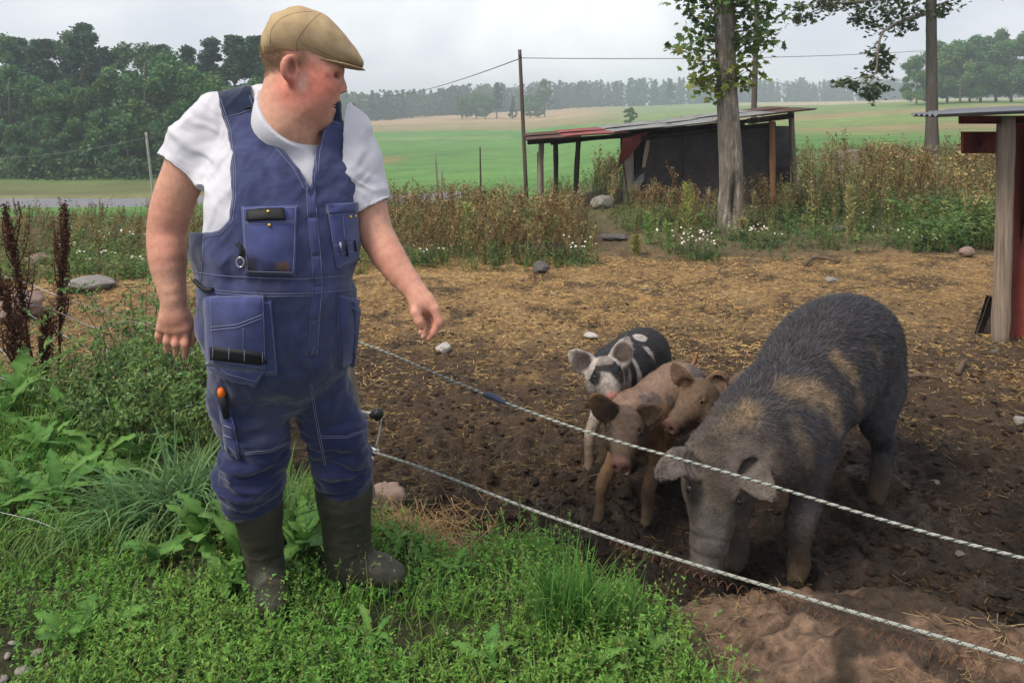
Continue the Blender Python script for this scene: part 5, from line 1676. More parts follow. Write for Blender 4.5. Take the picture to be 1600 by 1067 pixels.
# hollow sleeves round the arms
for arm in (L_ARM, R_ARM):
    for a, b in zip(arm[2:5], arm[3:6]):
        F.capsule(a[:3], b[:3], a[3] + .010, b[3] + .012, k=.003, mode='s')
Vs, Fs = F.mesh(2)
Ns = normals(Vs, Fs)
rotf = np.array([[.86, 0, .5], [0, 1, 0], [-.5, 0, .86]])
Ws = Vs + .05 * np.stack([fbm(Vs, 6, 3, seed=q) for q in (3, 23, 43)], 1)
rot2 = np.array([[.55, 0, .83], [0, 1, 0], [-.83, 0, .55]])
fold = fbm((Ws @ rotf) * np.array((2.8, 1.2, .8)), 6, 3, seed=12.4) * .010 - .012 * np.abs(fbm((Ws @ rot2.T) * np.array((3.0, 1, .7)), 5, 3, seed=30.7))
ncl = sstep(.13, .20, np.linalg.norm((Vs - P(448, 180, 2.38)) * np.array((1, 1, .6)), axis=1))
Vs = Vs + Ns * (fold * sstep(1.0, 1.1, Vs[:, 2]) * ncl * 1.6)[:, None]
shirt = obj('t_shirt', mesh_np('t_shirt', Vs, [Fs], M_shirt, True), person)
sbvh = BVHTree.FromPolygons([tuple(v) for v in Vs], Fs.tolist())
M_shseam = mat('shirt_seam', (.58, .56, .60), rough=.9, var=.05, bump=0)
stitch([sbvh], [(408, 140), (412, 158), (424, 180), (444, 203), (464, 213), (485, 213), (496, 205)], shirt, 'collar_seam', M_shseam, .0013, .0002)
stitch([sbvh], [(254, 237), (280, 258), (309, 281)], shirt, 'hem_seam', M_shseam, .0010, .0002)
stitch([sbvh], [(556, 327), (572, 322), (587, 313)], shirt, 'hem_seam', M_shseam, .0010, .0002)

# ---- overalls
F = Field((-1.0, 2.14, .36), (-.34, 2.74, 1.66), .0048)
F.loft(TO, TM, [(0.700, -0.008, 0.000, 0.041, 0.049), (0.750, -0.008, 0.000, 0.125, 0.097), (0.800, -0.011, 0.010, 0.172, 0.141), (0.870, -0.019, 0.020, 0.201, 0.167), (0.960, -0.029, 0.030, 0.218, 0.182), (1.030, -0.024, 0.040, 0.222, 0.190), (1.100, -0.026, 0.050, 0.220, 0.196), (1.180, -0.024, 0.052, 0.236, 0.200), (1.270, -0.021, 0.050, 0.245, 0.198), (1.360, -0.016, 0.040, 0.241, 0.185), (1.440, -0.006, 0.025, 0.237, 0.165), (1.520, -0.006, 0.008, 0.206, 0.136), (1.585, -0.004, -0.003, 0.145, 0.107), (1.630, -0.002, -0.010, 0.097, 0.087)], k=.01)
F.chain([(*Q(415, 168, .02), .086), (*Q(348, 190, .03), .088)], k=.04, kj=.05)
F.chain([(*Q(488, 185, .03), .082), (*Q(538, 214, .03), .081)], k=.04, kj=.05)
# arm holes and neck: outlines seen from the front, extruded along the view
vest = np.array([(334, 120), (393, 120), (393, 145), (401, 169), (426, 218), (464, 262), (482, 294), (487, 290), (490, 268), (496, 232), (503, 200), (512, 178), (516, 150), (530, 150), (535, 190), (548, 240), (567, 289), (571, 309), (569, 325),
                 (640, 330), (640, 1000), (200, 1000), (200, 366), (300, 362), (316, 366), (342, 361), (358, 345), (364, 307), (363, 261), (356, 204), (340, 158)], float)
def poly_sdf(q, poly):
    d = np.full(q.shape[:-1], 1e9, np.float32); ins = np.zeros(q.shape[:-1], bool)
    for a, b in zip(poly, np.roll(poly, -1, 0)):
        e = b - a; w_ = q - a
        t = np.clip((w_ @ e) / (e @ e), 0, 1)
        dd = w_ - t[..., None] * e
        d = np.minimum(d, (dd * dd).sum(-1))
        c = ((a[1] <= q[..., 1]) & (b[1] > q[..., 1])) | ((b[1] <= q[..., 1]) & (a[1] > q[..., 1]))
        xs = a[0] + (q[..., 1] - a[1]) / (b[1] - a[1] + 1e-9) * e[0]
        ins ^= c & (q[..., 0] < xs)
    d = np.sqrt(d)
    return np.where(ins, -d, d)
sl = F.box((-1.0, 2.14, 1.2), (-.34, 2.74, 1.70))
p_ = F.pts(sl)
q_ = np.stack([800 + p_[..., 0] / p_[..., 1] * FPX, HOR + (CAM_Z - p_[..., 2]) / p_[..., 1] * FPX], -1).astype(np.float32)
q2 = q_.copy()
back = ((p_ - TO) @ tf) < -.02
# the back panel has no V: push it up to the collar
vb = vest.copy()
vb[5:10, 1] = np.minimum(vb[5:10, 1], 175)
d1 = poly_sdf(q_, vest) / 540
d2 = poly_sdf(q_, vb) / 540
F.S[sl] = smax(F.S[sl], np.where(back, d2, d1).astype(np.float32), .006)
del p_, q_, q2, d1, d2
# legs
LL = [(*Q(375, 535, .03), .095), (*Q(382, 600, .02), .108), (*Q(393, 650, .02), .102), (*Q(402, 698, .02), .084), (*Q(390, 738, .03), .098), (*Q(390, 764, .05), .085), (*Q(402, 802, .06), .050)]
RL = [(*Q(490, 535, .05), .092), (*Q(498, 600, .07), .090), (*Q(515, 650, .09), .085), (*Q(532, 695, .10), .088), (*Q(537, 724, .12), .084), (*Q(541, 746, .13), .070)]
F.chain(spline(LL, 20), k=.05, kj=.008)
F.chain(spline(RL, 20), k=.03, kj=.008)
Vo, Fo = F.mesh(2)
No = normals(Vo, Fo)
pxo = 800 + Vo[:, 0] / Vo[:, 1] * FPX; pyo = HOR + (CAM_Z - Vo[:, 2]) / Vo[:, 1] * FPX
low = 1 - sstep(.55, .80, Vo[:, 2])
warp = .03 * fbm(Vo, 6, 2, seed=1)
f1 = fbm((Vo + warp[:, None]) * np.array((1, 1, 2.6)), 9, 4, seed=3)
f2 = -np.abs(fbm((Vo + warp[:, None]) * np.array((.8, 1, 2.9)), 7, 3, seed=8))
f3 = fbm((Vo @ rotf) * np.array((2.6, 1, 1)), 6, 4, seed=21)
f4 = -np.abs(fbm((Vo @ rotf + warp[:, None]) * np.array((2.2, 1, 1)), 5, 3, seed=51))
disp = .006 * f3 + .018 * (f4 + .2) * (1 - low) + low * (.014 * f1 + .040 * (f2 + .25)) + (1 - low) * .006 * f1
hipz = sstep(.60, .78, Vo[:, 2]) * (1 - sstep(.92, 1.04, Vo[:, 2]))
disp += hipz * (.010 * fbm((Vo @ rotf.T) * np.array((3, 1, .9)), 7, 3, seed=14) - .006 * np.abs(fbm(Vo * np.array((4, 1, 1)), 6, 2, seed=40)))
# waist seam pinch
disp -= .005 * np.exp(-((pyo - 441 + .02 * (pxo - 440)) / 9) ** 2)
Vo = Vo + No * disp[:, None]
faded, navy = np.array((.066, .078, .175)), np.array((.020, .026, .072))
Co = np.tile(navy, (len(Vo), 1))
fade = np.clip(.62 + .5 * fbm(Vo, 6, 4, seed=2) + .45 * fbm(Vo * np.array((1, 1, .4)), 24, 3, seed=5) + 6 * disp, 0, 1) * sstep(.62, 1.15, Vo[:, 2])
fade = np.maximum(fade, .55 * blob(Vo, Q(425, 660, -.1), (.045, .2, .10), None, .5, .5, 3))
Co = blend(Co, fade, faded)
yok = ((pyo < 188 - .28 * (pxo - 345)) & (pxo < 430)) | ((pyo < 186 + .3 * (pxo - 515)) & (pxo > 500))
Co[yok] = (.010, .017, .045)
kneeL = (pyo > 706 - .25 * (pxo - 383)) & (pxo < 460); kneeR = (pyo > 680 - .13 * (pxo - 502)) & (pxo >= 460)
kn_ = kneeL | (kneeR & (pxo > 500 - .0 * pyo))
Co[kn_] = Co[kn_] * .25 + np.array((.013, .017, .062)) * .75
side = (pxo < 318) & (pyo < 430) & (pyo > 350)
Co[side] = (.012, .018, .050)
# oil and dirt
for (px, py, r, a, c) in ((413, 270, .014, .5, (.02, .024, .06)), (440, 265, .020, .5, (.02, .024, .06)), (399, 690, .05, .4, (.05, .05, .055)), (430, 440, .04, .4, (.03, .03, .05)), (490, 400, .02, .3, (.02, .02, .04))):
    Co = blend(Co, blob(Vo, Q(px, py, -.18), (r, .2, r), None, .4, .6, px) * a, c)
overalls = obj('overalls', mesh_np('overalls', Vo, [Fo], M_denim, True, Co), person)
obvh = BVHTree.FromPolygons([tuple(v) for v in Vo], Fo.tolist())
bvhs = [obvh]

def patch(name, quad, off, m, parent, col=(.05, .062, .175), bulge=0.0, nu=14, nv=14, edge=.004, base=None, dirt=None):
    """a cloth patch lying on the garment: follows it, with a thickness of its own"""
    q = np.array(quad, float)
    V_, ok = np.zeros((nu, nv, 3)), True
    W_ = np.zeros((nu, nv, 3))
    for i in range(nu):
        for j in range(nv):
            u, v = i / (nu - 1), j / (nv - 1)
            x, y = (q[0] * (1 - u) + q[1] * u) * (1 - v) + (q[3] * (1 - u) + q[2] * u) * v
            h, nr = cast(base or obvh, x, y)
            if h is None:
                h, nr = cast(obvh, x, y, .006)
            s_ = 0
            while h is None and s_ < 40:                       # past the rim of the body: slide inwards
                s_ += 1
                cx, cy = (440.0, y) if y < 600 else ((400.0, y) if x < 455 else (520.0, y))
                h, nr = cast(obvh, x + (cx - x) * s_ / 40, y + (cy - y) * s_ / 40)
            b = bulge * (math.sin(math.pi * u) * math.sin(math.pi * v)) ** .6
            W_[i, j] = h - nr * edge
            V_[i, j] = h + nr * (off + b)
    # relax so that it spans folds like a second layer of cloth
    for _ in range(2):
        V_[1:-1, 1:-1] = (V_[1:-1, 1:-1] * 2 + V_[:-2, 1:-1] + V_[2:, 1:-1] + V_[1:-1, :-2] + V_[1:-1, 2:]) / 6
    top = V_.reshape(-1, 3)
    idx = np.arange(nu * nv).reshape(nu, nv)
    Fq_ = np.stack([idx[:-1, :-1], idx[1:, :-1], idx[1:, 1:], idx[:-1, 1:]], -1).reshape(-1, 4)
    rim = np.concatenate([idx[:, 0], idx[-1, 1:], idx[-2::-1, -1], idx[0, -2:0:-1]])
    bot = W_.reshape(-1, 3)[rim]
    n0 = nu * nv; m_ = len(rim); a = np.arange(m_); b = (a + 1) % m_
    Fr = np.stack([rim[a], n0 + a, n0 + b, rim[b]], 1)
    VV = np.concatenate([top, bot]); FF = np.concatenate([Fq_, Fr])
    c = np.tile(np.array(col, float), (len(VV), 1)) * (1 + .22 * fbm(VV, 30, 3, seed=off * 900))[:, None]
    if dirt:
        for (px, py, r, cc, al) in dirt:
            hh, _ = cast(base or obvh, px, py, off)
            if hh is not None: c = blend(c, blob(VV, hh, (r, r, r), None, .4, .8, px, 40) * al, cc)
    me = mesh_np(name, VV, [FF], m, True, c)
    o = obj(name, me, parent)
    tri = [tuple(x) for x in FF.tolist()]
    return o, BVHTree.FromPolygons([tuple(v) for v in VV], tri)

def outline(q, inset):
    q = np.array(q, float); c = q.mean(0)
    d = q - c
    q = c + d * (1 - inset / np.linalg.norm(d, axis=1, keepdims=True))
    return [tuple(x) for x in q] + [tuple(q[0])]

dn_col = (.062, .075, .195)
def pocket(quad, off, bulge=0.0, col=dn_col, dirt=None, stitched=True, nu=14, nv=14):
    o, b = patch('pocket', quad, off, M_denim, overalls, col, bulge, nu, nv, dirt=dirt)
    bvhs.append(b)
    if stitched:
        stitch([b], outline(quad, 4), overalls, 'stitching', M_thread, .00065)
    return o, b
oil = (.012, .012, .016); rust = (.20, .10, .02)
pk1, b1 = pocket([(378, 324), (464, 322), (460, 429), (385, 427)], .006, .012, dirt=[(395, 410, .022, oil, .8), (442, 415, .016, rust, .7), (443, 375, .009, rust, .6), (420, 425, .03, oil, .6), (452, 420, .02, oil, .5), (392, 425, .02, oil, .8)])
stitch([b1], [(382, 348), (462, 345)], overalls, 'stitching', M_thread, .00065)
stitch([b1], [(382, 351), (462, 348)], overalls, 'stitching', M_thread, .00065)
o, b = patch('phone_holster', [(386, 330), (444, 327), (446, 344), (387, 346)], .010, M_black, overalls, (.02, .02, .02), .005, 10, 6, base=b1)
for (x, y) in ((419, 331), (421, 352)):
    c, nr = cast(b if y < 340 else b1, x, y, .001)
    g = Geo(); g.add(*ball(c, .0052)); g.build('stud', M_brass, overalls, True)
pk2, b2 = pocket([(510, 320), (556, 317), (562, 405), (526, 421)], .006, .009)
stitch([b2], [(513, 337), (557, 333)], overalls, 'stitching', M_thread, .00065)
stitch([b2], [(536, 338), (538, 372)], overalls, 'stitching', M_thread, .00065)
stitch([b2], [(521, 384), (559, 378)], overalls, 'stitching', M_thread, .00065)
stitch([b2], [(523, 398), (560, 392)], overalls, 'stitching', M_thread, .00065)
o, b = patch('pocket_flap', [(509, 319), (557, 316), (558, 330), (513, 335)], .005, M_denim, overalls, (.05, .062, .165), .003, 8, 5, base=b2)
for (x, y) in ((547, 339), (555, 338)):
    c, nr = cast(b2, x, y, .001)
    if c is not None:
        g = Geo(); g.add(*ball(c, .0050)); g.build('stud', M_brass, overalls, True)
for (x, y0, y1) in ((530, 378, 396), (539, 375, 400), (552, 376, 392)):
    h0, _ = cast(b2, x, y0, .005); h1, _ = cast(b2, x + 2, y1, .005)
    if h0 is not None and h1 is not None:
        g = Geo(); g.tube([h0, h1], .003, 7); g.build('pen', M_steel if x == 530 else M_black, overalls, True)
h0, _ = cast(obvh, 560, 378, .02)
if h0 is not None:
    g = Geo(); g.tube([h0, h0 + np.array((.016, -.006, .004)), h0 + np.array((.028, -.004, .006))], [.006, .008, .006], 8)
    g.tube([h0 + np.array((.022, -.004, .010)), h0 + np.array((.022, -.004, -.012))], .0045, 7)
    g.build('clip', M_black, overalls, True)
# key ring with a strap
h0, _ = cast(obvh, 376, 384, .008)
if h0 is not None:
    g = Geo(); g.tube(spline([h0, h0 + np.array((.012, -.004, -.012)), h0 + np.array((.022, -.002, -.03)), h0 + np.array((.030, .002, -.062))], 10), .0045, 7); g.tube(spline([h0 + np.array((-.006, 0, .006)), h0 + np.array((.006, -.006, -.008)), h0 + np.array((.004, -.005, -.026))], 8), .005, 7)
    g.build('key_strap', M_black, overalls, True)
    a = np.linspace(0, 2 * np.pi, 18)
    g = Geo(); g.tube(np.stack([h0[0] + .004 + .010 * np.cos(a), h0[1] - .008 + 0 * a, h0[2] - .042 + .013 * np.sin(a)], 1), .0024, 6, caps=False)
    g.build('key_ring', M_steel, overalls, True)
# hanging hip pockets
pb, bb = pocket([(336, 466), (424, 470), (434, 584), (346, 588)], .008, .006, (.048, .06, .16))
pf, bf = pocket([(327, 462), (413, 461), (416, 578), (331, 566)], .020, .014, (.055, .067, .175), dirt=[(345, 500, .03, oil, .3)])
pl_, bl_ = patch('pocket_tip', [(332, 566), (416, 577), (404, 598), (350, 584)], .020, M_denim, overalls, (.05, .062, .165), .003, 10, 6)
stitch([bl_], outline([(332, 566), (416, 577), (404, 598), (350, 584)], 4), overalls, 'stitching', M_thread, .00065)
for dy in (0, 5):
    stitch([bf], [(329, 511 + dy), (370, 507 + dy), (411, 491 + dy)], overalls, 'stitching', M_thread, .0007)
stitch([bf], [(380, 512), (380, 572)], overalls, 'stitching', M_thread, .0006)
o, b = patch('webbing_band', [(331, 541), (412, 551), (413, 568), (331, 560)], .007, M_black, overalls, (.014, .014, .016), .002, 12, 5, base=bf)
for x in (333, 358, 382, 410):
    stitch([b], [(x, 542 + (x - 331) * .12), (x, 560 + (x - 331) * .09)], overalls, 'stitching', M_thread, .0011)
po, bo = pocket([(527, 458), (560, 470), (564, 564), (530, 574)], .010, .010, (.05, .062, .165))
o, b = patch('pocket_side', [(543, 470), (566, 490), (566, 566), (545, 572)], .020, M_denim, overalls, (.05, .06, .16), .004, 8, 10)
stitch([b], outline([(543, 470), (566, 490), (566, 566), (545, 572)], 3), overalls, 'stitching', M_thread, .00065)
# knife pocket on the thigh
ks, kb = pocket([(344, 632), (364, 652), (375, 716), (355, 700)], .008, .003, (.04, .05, .14), nu=8, nv=12)
for y in (664, 679):
    stitch([kb], [(350, y), (362, y + 5)], overalls, 'stitching', M_thread, .0012)
h0, _ = cast(obvh, 347, 606, .010); h1, _ = cast(obvh, 357, 650, .012)
if h0 is not None and h1 is not None:
    g = Geo(); g.tube([h0 * .8 + h1 * .2, h1], [.0125, .010], 8); g.build('knife_sheath', M_black, overalls, True)
    g = Geo(); g.tube([h0 + (h0 - h1) * .06, h0 * .95 + h1 * .05, h0 * .72 + h1 * .28], [.006, .0105, .0105], 9); g.build('knife_handle', M_orange, overalls, True)
# zip placket
zp = [(484, 272), (488, 340), (494, 400), (496, 448), (492, 500), (489, 552)]
for (a, b_) in zip(zp[:-1], zp[1:]):
    o, b = patch('zip_placket', [(a[0] - 6, a[1]), (a[0] + 6, a[1]), (b_[0] + 6, b_[1]), (b_[0] - 6, b_[1])], .005, M_denim, overalls, (.052, .063, .165), 0, 4, 8, edge=.003)
    bvhs.append(b)
for dx in (-7, 7):
    stitch(bvhs, [(x + dx, y) for x, y in zp], overalls, 'stitching', M_thread, .0006)
stitch(bvhs, [(478, 552), (485, 556), (492, 540)], overalls, 'stitching', M_thread, .00065)
# seams
for pth in ([(305, 425), (340, 430), (400, 434), (470, 436), (548, 430)], [(310, 448), (350, 455), (420, 459), (490, 458), (552, 452)], [(310, 452), (350, 459), (420, 463), (490, 462)],
            [(345, 155), (361, 204), (368, 261), (369, 307), (363, 347), (344, 366), (318, 371)], [(342, 156), (358, 204), (365, 261), (366, 307), (360, 346), (343, 363), (318, 368)],
            [(390, 150), (397, 171), (421, 220), (459, 264), (478, 300)], [(501, 202), (494, 234), (494, 272)], [(508, 202), (500, 236), (497, 270)],
            [(546, 232), (550, 252), (563, 290), (566, 309)], [(350, 184), (374, 178), (399, 169)], [(514, 188), (533, 195)],
            [(318, 371), (316, 420), (312, 455)], [(383, 707), (420, 703), (451, 690)], [(383, 710), (420, 706), (451, 693)],
            [(502, 681), (540, 681), (577, 669)], [(502, 684), (540, 684), (577, 672)], [(484, 600), (492, 650), (507, 727)], [(487, 600), (495, 650), (510, 727)], [(545, 580), (556, 612), (560, 640)]):
    stitch(bvhs, pth, overalls, 'stitching', M_thread, .00065)
# strap buckles, belt loop
for pts in ([(344, 183), (347, 190), (350, 184)], [(384, 170), (392, 168), (398, 169)]):
    pp = [cast(obvh, x, y, .004)[0] for x, y in pts]
    if all(p is not None for p in pp):
        g = Geo(); g.tube(pp, .003, 6); g.build('buckle', M_black, overalls, True)
pp = [cast(obvh, x, y, .008)[0] for x, y in ((308, 436), (316, 446), (326, 452), (336, 453))]
pp = [p for p in pp if p is not None]
if len(pp) > 1:
    g = Geo(); g.tube(pp, .006, 7); g.build('belt_tab', M_black, overalls, True)

# ---- rubber boots
def boot(chain, foot, rings, zg, sole_pts):
    lo = np.min([c[:3] for c in chain + foot], 0) - .12; hi = np.max([c[:3] for c in chain + foot], 0) + .12
    lo[2] = zg - .02
    F = Field(lo, hi, .004)
    F.chain(spline(chain, 10), k=.02, kj=.02)
    F.chain(foot, k=.035, kj=.03)
    for (c, r) in rings:
        F.ell(c, (r, r, .005), None, k=.006)
    p = F.pts((slice(None),) * 3)
    F.S = smax(F.S, (zg + .012 - p[..., 2]).astype(np.float32), .008)
    V, Fq = F.mesh(2)
    N_ = normals(V, Fq)
    V = V + N_ * (.0035 * fbm(V * np.array((1, 1, 1.6)), 13, 3, seed=chain[0][0]) - .003 * np.abs(fbm(V * np.array((1, 1, 2.5)), 16, 2, seed=5)) * (V[:, 2] < zg + .24))[:, None]
    o = obj('rubber_boot', mesh_np('rubber_boot', V, [Fq], M_rubber, True), person)
    F = Field(lo, hi, .004)
    F.chain(sole_pts, k=.01, kj=.03)
    F.S = smax(F.S, np.maximum(p[..., 2] - zg - .016, zg - .004 - p[..., 2]).astype(np.float32), .003)
    V, Fq = F.mesh(1)
    obj('sole', mesh_np('sole', V, [Fq], M_black, True), o)
zb = .12
lf = [(*P(415, 905, 2.53), .046), (*P(420, 922, 2.47), .045), (*P(425, 940, 2.41), .044), (*P(425, 948, 2.375), .037)]
lf = [(x, y, max(z, zb + r * .95), r) for x, y, z, r in lf]
boot([(*Q(400, 772, .06), .070), (*Q(404, 800, .06), .064), (*Q(409, 840, .08), .056), (*Q(414, 880, .09), .052), (*P(417, 905, 2.50), .052)], lf,
     [(Q(402, 796, .06), .0675)], zb, [(x, y, zb + .01, r * 1.06) for x, y, z, r in lf])
rf = [(*P(528, 890, 2.60), .048), (*P(560, 890, 2.585), .048), (*P(594, 898, 2.565), .046), (*P(616, 900, 2.55), .040)]
rf = [(x, y, zb + r * .95, r) for x, y, z, r in rf]
boot([(*P(537, 744, 2.57), .084), (*P(539, 780, 2.57), .078), (*P(541, 820, 2.58), .069), (*P(545, 862, 2.58), .064), (*P(545, 890, 2.585), .058)], rf,
     [(P(539, 780, 2.57), .0815)], zb, [(x, y, zb + .01, r * 1.06) for x, y, z, r in rf])

# ------------------------------------------------------------ pigs
M_coat = mat('pig_coat', attr=True, rough=.62, var=.22, scale=60, bump=.8, bscale=160, bdist=.006, spec=.2, second=(.055, .040, .028), second_pos=(.52, .78), second_scale=26)
M_bristle = mat('pig_bristle', attr=True, rough=.45, var=.1, bump=0, spec=.3)

def ear(F, base, mid, tip, fl, w0, w1, w2, th=.32):
    b_, m_, t_ = map(np.array, (base, mid, tip))
    pts = spline([(*b_, w0), (*(b_ * .55 + m_ * .45), w1), (*m_, w1 * .88), (*(m_ * .5 + t_ * .5), w1 * .52), (*t_, w2)], 10)
    F.chain(pts, k=.012, kj=.02, flat=nrm(fl), fs=th)
    # hollow on the inner side
    inn = np.array(pts); inn[:, :3] += nrm(fl) * pts[:, 3:4] * .42; inn[:, 3] *= .66
    F.chain(inn[1:-1], k=.006, kj=.02, flat=nrm(fl), fs=th, mode='s')

def make_pig(label, O, head_dir, sz, secs, legs, neck, skull, ears, tail, coat, hair, h=.006, extra=None):
    f = nrm((*head_dir, 0)); l = np.array((-f[1], f[0], 0)); up = np.array((0, 0, 1.))
    O = np.array((*O, 0.0))
    W = lambda a, b, c: O + f * a + l * b + up * c
    ends = [W(secs[0][0], 0, .3), W(secs[-1][0], 0, .3), np.array(skull['poll']), np.array(skull['snout'])]
    ends += [np.array((q[0], q[1], .3)) for q in legs['hooves']]
    ends += [np.array(e[2]) for e in ears] + [W(*t[:3]) for t in tail]
    lo = np.min(ends, 0) - .30 * sz; hi = np.max(ends, 0) + .30 * sz
    lo[2] = -.03; hi[2] = max(s[2] + s[4] for s in secs) + .1
    hi[2] = max(hi[2], max(e[2][2] for e in ears) + .06)
    F = Field(lo, hi, h)
    F.loft(O, np.array([f, l, up]), secs, k=.02, ex=2.15)
    for (a, b, c, r) in legs.get('mass', []):                    # shoulders and hams
        F.ell(W(a, b, c), r, np.array([f, l, up]), k=.09 * sz)
    F.chain([(*q[:3], q[3]) for q in neck], k=.12 * sz, kj=.10 * sz)
    # head
    po, sn = np.array(skull['poll']), np.array(skull['snout'])
    a = nrm(sn - po); n = np.array(skull['normal']); n = nrm(n - a * (n @ a)); s = np.cross(a, n)
    Lh, w = np.linalg.norm(sn - po), skull['width']
    H = lambda t, u, v: po + a * t * Lh + n * u * w + s * v * w
    F.ell(H(.12, -.30, 0), (Lh * .30, w * .52, w * .50), np.array([a, n, s]), k=.05 * sz)
    F.chain([(*H(.15, -.28, 0), w * .46), (*H(.45, -.27, 0), w * .345), (*H(.75, -.22, 0), w * .235), (*H(.94, -.20, 0), w * .205)], k=.04 * sz, kj=.05 * sz)
    for v in (-1, 1):
        F.ell(H(.25, -.62, .34 * v), (Lh * .28, w * .3, w * .22), np.array([a, n, s]), k=.05 * sz)     # jowl
        F.ell(H(.30, -.02, .31 * v), (Lh * .10, w * .10, w * .10), np.array([a, n, s]), k=.03 * sz)    # brow
    F.chain([(*H(.35, -.60, 0), w * .28), (*H(.70, -.48, 0), w * .17), (*H(.84, -.43, 0), w * .13)], k=.03 * sz, kj=.04 * sz)   # jaw
    # nose disc, rim, nostrils
    F.capsule(H(.955, -.19, 0), H(.955, -.19, 0) + a * .012 * sz, w * .245, w * .235, k=.008 * sz, flat=a, fs=.45)
    for v in (-1, 1):
        F.ell(H(1.07, -.17, .10 * v), (w * .16, w * .075, w * .05), np.array([a, n, s]), k=.004, mode='s')
    if skull.get('mouth', True):
        for v in (-1, 1):
            F.chain([(*H(.50, -.56, .30 * v), .006 * sz), (*H(.75, -.46, .20 * v), .008 * sz), (*H(.93, -.42, .05 * v), .008 * sz)], k=.006, mode='s')
    eyes = []
    for v in (-1, 1):
        e = H(.36, -.045, .335 * v)
        F.ell(e + (n * .02 + s * v * .01) * sz, (.030 * sz, .018 * sz, .016 * sz), np.array([a, n, s]), k=.012 * sz, mode='s')
        eyes.append((e + n * -.002 * sz, .0165 * sz))
    for e in ears:
        ear(F, *e)
    # legs
    for (hx, hy), kind, top, bend in zip(legs['hooves'], legs['kinds'], legs['tops'], legs['bend']):
        r = legs['r'] * (1.0 if kind == 'f' else 1.05)
        t = W(*top)
        hoof = np.array((hx, hy, 0.0))
        z = t[2]
        if kind == 'f':
            el = hoof * .45 + t * .55 - f * .03 * sz + np.array((0, 0, .0)); el[2] = z * .66
            kn = hoof + f * (.012 * sz) + (t - hoof) * .12; kn[2] = z * .40
            fe = hoof - f * .012 * sz; fe[2] = z * .13
            pts = [(*t, r * 1.9), (*el, r * 1.42), (*kn, r * 1.06), (*((kn + fe) / 2), r * .86), (*fe, r * .98), (*(hoof + f * .012 * sz + up * .022 * sz), r * .95)]
        else:
            st = t * .5 + hoof * .5 + f * .07 * sz; st[2] = z * .72
            ho = hoof - f * .055 * sz + (t - hoof) * np.array((.15, .15, 0)); ho[2] = z * .46
            fe = hoof - f * .015 * sz; fe[2] = z * .14
            pts = [(*t, r * 2.3), (*st, r * 1.75), (*ho, r * 1.15), (*((ho + fe) / 2), r * .92), (*fe, r * 1.0), (*(hoof + f * .012 * sz + up * .022 * sz), r * .95)]
        F.chain(spline(pts, 12), k=.045 * sz, kj=.03 * sz)
        for v in (-1, 1):                                         # cloven hoof and dew claws
            F.capsule(hoof + l * v * r * .42 + up * .030 * sz, hoof + l * v * r * .50 + f * r * .95 + up * .012 * sz, r * .55, r * .40, k=.008)
            F.capsule(hoof + l * v * r * .5 - f * r * .9 + up * .05 * sz, hoof + l * v * r * .5 - f * r * 1.25 + up * .034 * sz, r * .26, r * .2, k=.008)
    F.chain([(*W(*t[:3]), t[3]) for t in tail], k=.02 * sz, kj=.004)
    V, Fq = F.mesh(2)
    N = normals(V, Fq)
    # slack skin: folds and lumps
    # creases across the snout, folds on neck and cheek
    tq = (V - po) @ a / Lh; fr = np.clip((V - po) @ n / w + .55, 0, 1)
    lump0 = -.0035 * sz * np.maximum(np.sin(tq * 46 + 2 * fbm(V, 14 / sz, 2)), 0) ** 3 * sstep(.55, .7, tq) * (1 - sstep(.9, .97, tq)) * (np.linalg.norm(V - H(.6, -.3, 0), axis=1) < Lh * .6)
    lump = lump0 + .006 * sz * fbm(V, 9 / sz, 3, seed=sz) + .0025 * sz * fbm(V * np.array((1, 1, 1)), 34 / sz, 2, seed=3)
    V = V + N * lump[:, None]
    hd = dict(H=H, a=a, n=n, s=s, w=w, Lh=Lh)
    C = coat(V, N, hd, W)
    me = mesh_np('body', V, [Fq], M_coat, True, C)
    root = thing('pig', label, 'pig', (O[0], O[1], 0.0), 'pigs in the muddy pen')
    obj('body', me, root)
    for c, r in eyes:
        g = Geo()
        u, v_ = np.meshgrid(np.linspace(.05, np.pi - .05, 8), np.linspace(0, 2 * np.pi, 12, endpoint=False), indexing='ij')
        S = np.stack([np.sin(u) * np.cos(v_), np.sin(u) * np.sin(v_), np.cos(u)], -1).reshape(-1, 3) * r + c
        i = np.arange(7)[:, None] * 12; j = np.arange(12)[None]; j2 = (j + 1) % 12
        g.add(S, np.stack([i + j, i + 12 + j, i + 12 + j2, i + j2], -1).reshape(-1, 4))
        g.build('eye', M_eye, root, True)
    T, Ft, Ct = blades_on(V, N, C, **hair(V, N, hd, W, f, up))
    obj('bristles', mesh_np('bristles', T, [Ft], M_bristle, False, Ct), root, kind='stuff')
    return root

MUD = (.085, .058, .034)
def muddy(C, V, top, col=MUD, amt=.85):
    m = (1 - sstep(.02, top, V[:, 2] + .06 * fbm(V, 18, 3, seed=2))) * amt
    return blend(C, m, col)

def nose_tint(C, V, hd, col, r=.30):
    q = V - hd['H'](1.0, -.19, 0)
    t = q @ hd['a']
    rad = np.sqrt(np.maximum((q ** 2).sum(1) - t * t, 0))
    m = sstep(-.03 * hd['w'] / .14, .0, t) * (1 - sstep(hd['w'] * r, hd['w'] * (r + .08), rad))
    return blend(C, m, col)

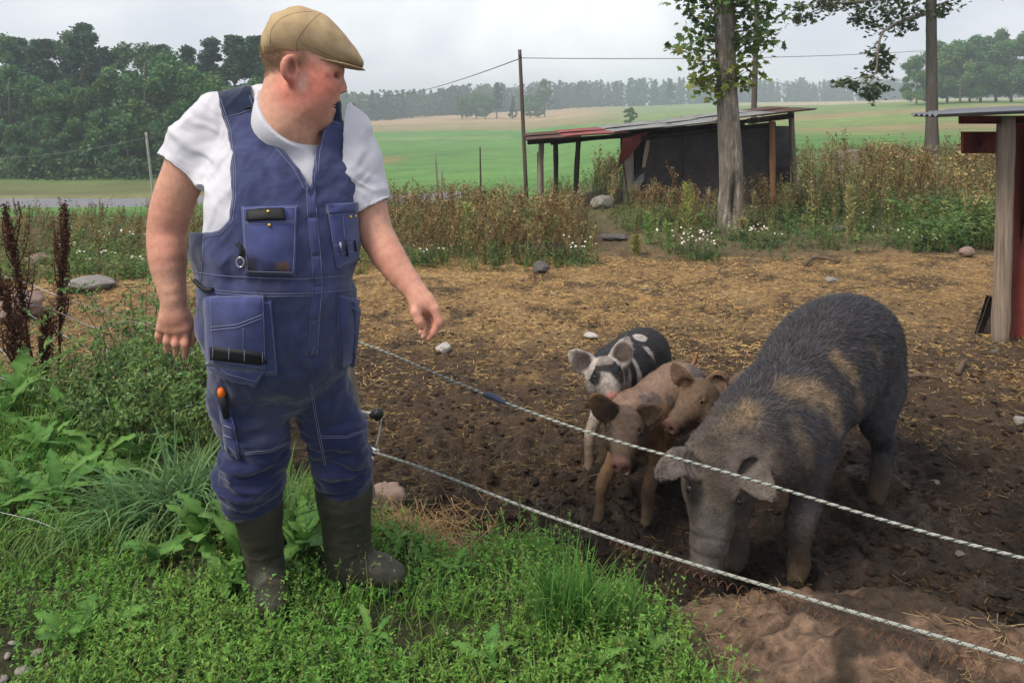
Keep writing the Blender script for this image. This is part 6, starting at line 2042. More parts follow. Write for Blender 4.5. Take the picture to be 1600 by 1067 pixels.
# --- the sow
def sow_coat(V, N, hd, W):
    C = np.tile(np.array((.054, .050, .054)), (len(V), 1))
    C *= (1 + .30 * fbm(V, 9, 4, seed=1))[:, None]
    tan = (.34, .235, .135)
    ax = (-.1, .2, -.35)
    for (px, py, y, r, axis, a) in ((1318, 560, 3.03, (.15, .030), (.35, .1, -.75), .85), (1306, 632, 2.93, (.085, .055), (.2, 0, -.5), .6),
                                   (1244, 603, 2.88, (.11, .042), (.8, .3, -.25), .75), (1375, 552, 3.28, (.05, .03), (.5, .2, -.4), .35),
                                   (1165, 640, 2.86, (.10, .040), (.35, .1, -.9), .75), (1130, 660, 2.80, (.07, .05), (.1, .1, -1), .45),
                                   (1260, 690, 2.80, (.12, .03), (.3, .1, -.8), .35)):
        C = blend(C, blob(V, on_skin(V, px, py), (*r, r[1]), axis, .7, .9, px, 22) * a * .8, tan)
    hm = 1 - sstep(.20, .42, np.linalg.norm(V - hd['H'](.5, -.3, 0), axis=1))
    C = blend(C, hm * .85, np.array((.105, .083, .064)))
    C = blend(C, blob(V, hd['H'](.36, -.04, .33), (.045, .045, .045), None, .6, .3, 4) * .85, (.022, .019, .018))  # socket shade round both eyes painted into the coat colour
    C = blend(C, blob(V, hd['H'](.36, -.04, -.33), (.045, .05, .045), None, .6, .3, 5) * .8, (.022, .019, .018))
    C = blend(C, blob(V, hd['H'](.05, 0, 0), (.05, .08, .09), None, .6, .4, 7) * .7, (.05, .04, .034))
    for e in SOW_EARS:
        C = blend(C, blob(V, e[1], (.085, .085, .085), None, .3, .2, 8) * .8, (.135, .108, .094))
    C = blend(C, blob(V, hd['H'](.72, 0, 0), (.05, .06, .09), None, .6, .4, 6) * .6, (.070, .066, .070))
    C *= (1 + .45 * fbm(V, 34, 4, seed=8))[:, None]
    C = nose_tint(C, V, hd, (.03, .018, .016))
    C = blend(C, (1 - sstep(.04, .25, V[:, 2] + .10 * fbm(V, 12, 3))) * .9 * (1 - hm * .7), (.085, .056, .028))
    return C
SOW_EARS = [(P(1098, 733, 2.72), P(1062, 722, 2.64), P(1024, 746, 2.58), (.10, -.78, .62), .030, .041, .004, .20),
            (P(1152, 718, 2.74), P(1174, 738, 2.66), P(1207, 778, 2.62), (-.15, -.80, .58), .036, .050, .005, .18)]
def sow_hair(V, N, hd, W, f, up):
    back = sstep(-.2, .8, N[:, 2])
    hm = 1 - sstep(.12, .30, np.linalg.norm(V - hd['H'](.5, -.3, 0), axis=1))
    eb = sum(blob(V, e[1], (.10, .10, .10), None, .2, 0, 0) for e in SOW_EARS)
    m = (.30 + back) * (1 - .35 * hm) * sstep(.02, .12, V[:, 2]) * (1 - .7 * np.clip(eb, 0, 1))
    crest = lambda v: .014 - .007 * (1 - sstep(.12, .30, np.linalg.norm(v - hd['H'](.5, -.3, 0), axis=1))) + .022 * sstep(.55, .8, v[:, 2]) + .012 * (1 - sstep(.0, .30, np.linalg.norm(v[:, :2] - np.array((.85, 2.86)), axis=1))) * sstep(.42, .6, v[:, 2])
    return dict(n=110000, seed=11, length=crest, width=.0007, flow=-f + np.array((0, 0, -.45)), lift=.26, mask=m, cvar=.45)
make_pig('large dark grey sow with tan streaks rooting head down beside the rope',
         (1.17, 3.18), (-.65, -.76), 1.0,
         [(-.62, 0, .59, .03, .05), (-.58, 0, .595, .10, .13), (-.49, 0, .605, .150, .178), (-.33, 0, .608, .186, .208), (-.1, 0, .592, .205, .220),
          (.12, 0, .56, .188, .208), (.32, 0, .515, .150, .182), (.46, -.01, .478, .118, .150), (.56, -.02, .455, .09, .12)],
         dict(hooves=[(.962, 2.80), (.775, 2.88), (1.475, 3.36), (1.40, 3.66)], kinds='ffrr', tops=[(.36, .10, .40), (.38, -.12, .40), (-.38, .135, .47), (-.42, -.135, .47)],
              bend=[0] * 4, r=.032, mass=[(.31, .095, .46, (.11, .06, .14)), (.31, -.09, .46, (.11, .06, .14)), (-.42, .105, .52, (.14, .08, .18)), (-.42, -.105, .52, (.14, .08, .18))]),
         [(.95, 2.91, .49, .135), (.83, 2.83, .475, .122), (.72, 2.77, .445, .105)],
         dict(poll=P(1124, 706, 2.72), snout=P(1100, 899, 2.62), normal=(-.33, -.94, .1), width=.222, mouth=True),
         SOW_EARS,
         [(-.60, 0, .66, .018), (-.645, .01, .60, .014), (-.655, .02, .50, .010), (-.64, .03, .42, .007)],
         sow_coat, sow_hair, h=.0065)

# --- black and white piglet
def p1_coat(V, N, hd, W):
    C = np.tile(np.array((.018, .018, .021)), (len(V), 1))
    wh = (.40, .36, .33)
    C = blend(C, blob(V, on_skin(V, 940, 648), (.07, .07, .09), None, .2, .3, 1), wh)
    C = blend(C, blob(V, on_skin(V, 1003, 575), (.17, .026), (.25, .1, -1), .25, .75, 2, 9), wh)
    C = blend(C, blob(V, on_skin(V, 1020, 545), (.16, .024), (.2, .3, -.8), .25, .75, 3, 9), wh)
    C = blend(C, blob(V, on_skin(V, 1003, 521), (.030, .03, .02), None, .2, .6, 4), wh)
    C = blend(C, blob(V, on_skin(V, 963, 545), (.07, .03), (.9, .6, .2), .2, .5, 9), wh)
    C = blend(C, blob(V, on_skin(V, 983, 612), (.10, .028), (.1, .1, -1), .2, .5, 5), wh)
    H, w = hd['H'], hd['w']
    hm = 1 - sstep(.11, .17, np.linalg.norm(V - H(.5, -.3, 0), axis=1))
    C = blend(C, hm, (.22, .19, .168))
    C = blend(C, blob(V, hd['H'](.55, 0, 0), (.03, .03, .05), None, .4, .4, 3) * .7, (.38, .34, .31))
    C = blend(C, blob(V, H(.36, -.05, .36), (.042, .04, .044), None, .2, .35, 6), (.02, .02, .022))
    C = blend(C, blob(V, H(.36, -.05, -.36), (.044, .04, .05), None, .2, .35, 7), (.02, .02, .022))
    C = blend(C, blob(V, H(.10, 0, 0), (.08, .08, .014), None, .2, .4, 8), (.025, .025, .028))
    for e in P1_EARS:
        C = blend(C, blob(V, e[1], (.05, .05, .05), None, .2, .2, 8), (.16, .12, .105))
        rim = np.linalg.norm(V - np.array(e[1]), axis=1)
        C = blend(C, sstep(.036, .05, rim) * (rim < .08) * .8, (.5, .44, .4))
    C = nose_tint(C, V, hd, (.30, .13, .105))
    C = blend(C, (1 - sstep(.20, .24, V[:, 2])) * (V[:, 1] < 3.75), (.27, .22, .18))
    C = blend(C, (1 - sstep(.015, .02, np.abs(V[:, 2] - .255 + .02 * fbm(V, 20, 2)))) * (V[:, 1] < 3.72), (.02, .02, .02))
    return muddy(C, V, .24, (.13, .09, .055))
P1_EARS = [(P(925, 574, 3.55), P(908, 564, 3.52), P(890, 550, 3.50), (.05, -.95, .12), .022, .034, .004, .20),
           (P(963, 569, 3.56), P(973, 550, 3.54), P(981, 530, 3.53), (.05, -.95, .05), .022, .034, .004, .20)]
def pl_hair(n, seed, L=.009):
    def fn(V, N, hd, W, f, up):
        return dict(n=n, seed=seed, length=L, width=.0007, flow=-f + np.array((0, 0, -.4)), lift=.35, mask=sstep(.01, .08, V[:, 2]), cvar=.3)
    return fn
PL = lambda s=1.0, z=0.0: [(-.30 * s, 0, .345 + z, .02, .03), (-.275 * s, 0, .345 + z, .07, .085), (-.20 * s, 0, .355 + z, .112, .125), (-.05 * s, 0, .355 + z, .122, .132),
                           (.10 * s, 0, .35 + z, .114, .125), (.21 * s, 0, .355 + z, .095, .105), (.28 * s, 0, .37 + z, .06, .07)]
make_pig('black and white spotted piglet with pricked ears facing the rope',
         (.555, 3.90), (-.50, -.86), .55, PL(1, .035),
         dict(hooves=[(.335, 3.63), (.50, 3.62), (.60, 4.16), (.76, 4.08)], kinds='ffrr', tops=[(.16, -.075, .34), (.16, .075, .34), (-.17, -.08, .38), (-.17, .08, .38)],
              bend=[0] * 4, r=.0195, mass=[(.15, .06, .33, (.08, .05, .10)), (.15, -.06, .33, (.08, .05, .10)), (-.18, .065, .36, (.09, .05, .11)), (-.18, -.065, .36, (.09, .05, .11))]),
         [(.47, 3.74, .42, .095), (.43, 3.64, .44, .085)],
         dict(poll=P(944, 566, 3.50), snout=P(957, 619, 3.37), normal=(-.05, -.55, .83), width=.150),
         P1_EARS, [(-.29, 0, .42, .010), (-.33, .01, .40, .008), (-.34, .03, .36, .006), (-.33, .03, .33, .004)],
         p1_coat, pl_hair(20000, 21), h=.0052)

# --- brown piglet facing the camera
def p2_coat(V, N, hd, W):
    C = np.tile(np.array((.205, .112, .054)), (len(V), 1))
    C *= (1 + .25 * fbm(V, 10, 4, seed=4))[:, None]
    for i, (px, py, y) in enumerate(((1052, 622, 3.42), (1030, 615, 3.38), (1090, 570, 3.72), (1100, 586, 3.68), (1110, 577, 3.78), (1090, 578, 3.6), (1017, 622, 3.32), (1064, 640, 3.5), (1120, 600, 3.75))):
        C = blend(C, blob(V, on_skin(V, px, py), (.034, .036, .030), None, .4, .5, i) * .75, (.055, .045, .042))
    C = blend(C, sstep(.35, .42, V[:, 2]) * .25 * sstep(.3, .9, N[:, 2]), (.22, .19, .20))
    H = hd['H']
    hm = 1 - sstep(.10, .19, np.linalg.norm(V - H(.5, -.3, 0), axis=1))
    C = blend(C, hm * .9, (.090, .062, .045))
    C *= (1 + .35 * fbm(V, 26, 3, seed=8))[:, None]
    for v in (-1, 1):
        C = blend(C, blob(V, H(.38, 0, .33 * v), (.022, .022, .022), None, .4, .2, v) * .6, (.06, .04, .032))
    for e in P2_EARS:
        C = blend(C, blob(V, e[1], (.055, .055, .055), None, .3, .2, 8) * .85, (.065, .043, .031))
    C = nose_tint(C, V, hd, (.15, .075, .06))
    return muddy(C, V, .30, (.072, .050, .032), .95)
P2_EARS = [(P(962, 650, 3.12), P(944, 640, 3.06), P(926, 618, 3.03), (.25, -.9, -.25), .020, .031, .004, .20),
           (P(999, 654, 3.12), P(1017, 645, 3.08), P(1036, 640, 3.04), (-.25, -.9, -.15), .020, .030, .004, .20)]
make_pig('tan brown piglet with grey spots facing the lower rope',
         (.635, 3.53), (-.56, -.83), .55, PL(1.12, -.025),
         dict(hooves=[(.335, 3.20), (.515, 3.18), (.72, 3.86), (.88, 3.80)], kinds='ffrr', tops=[(.19, -.08, .29), (.19, .08, .29), (-.20, -.08, .33), (-.20, .08, .33)],
              bend=[0] * 4, r=.0205, mass=[(.17, .06, .28, (.08, .05, .10)), (.17, -.06, .28, (.08, .05, .10)), (-.20, .065, .31, (.09, .05, .11)), (-.20, -.065, .31, (.09, .05, .11))]),
         [(.49, 3.32, .36, .098), (.45, 3.22, .37, .088)],
         dict(poll=P(980, 645, 3.10), snout=P(969, 722, 2.95), normal=(-.12, -.72, .68), width=.155),
         P2_EARS, [(-.32, 0, .40, .010), (-.345, .01, .43, .009), (-.35, .02, .46, .007), (-.345, .03, .475, .004)],
         p2_coat, pl_hair(20000, 22), h=.0052)

# --- dark brown piglet in profile, half hidden by the sow
def p3_coat(V, N, hd, W):
    C = np.tile(np.array((.125, .080, .050)), (len(V), 1))
    C *= (1 + .3 * fbm(V, 10, 4, seed=6))[:, None]
    C = blend(C, blob(V, hd['H'](.8, -.3, 0), (.06, .06, .06), None, .5, .3, 2) * .5, (.085, .058, .045))
    for e in P3_EARS:
        C = blend(C, blob(V, e[1], (.05, .05, .05), None, .3, .2, 8) * .6, (.14, .085, .055))
    C = nose_tint(C, V, hd, (.11, .055, .045))
    return muddy(C, V, .22, (.120, .082, .050), .8)
P3_EARS = [(P(1080, 606, 3.36), P(1066, 592, 3.34), P(1053, 573, 3.36), (-.55, -.75, .05), .020, .030, .004, .20),
           (P(1112, 604, 3.44), P(1122, 598, 3.44), P(1134, 584, 3.46), (-.3, -.9, .0), .020, .028, .004, .20)]
make_pig('dark brown piglet in profile tucked behind the sow, snout on its sibling',
         (1.05, 3.66), (-.74, -.67), .55, PL(1.0, -.06),
         dict(hooves=[(.80, 3.52), (.91, 3.42), (1.10, 3.92), (1.20, 3.80)], kinds='ffrr', tops=[(.16, -.07, .29), (.16, .07, .29), (-.17, -.08, .33), (-.17, .08, .33)],
              bend=[0] * 4, r=.0195, mass=[(.15, .06, .28, (.08, .05, .10)), (.15, -.06, .28, (.08, .05, .10)), (-.18, .065, .31, (.09, .05, .11)), (-.18, -.065, .31, (.09, .05, .11))]),
         [(.90, 3.52, .34, .092), (.82, 3.44, .38, .083)],
         dict(poll=P(1096, 600, 3.36), snout=P(1043, 660, 3.20), normal=(-.35, -.25, .85), width=.150),
         P3_EARS, [(-.29, 0, .38, .010), (-.33, .01, .36, .008), (-.34, .02, .31, .006), (-.335, .03, .29, .004)],
         p3_coat, pl_hair(18000, 23), h=.0052)

# ------------------------------------------------------------ plants
M_grass = mat('grass_blades', attr=True, rough=.5, var=.15, scale=6, bump=0, spec=.2, trans=.35)
M_herb = mat('herb_leaves', attr=True, rough=.55, var=.2, scale=8, bump=0, spec=.18, trans=.32)
M_dry = mat('dry_stalks', attr=True, rough=.9, var=.25, scale=5, bump=0, spec=.1, trans=.1)
M_straw = mat('straw', attr=True, rough=.7, var=.25, scale=20, bump=0, spec=.2)

M_petal = mat('white_petal', (.75, .74, .70), rough=.7, var=.05, bump=0, trans=.2)
M_yolk = mat('yellow_disc', (.55, .36, .03), rough=.8, var=.1, bump=0)

def ribbons(p0, d, L, w, droop, seg, rg, c0, c1, twist=.0):
    """n curved tapering blades: roots (n,3), directions, lengths, widths, droop; colours root/tip"""
    n = len(p0)
    d = d / np.linalg.norm(d, axis=1, keepdims=True)
    t = np.linspace(0, 1, seg + 1)
    side = np.cross(d, np.array((0, 0, 1.)) + rg.normal(0, .35, (n, 3)))
    side /= np.linalg.norm(side, axis=1, keepdims=True) + 1e-9
    pts = p0[:, None] + d[:, None] * (L[:, None] * t)[..., None] - np.array((0, 0, 1.)) * (droop[:, None] * L[:, None] * t ** 2)[..., None]
    wt = w[:, None] * (1 - t ** 1.6)[None] * .5 + 1e-5
    A, B = pts - side[:, None] * wt[..., None], pts + side[:, None] * wt[..., None]
    V = np.stack([A, B], 2).reshape(n, -1, 3)
    k = 2 * (seg + 1)
    f = np.array([(2 * i, 2 * i + 1, 2 * i + 3, 2 * i + 2) for i in range(seg)])
    F = (f[None] + (np.arange(n) * k)[:, None, None]).reshape(-1, 4)
    tt = np.repeat(t, 2)[None, :, None]
    C = (c0[:, None] * (1 - tt) + c1[:, None] * tt).reshape(-1, 3)
    return V.reshape(-1, 3), F, C

def jcol(base, n, rg, v=.22, h=.10):
    c = np.array(base)[None] * rg.uniform(1 - v, 1 + v, (n, 1))
    e = rg.normal(0, h, n)
    return c * np.stack([1 + e, np.ones(n), 1 - e], 1)

class Bag:
    def __init__(s): s.V, s.F, s.C, s.n = [], [], [], 0
    def add(s, V, F, C):
        s.V.append(V); s.F.append(F + s.n); s.C.append(np.broadcast_to(C, (len(V), 3))); s.n += len(V)
    def get(s): return np.concatenate(s.V), np.concatenate(s.F), np.concatenate(s.C)
    def me(s, name, m):
        V, F, C = s.get()
        return mesh_np(name, V, [F], m, False, C)

# ---- plant templates of height 1 at the origin
def t_dry(seed, col=(.150, .085, .045), nb=9):
    rg = np.random.default_rng(seed); b = Bag()
    lean = rg.normal(0, .10, 2)
    d0 = np.array([(lean[0], lean[1], 1.)])
    c = jcol(col, 1, rg)
    b.add(*ribbons(np.zeros((1, 3)), d0, np.array([1.]), np.array([.022]), np.array([.0]), 3, rg, c, c))
    h = rg.uniform(.25, .9, nb); a = rg.uniform(0, 6.28, nb)
    p = np.stack([lean[0] * h, lean[1] * h, h], 1)
    d = np.stack([np.cos(a) * .5, np.sin(a) * .5, np.full(nb, .85)], 1)
    L = rg.uniform(.15, .42, nb) * (1.1 - h * .6)
    c = jcol(col, nb, rg)
    b.add(*ribbons(p, d, L, np.full(nb, .015), np.full(nb, .1), 2, rg, c, c))
    k = 7
    i = np.repeat(np.arange(nb), k)
    t = rg.uniform(.35, 1.05, nb * k)
    q = p[i] + d[i] / np.linalg.norm(d[i], axis=1, keepdims=True) * (L[i] * t)[:, None] + rg.normal(0, .016, (nb * k, 3))
    V, F = quads(q, rg.uniform(.022, .06, nb * k), rg)
    b.add(V, F, np.repeat(jcol(np.array(col) * 1.1, nb * k, rg, .45, .12), 4, 0))
    q = np.stack([lean[0] + rg.normal(0, .03, 14), lean[1] + rg.normal(0, .03, 14), rg.uniform(.8, 1.05, 14)], 1)
    V, F = quads(q, rg.uniform(.02, .05, 14), rg)
    b.add(V, F, np.repeat(jcol(np.array(col) * 1.25, 14, rg, .4), 4, 0))
    return b.get()
def t_herb(seed, col=(.075, .125, .035), nl=34, leaf=.13):
    rg = np.random.default_rng(seed); b = Bag()
    ns = 3
    a = rg.uniform(0, 6.28, ns)
    d = np.stack([np.cos(a) * .25, np.sin(a) * .25, np.ones(ns)], 1)
    c = jcol(np.array(col) * .9, ns, rg)
    b.add(*ribbons(np.zeros((ns, 3)), d, rg.uniform(.7, 1.0, ns), np.full(ns, .018), np.full(ns, .05), 2, rg, c, c))
    i = rg.integers(0, ns, nl); t = rg.uniform(.1, 1, nl)
    p = d[i] / np.linalg.norm(d[i], axis=1, keepdims=True) * (t * .95)[:, None]
    a = rg.uniform(0, 6.28, nl)
    dd = np.stack([np.cos(a), np.sin(a), rg.uniform(.1, .9, nl)], 1)
    c = jcol(col, nl, rg, .3)
    b.add(*ribbons(p, dd, leaf * rg.uniform(.6, 1.4, nl), leaf * .42 * rg.uniform(.7, 1.2, nl), rg.uniform(.1, .6, nl), 2, rg, c, c * 1.15))
    return b.get()
def t_tuft(seed, col=(.085, .13, .035), n=16):
    rg = np.random.default_rng(seed); a = rg.uniform(0, 6.28, n)
    d = np.stack([np.cos(a) * .35, np.sin(a) * .35, np.ones(n)], 1)
    c = jcol(col, n, rg, .3, .15)
    return ribbons(rg.normal(0, .04, (n, 3)) * np.array((1, 1, 0)), d, rg.uniform(.6, 1.1, n), np.full(n, .03), rg.uniform(.1, .6, n), 3, rg, c * .8, c * 1.2)

def scatter(tpls, pos, H, rg, wide=1.0):
    """many copies of the templates in one mesh (plants nobody could count)"""
    b = Bag(); k = len(pos)
    which = rg.integers(0, len(tpls), k)
    for w, (V, F, C) in enumerate(tpls):
        i = np.flatnonzero(which == w)
        if not len(i): continue
        a = rg.uniform(0, 6.28, len(i)); ca, sa = np.cos(a), np.sin(a)
        X = (V[None, :, 0] * ca[:, None] - V[None, :, 1] * sa[:, None]) * wide; Y = (V[None, :, 0] * sa[:, None] + V[None, :, 1] * ca[:, None]) * wide
        h = H[i][:, None]
        VV = np.stack([X * h + pos[i, 0:1], Y * h + pos[i, 1:2], V[None, :, 2] * h + pos[i, 2:3]], -1).reshape(-1, 3)
        FF = (F[None] + (np.arange(len(i)) * len(V))[:, None, None]).reshape(-1, F.shape[1])
        CC = (C[None] * rg.uniform(.7, 1.3, (len(i), 1, 1))).reshape(-1, 3)
        b.add(VV, FF, CC)
    return b

def zone(n, px0, px1, y0, y1, rg, power=1.0):
    y = y0 + (y1 - y0) * rg.random(n) ** power
    x = (rg.uniform(px0, px1, n) - 800) / FPX * y
    return np.stack([x, y, zt(x, y) - .02], 1)

rg = np.random.default_rng(101)
dryT = [t_dry(k, c) for k, c in enumerate([(.185, .120, .056), (.140, .085, .044), (.260, .190, .090), (.190, .145, .065)])]
dryG = [t_dry(20 + k, c, 8) for k, c in enumerate([(.160, .160, .060), (.22, .185, .085)])]
herbT = [t_herb(40 + k, c) for k, c in enumerate([(.115, .205, .056), (.095, .175, .056), (.165, .215, .066)])]
tuftT = [t_tuft(60 + k, c) for k, c in enumerate([(.095, .145, .042), (.14, .15, .055), (.22, .17, .08)])]
def keep(p, clear):
    m = np.ones(len(p), bool)
    for (x, y, rx, ry) in clear:
        m &= ((p[:, 0] - x) / rx) ** 2 + ((p[:, 1] - y) / ry) ** 2 > 1
    return p[m]
HUTC = [(3.05, 14.3, 1.75, 1.1), (1.2, 14.2, 1.2, .8), (1.15, 11.6, .22, 1.9), (1.25, 9.2, .35, .9), (3.3, 12.0, .5, .5)]
def belt(name, label, zones, tpls, hs, wide=1.0, m=M_dry, clear=HUTC, patch=None):
    P_, H_ = [], []
    for (n, a, b_, y0, y1, h0, h1, pw) in zones:
        p = zone(n, a, b_, y0, y1, rg, pw)
        p = keep(p, clear)
        if patch is not None:
            p = p[fbm(p * np.array((1, 1, 0)), patch[0], 2, seed=patch[2]) > patch[1]]
        hv = np.clip(1 + .75 * fbm(p * np.array((1, 1, 0)), .9, 3, seed=61), .45, 1.5)
        P_.append(p); H_.append((h0 + (h1 - h0) * rg.random(len(p)) ** 1.5) * hv)
    bag = scatter(tpls, np.concatenate(P_), np.concatenate(H_), rg, wide)
    o = obj(name, bag.me(name, m), kind='stuff'); o['label'] = label
    return o
belt('dry_weeds', 'brown dried weeds standing in a wide belt behind the pen',
     [(520, 575, 945, 8.6, 12.6, .36, .66, 1.0), (120, 560, 900, 8.2, 9.4, .28, .48, 1.0), (130, -60, 230, 8.4, 10.8, .20, .36, 1), (60, 860, 965, 12.5, 15.5, .4, .7, 1), (240, 230, 575, 8.4, 11.5, .26, .5, 1),
      (160, 1250, 1580, 10.5, 21, .40, .80, 1.0), (130, 1350, 1570, 11.5, 15, .55, .9, 1.0), (90, 985, 1120, 11.0, 13.2, .35, .6, 1), (50, 1150, 1250, 11.0, 13, .3, .5, 1), (90, 930, 1010, 15.5, 19, .4, .7, 1)], dryT, None, 1.0)
belt('olive_weeds', 'yellow green seeding weeds mixed among the brown belt',
     [(330, 575, 945, 8.4, 12.8, .30, .62, 1.0), (120, -60, 240, 7.8, 10.8, .20, .36, 1), (140, 240, 575, 7.8, 11.5, .22, .45, 1), (380, 1250, 1590, 9.6, 22, .35, .8, 1.0), (100, 985, 1240, 9.6, 13.2, .3, .5, 1)], dryG, None, 1.1)
belt('green_herbs', 'low green herbs edging the weeds and the trodden straw',
     [(240, 560, 930, 8.0, 9.0, .14, .30, 1.0), (280, 575, 945, 9, 13, .2, .45, 1.0), (330, 960, 1230, 8.5, 12.5, .14, .34, 1.0), (560, 1225, 1590, 9.0, 15, .18, .42, 1.0), (260, 1400, 1580, 9.2, 12, .22, .42, 1.0), (300, 1250, 1600, 14, 24, .25, .5, 1.0), (260, -60, 260, 6.9, 9.5, .16, .34, 1), (160, -60, 260, 9.5, 12, .14, .28, 1), (240, 260, 575, 7.6, 12, .14, .32, 1), (160, 840, 1000, 13, 19, .25, .5, 1)],
     herbT, None, 1.15, M_herb, clear=HUTC + [(2.3, 8.6, .35, .5)])
belt('meadow_grass', 'tussocky grass between the weeds and out to the green field',
     [(280, 560, 960, 8.2, 13.5, .18, .36, 1.0), (300, 1220, 1600, 9.0, 26, .2, .42, 1.0), (200, -60, 300, 7.2, 12, .14, .28, 1), (160, 300, 575, 7.6, 12, .14, .3, 1), (300, 300, 820, 13, 24, .2, .35, 1), (220, 960, 1240, 9, 13, .12, .3, 1), (300, 1240, 1600, 22, 36, .3, .6, 1)], tuftT, None, 1.0, M_grass)

# ---- daisies, each clump a plant of its own
def daisy(px, y, h, nf, wpx, label):
    c = np.array(place(px, y)); c[2] += .03
    t = thing('daisy_plant', label, 'daisies', tuple(c), 'white daisies round the pen')
    rg = np.random.default_rng(int(px * 7 + y))
    w_ = wpx / FPX * y / 2
    b = Bag(); n = 70
    p = c + np.stack([rg.normal(0, w_ * .55, n), rg.normal(0, w_ * .4, n), 0 * np.arange(n)], 1)
    a = rg.uniform(0, 6.28, n); d = np.stack([np.cos(a) * .5, np.sin(a) * .5, np.ones(n)], 1)
    col = jcol((.080, .135, .048), n, rg, .3)
    b.add(*ribbons(p, d, h * rg.uniform(.5, 1.0, n), np.full(n, .012), rg.uniform(.1, .5, n), 3, rg, col, col * 1.1))
    q = c + np.stack([rg.normal(0, w_ * .55, 160), rg.normal(0, w_ * .4, 160), rg.uniform(0, h * .85, 160)], 1)
    V, F = quads(q, rg.uniform(.02, .05, 160), rg); b.add(V, F, np.repeat(jcol((.085, .140, .050), 160, rg, .3), 4, 0))
    obj('stems', b.me('stems', M_herb), t, kind='stuff')
    g, g2 = Geo(), Geo()
    for k in range(nf):
        f = c + np.array((rg.normal(0, w_ * .6), rg.normal(0, w_ * .4), h * rg.uniform(.75, 1.12)))
        r = rg.uniform(.009, .015); a = np.linspace(0, 2 * np.pi, 11)[:-1]; tl = rg.normal(0, .35, 2) - np.array((0, .35))
        R_ = np.array([(1, 0, tl[0]), (0, 1, -tl[1]), (0, 0, 1)])
        ring = np.stack([np.cos(a) * r * (1 - .25 * (np.arange(10) % 2)), np.sin(a) * r * (1 - .25 * (np.arange(10) % 2)), 0 * a], 1)
        V = np.concatenate([ring, [[0, 0, .002]]]) @ R_ + f
        g.add(V, np.stack([np.arange(10), (np.arange(10) + 1) % 10, np.full(10, 10)], 1))
        V = np.concatenate([ring * .36 + np.array((0, 0, .003)), [[0, 0, .007]]]) @ R_ + f
        g2.add(V, np.stack([np.arange(10), (np.arange(10) + 1) % 10, np.full(10, 10)], 1))
    fl = g.build('flowers', M_petal, t); fl['kind'] = 'stuff'; g2.build('flower_centres', M_yolk, fl)
for k, (px, y, h, nf, w_, lb) in enumerate(((898, 8.3, .26, 16, 70, 'white daisies in front of the dark flat rock'), (1078, 9.0, .26, 26, 90, 'broad white daisy clump to the near side of the maple'), (1100, 8.7, .22, 16, 60, 'low white daisies at the straw edge before the maple'),
                                         (1185, 9.3, .24, 20, 60, 'white daisies at the foot of the maple trunk, shelter side'), (1160, 9.8, .22, 12, 50, 'daisies tucked against the maple foot'), (662, 8.3, .2, 9, 60, 'sparse daisies at the straw edge beyond the reaching arm'),
                                         (215, 7.6, .22, 14, 55, 'white daisies nearest the man arm'), (150, 7.9, .22, 12, 70, 'white daisies above the flat pale boulder'), (195, 8.8, .30, 9, 60, 'taller daisies among the olive weeds by the arm'), (110, 8.6, .22, 6, 50, 'sparse daisies above the dock stalks'),
                                         (1405, 9.6, .2, 12, 70, 'low daisies midway between maple and red shed'), (1452, 9.2, .2, 9, 50, 'sparse daisies close to the round pinkish stone'), (1350, 10.6, .24, 8, 60, 'daisies below the tree stump'), (1240, 11.4, .2, 8, 40, 'daisies by the shelter corner post'))):
    daisy(px, y, h, nf, w_, lb)

# ---- tall spires
def spire(px, ytop, ybase, y, col, label, w=.085):
    b0, t0 = P(px, ybase, y), P(px, ytop, y); b0[2] = zg(b0[0], y) - .02
    rg = np.random.default_rng(px); H = t0[2] - b0[2]
    t = thing('spire_weed', label, 'weed', tuple(b0), 'pale spire weeds near the maple')
    b = Bag(); c = jcol(np.array(col) * .8, 1, rg)
    b.add(*ribbons(b0[None], np.array([(rg.normal(0, .04), 0, 1.)]), np.array([H]), np.array([.02]), np.array([0.]), 4, rg, c, c)); obj('stem', b.me('stem', M_herb), t)
    n = 260; h = rg.random(n) ** .85; a = rg.uniform(0, 6.28, n); r = w * (1 - h) ** .6 * (H / .7) * rg.random(n) ** .5 + .01
    p = b0 + np.stack([np.cos(a) * r * .5, np.sin(a) * r * .5, h * H], 1)
    d = np.stack([np.cos(a), np.sin(a), np.full(n, 1.0)], 1); cc = jcol(col, n, rg, .3, .12)
    b = Bag(); b.add(*ribbons(p, d, rg.uniform(.05, .12, n), rg.uniform(.007, .014, n), rg.uniform(0, .4, n), 2, rg, cc * .85, cc * 1.15)); obj('leaves', b.me('leaves', M_herb), t, kind='stuff')
for a in ((1074, 288, 372, 10.2, (.34, .38, .11), 'tallest pale yellow green spire weed before the shelter wall', .12), (1013, 334, 402, 9.6, (.24, .36, .11), 'slim green spire weed by the shelter corner'), (1044, 352, 412, 9.2, (.28, .38, .12), 'green spire weed between the daisies and the tall spire', .10),
          (994, 370, 424, 9.0, (.36, .34, .11), 'short yellowish spire weed nearest the straw'), (1328, 293, 402, 9.8, (.40, .35, .14), 'yellowish spire weed standing alone right of the maple'), (1160, 345, 386, 9.9, (.40, .34, .11), 'small golden spire weed at the maple foot', .07), (1232, 300, 345, 11.4, (.28, .34, .11), 'small green spire weed by the shelter opening', .07),
          (730, 320, 400, 9.4, (.28, .36, .11), 'green spire weed standing in the brown belt', .07)):
    spire(*a)

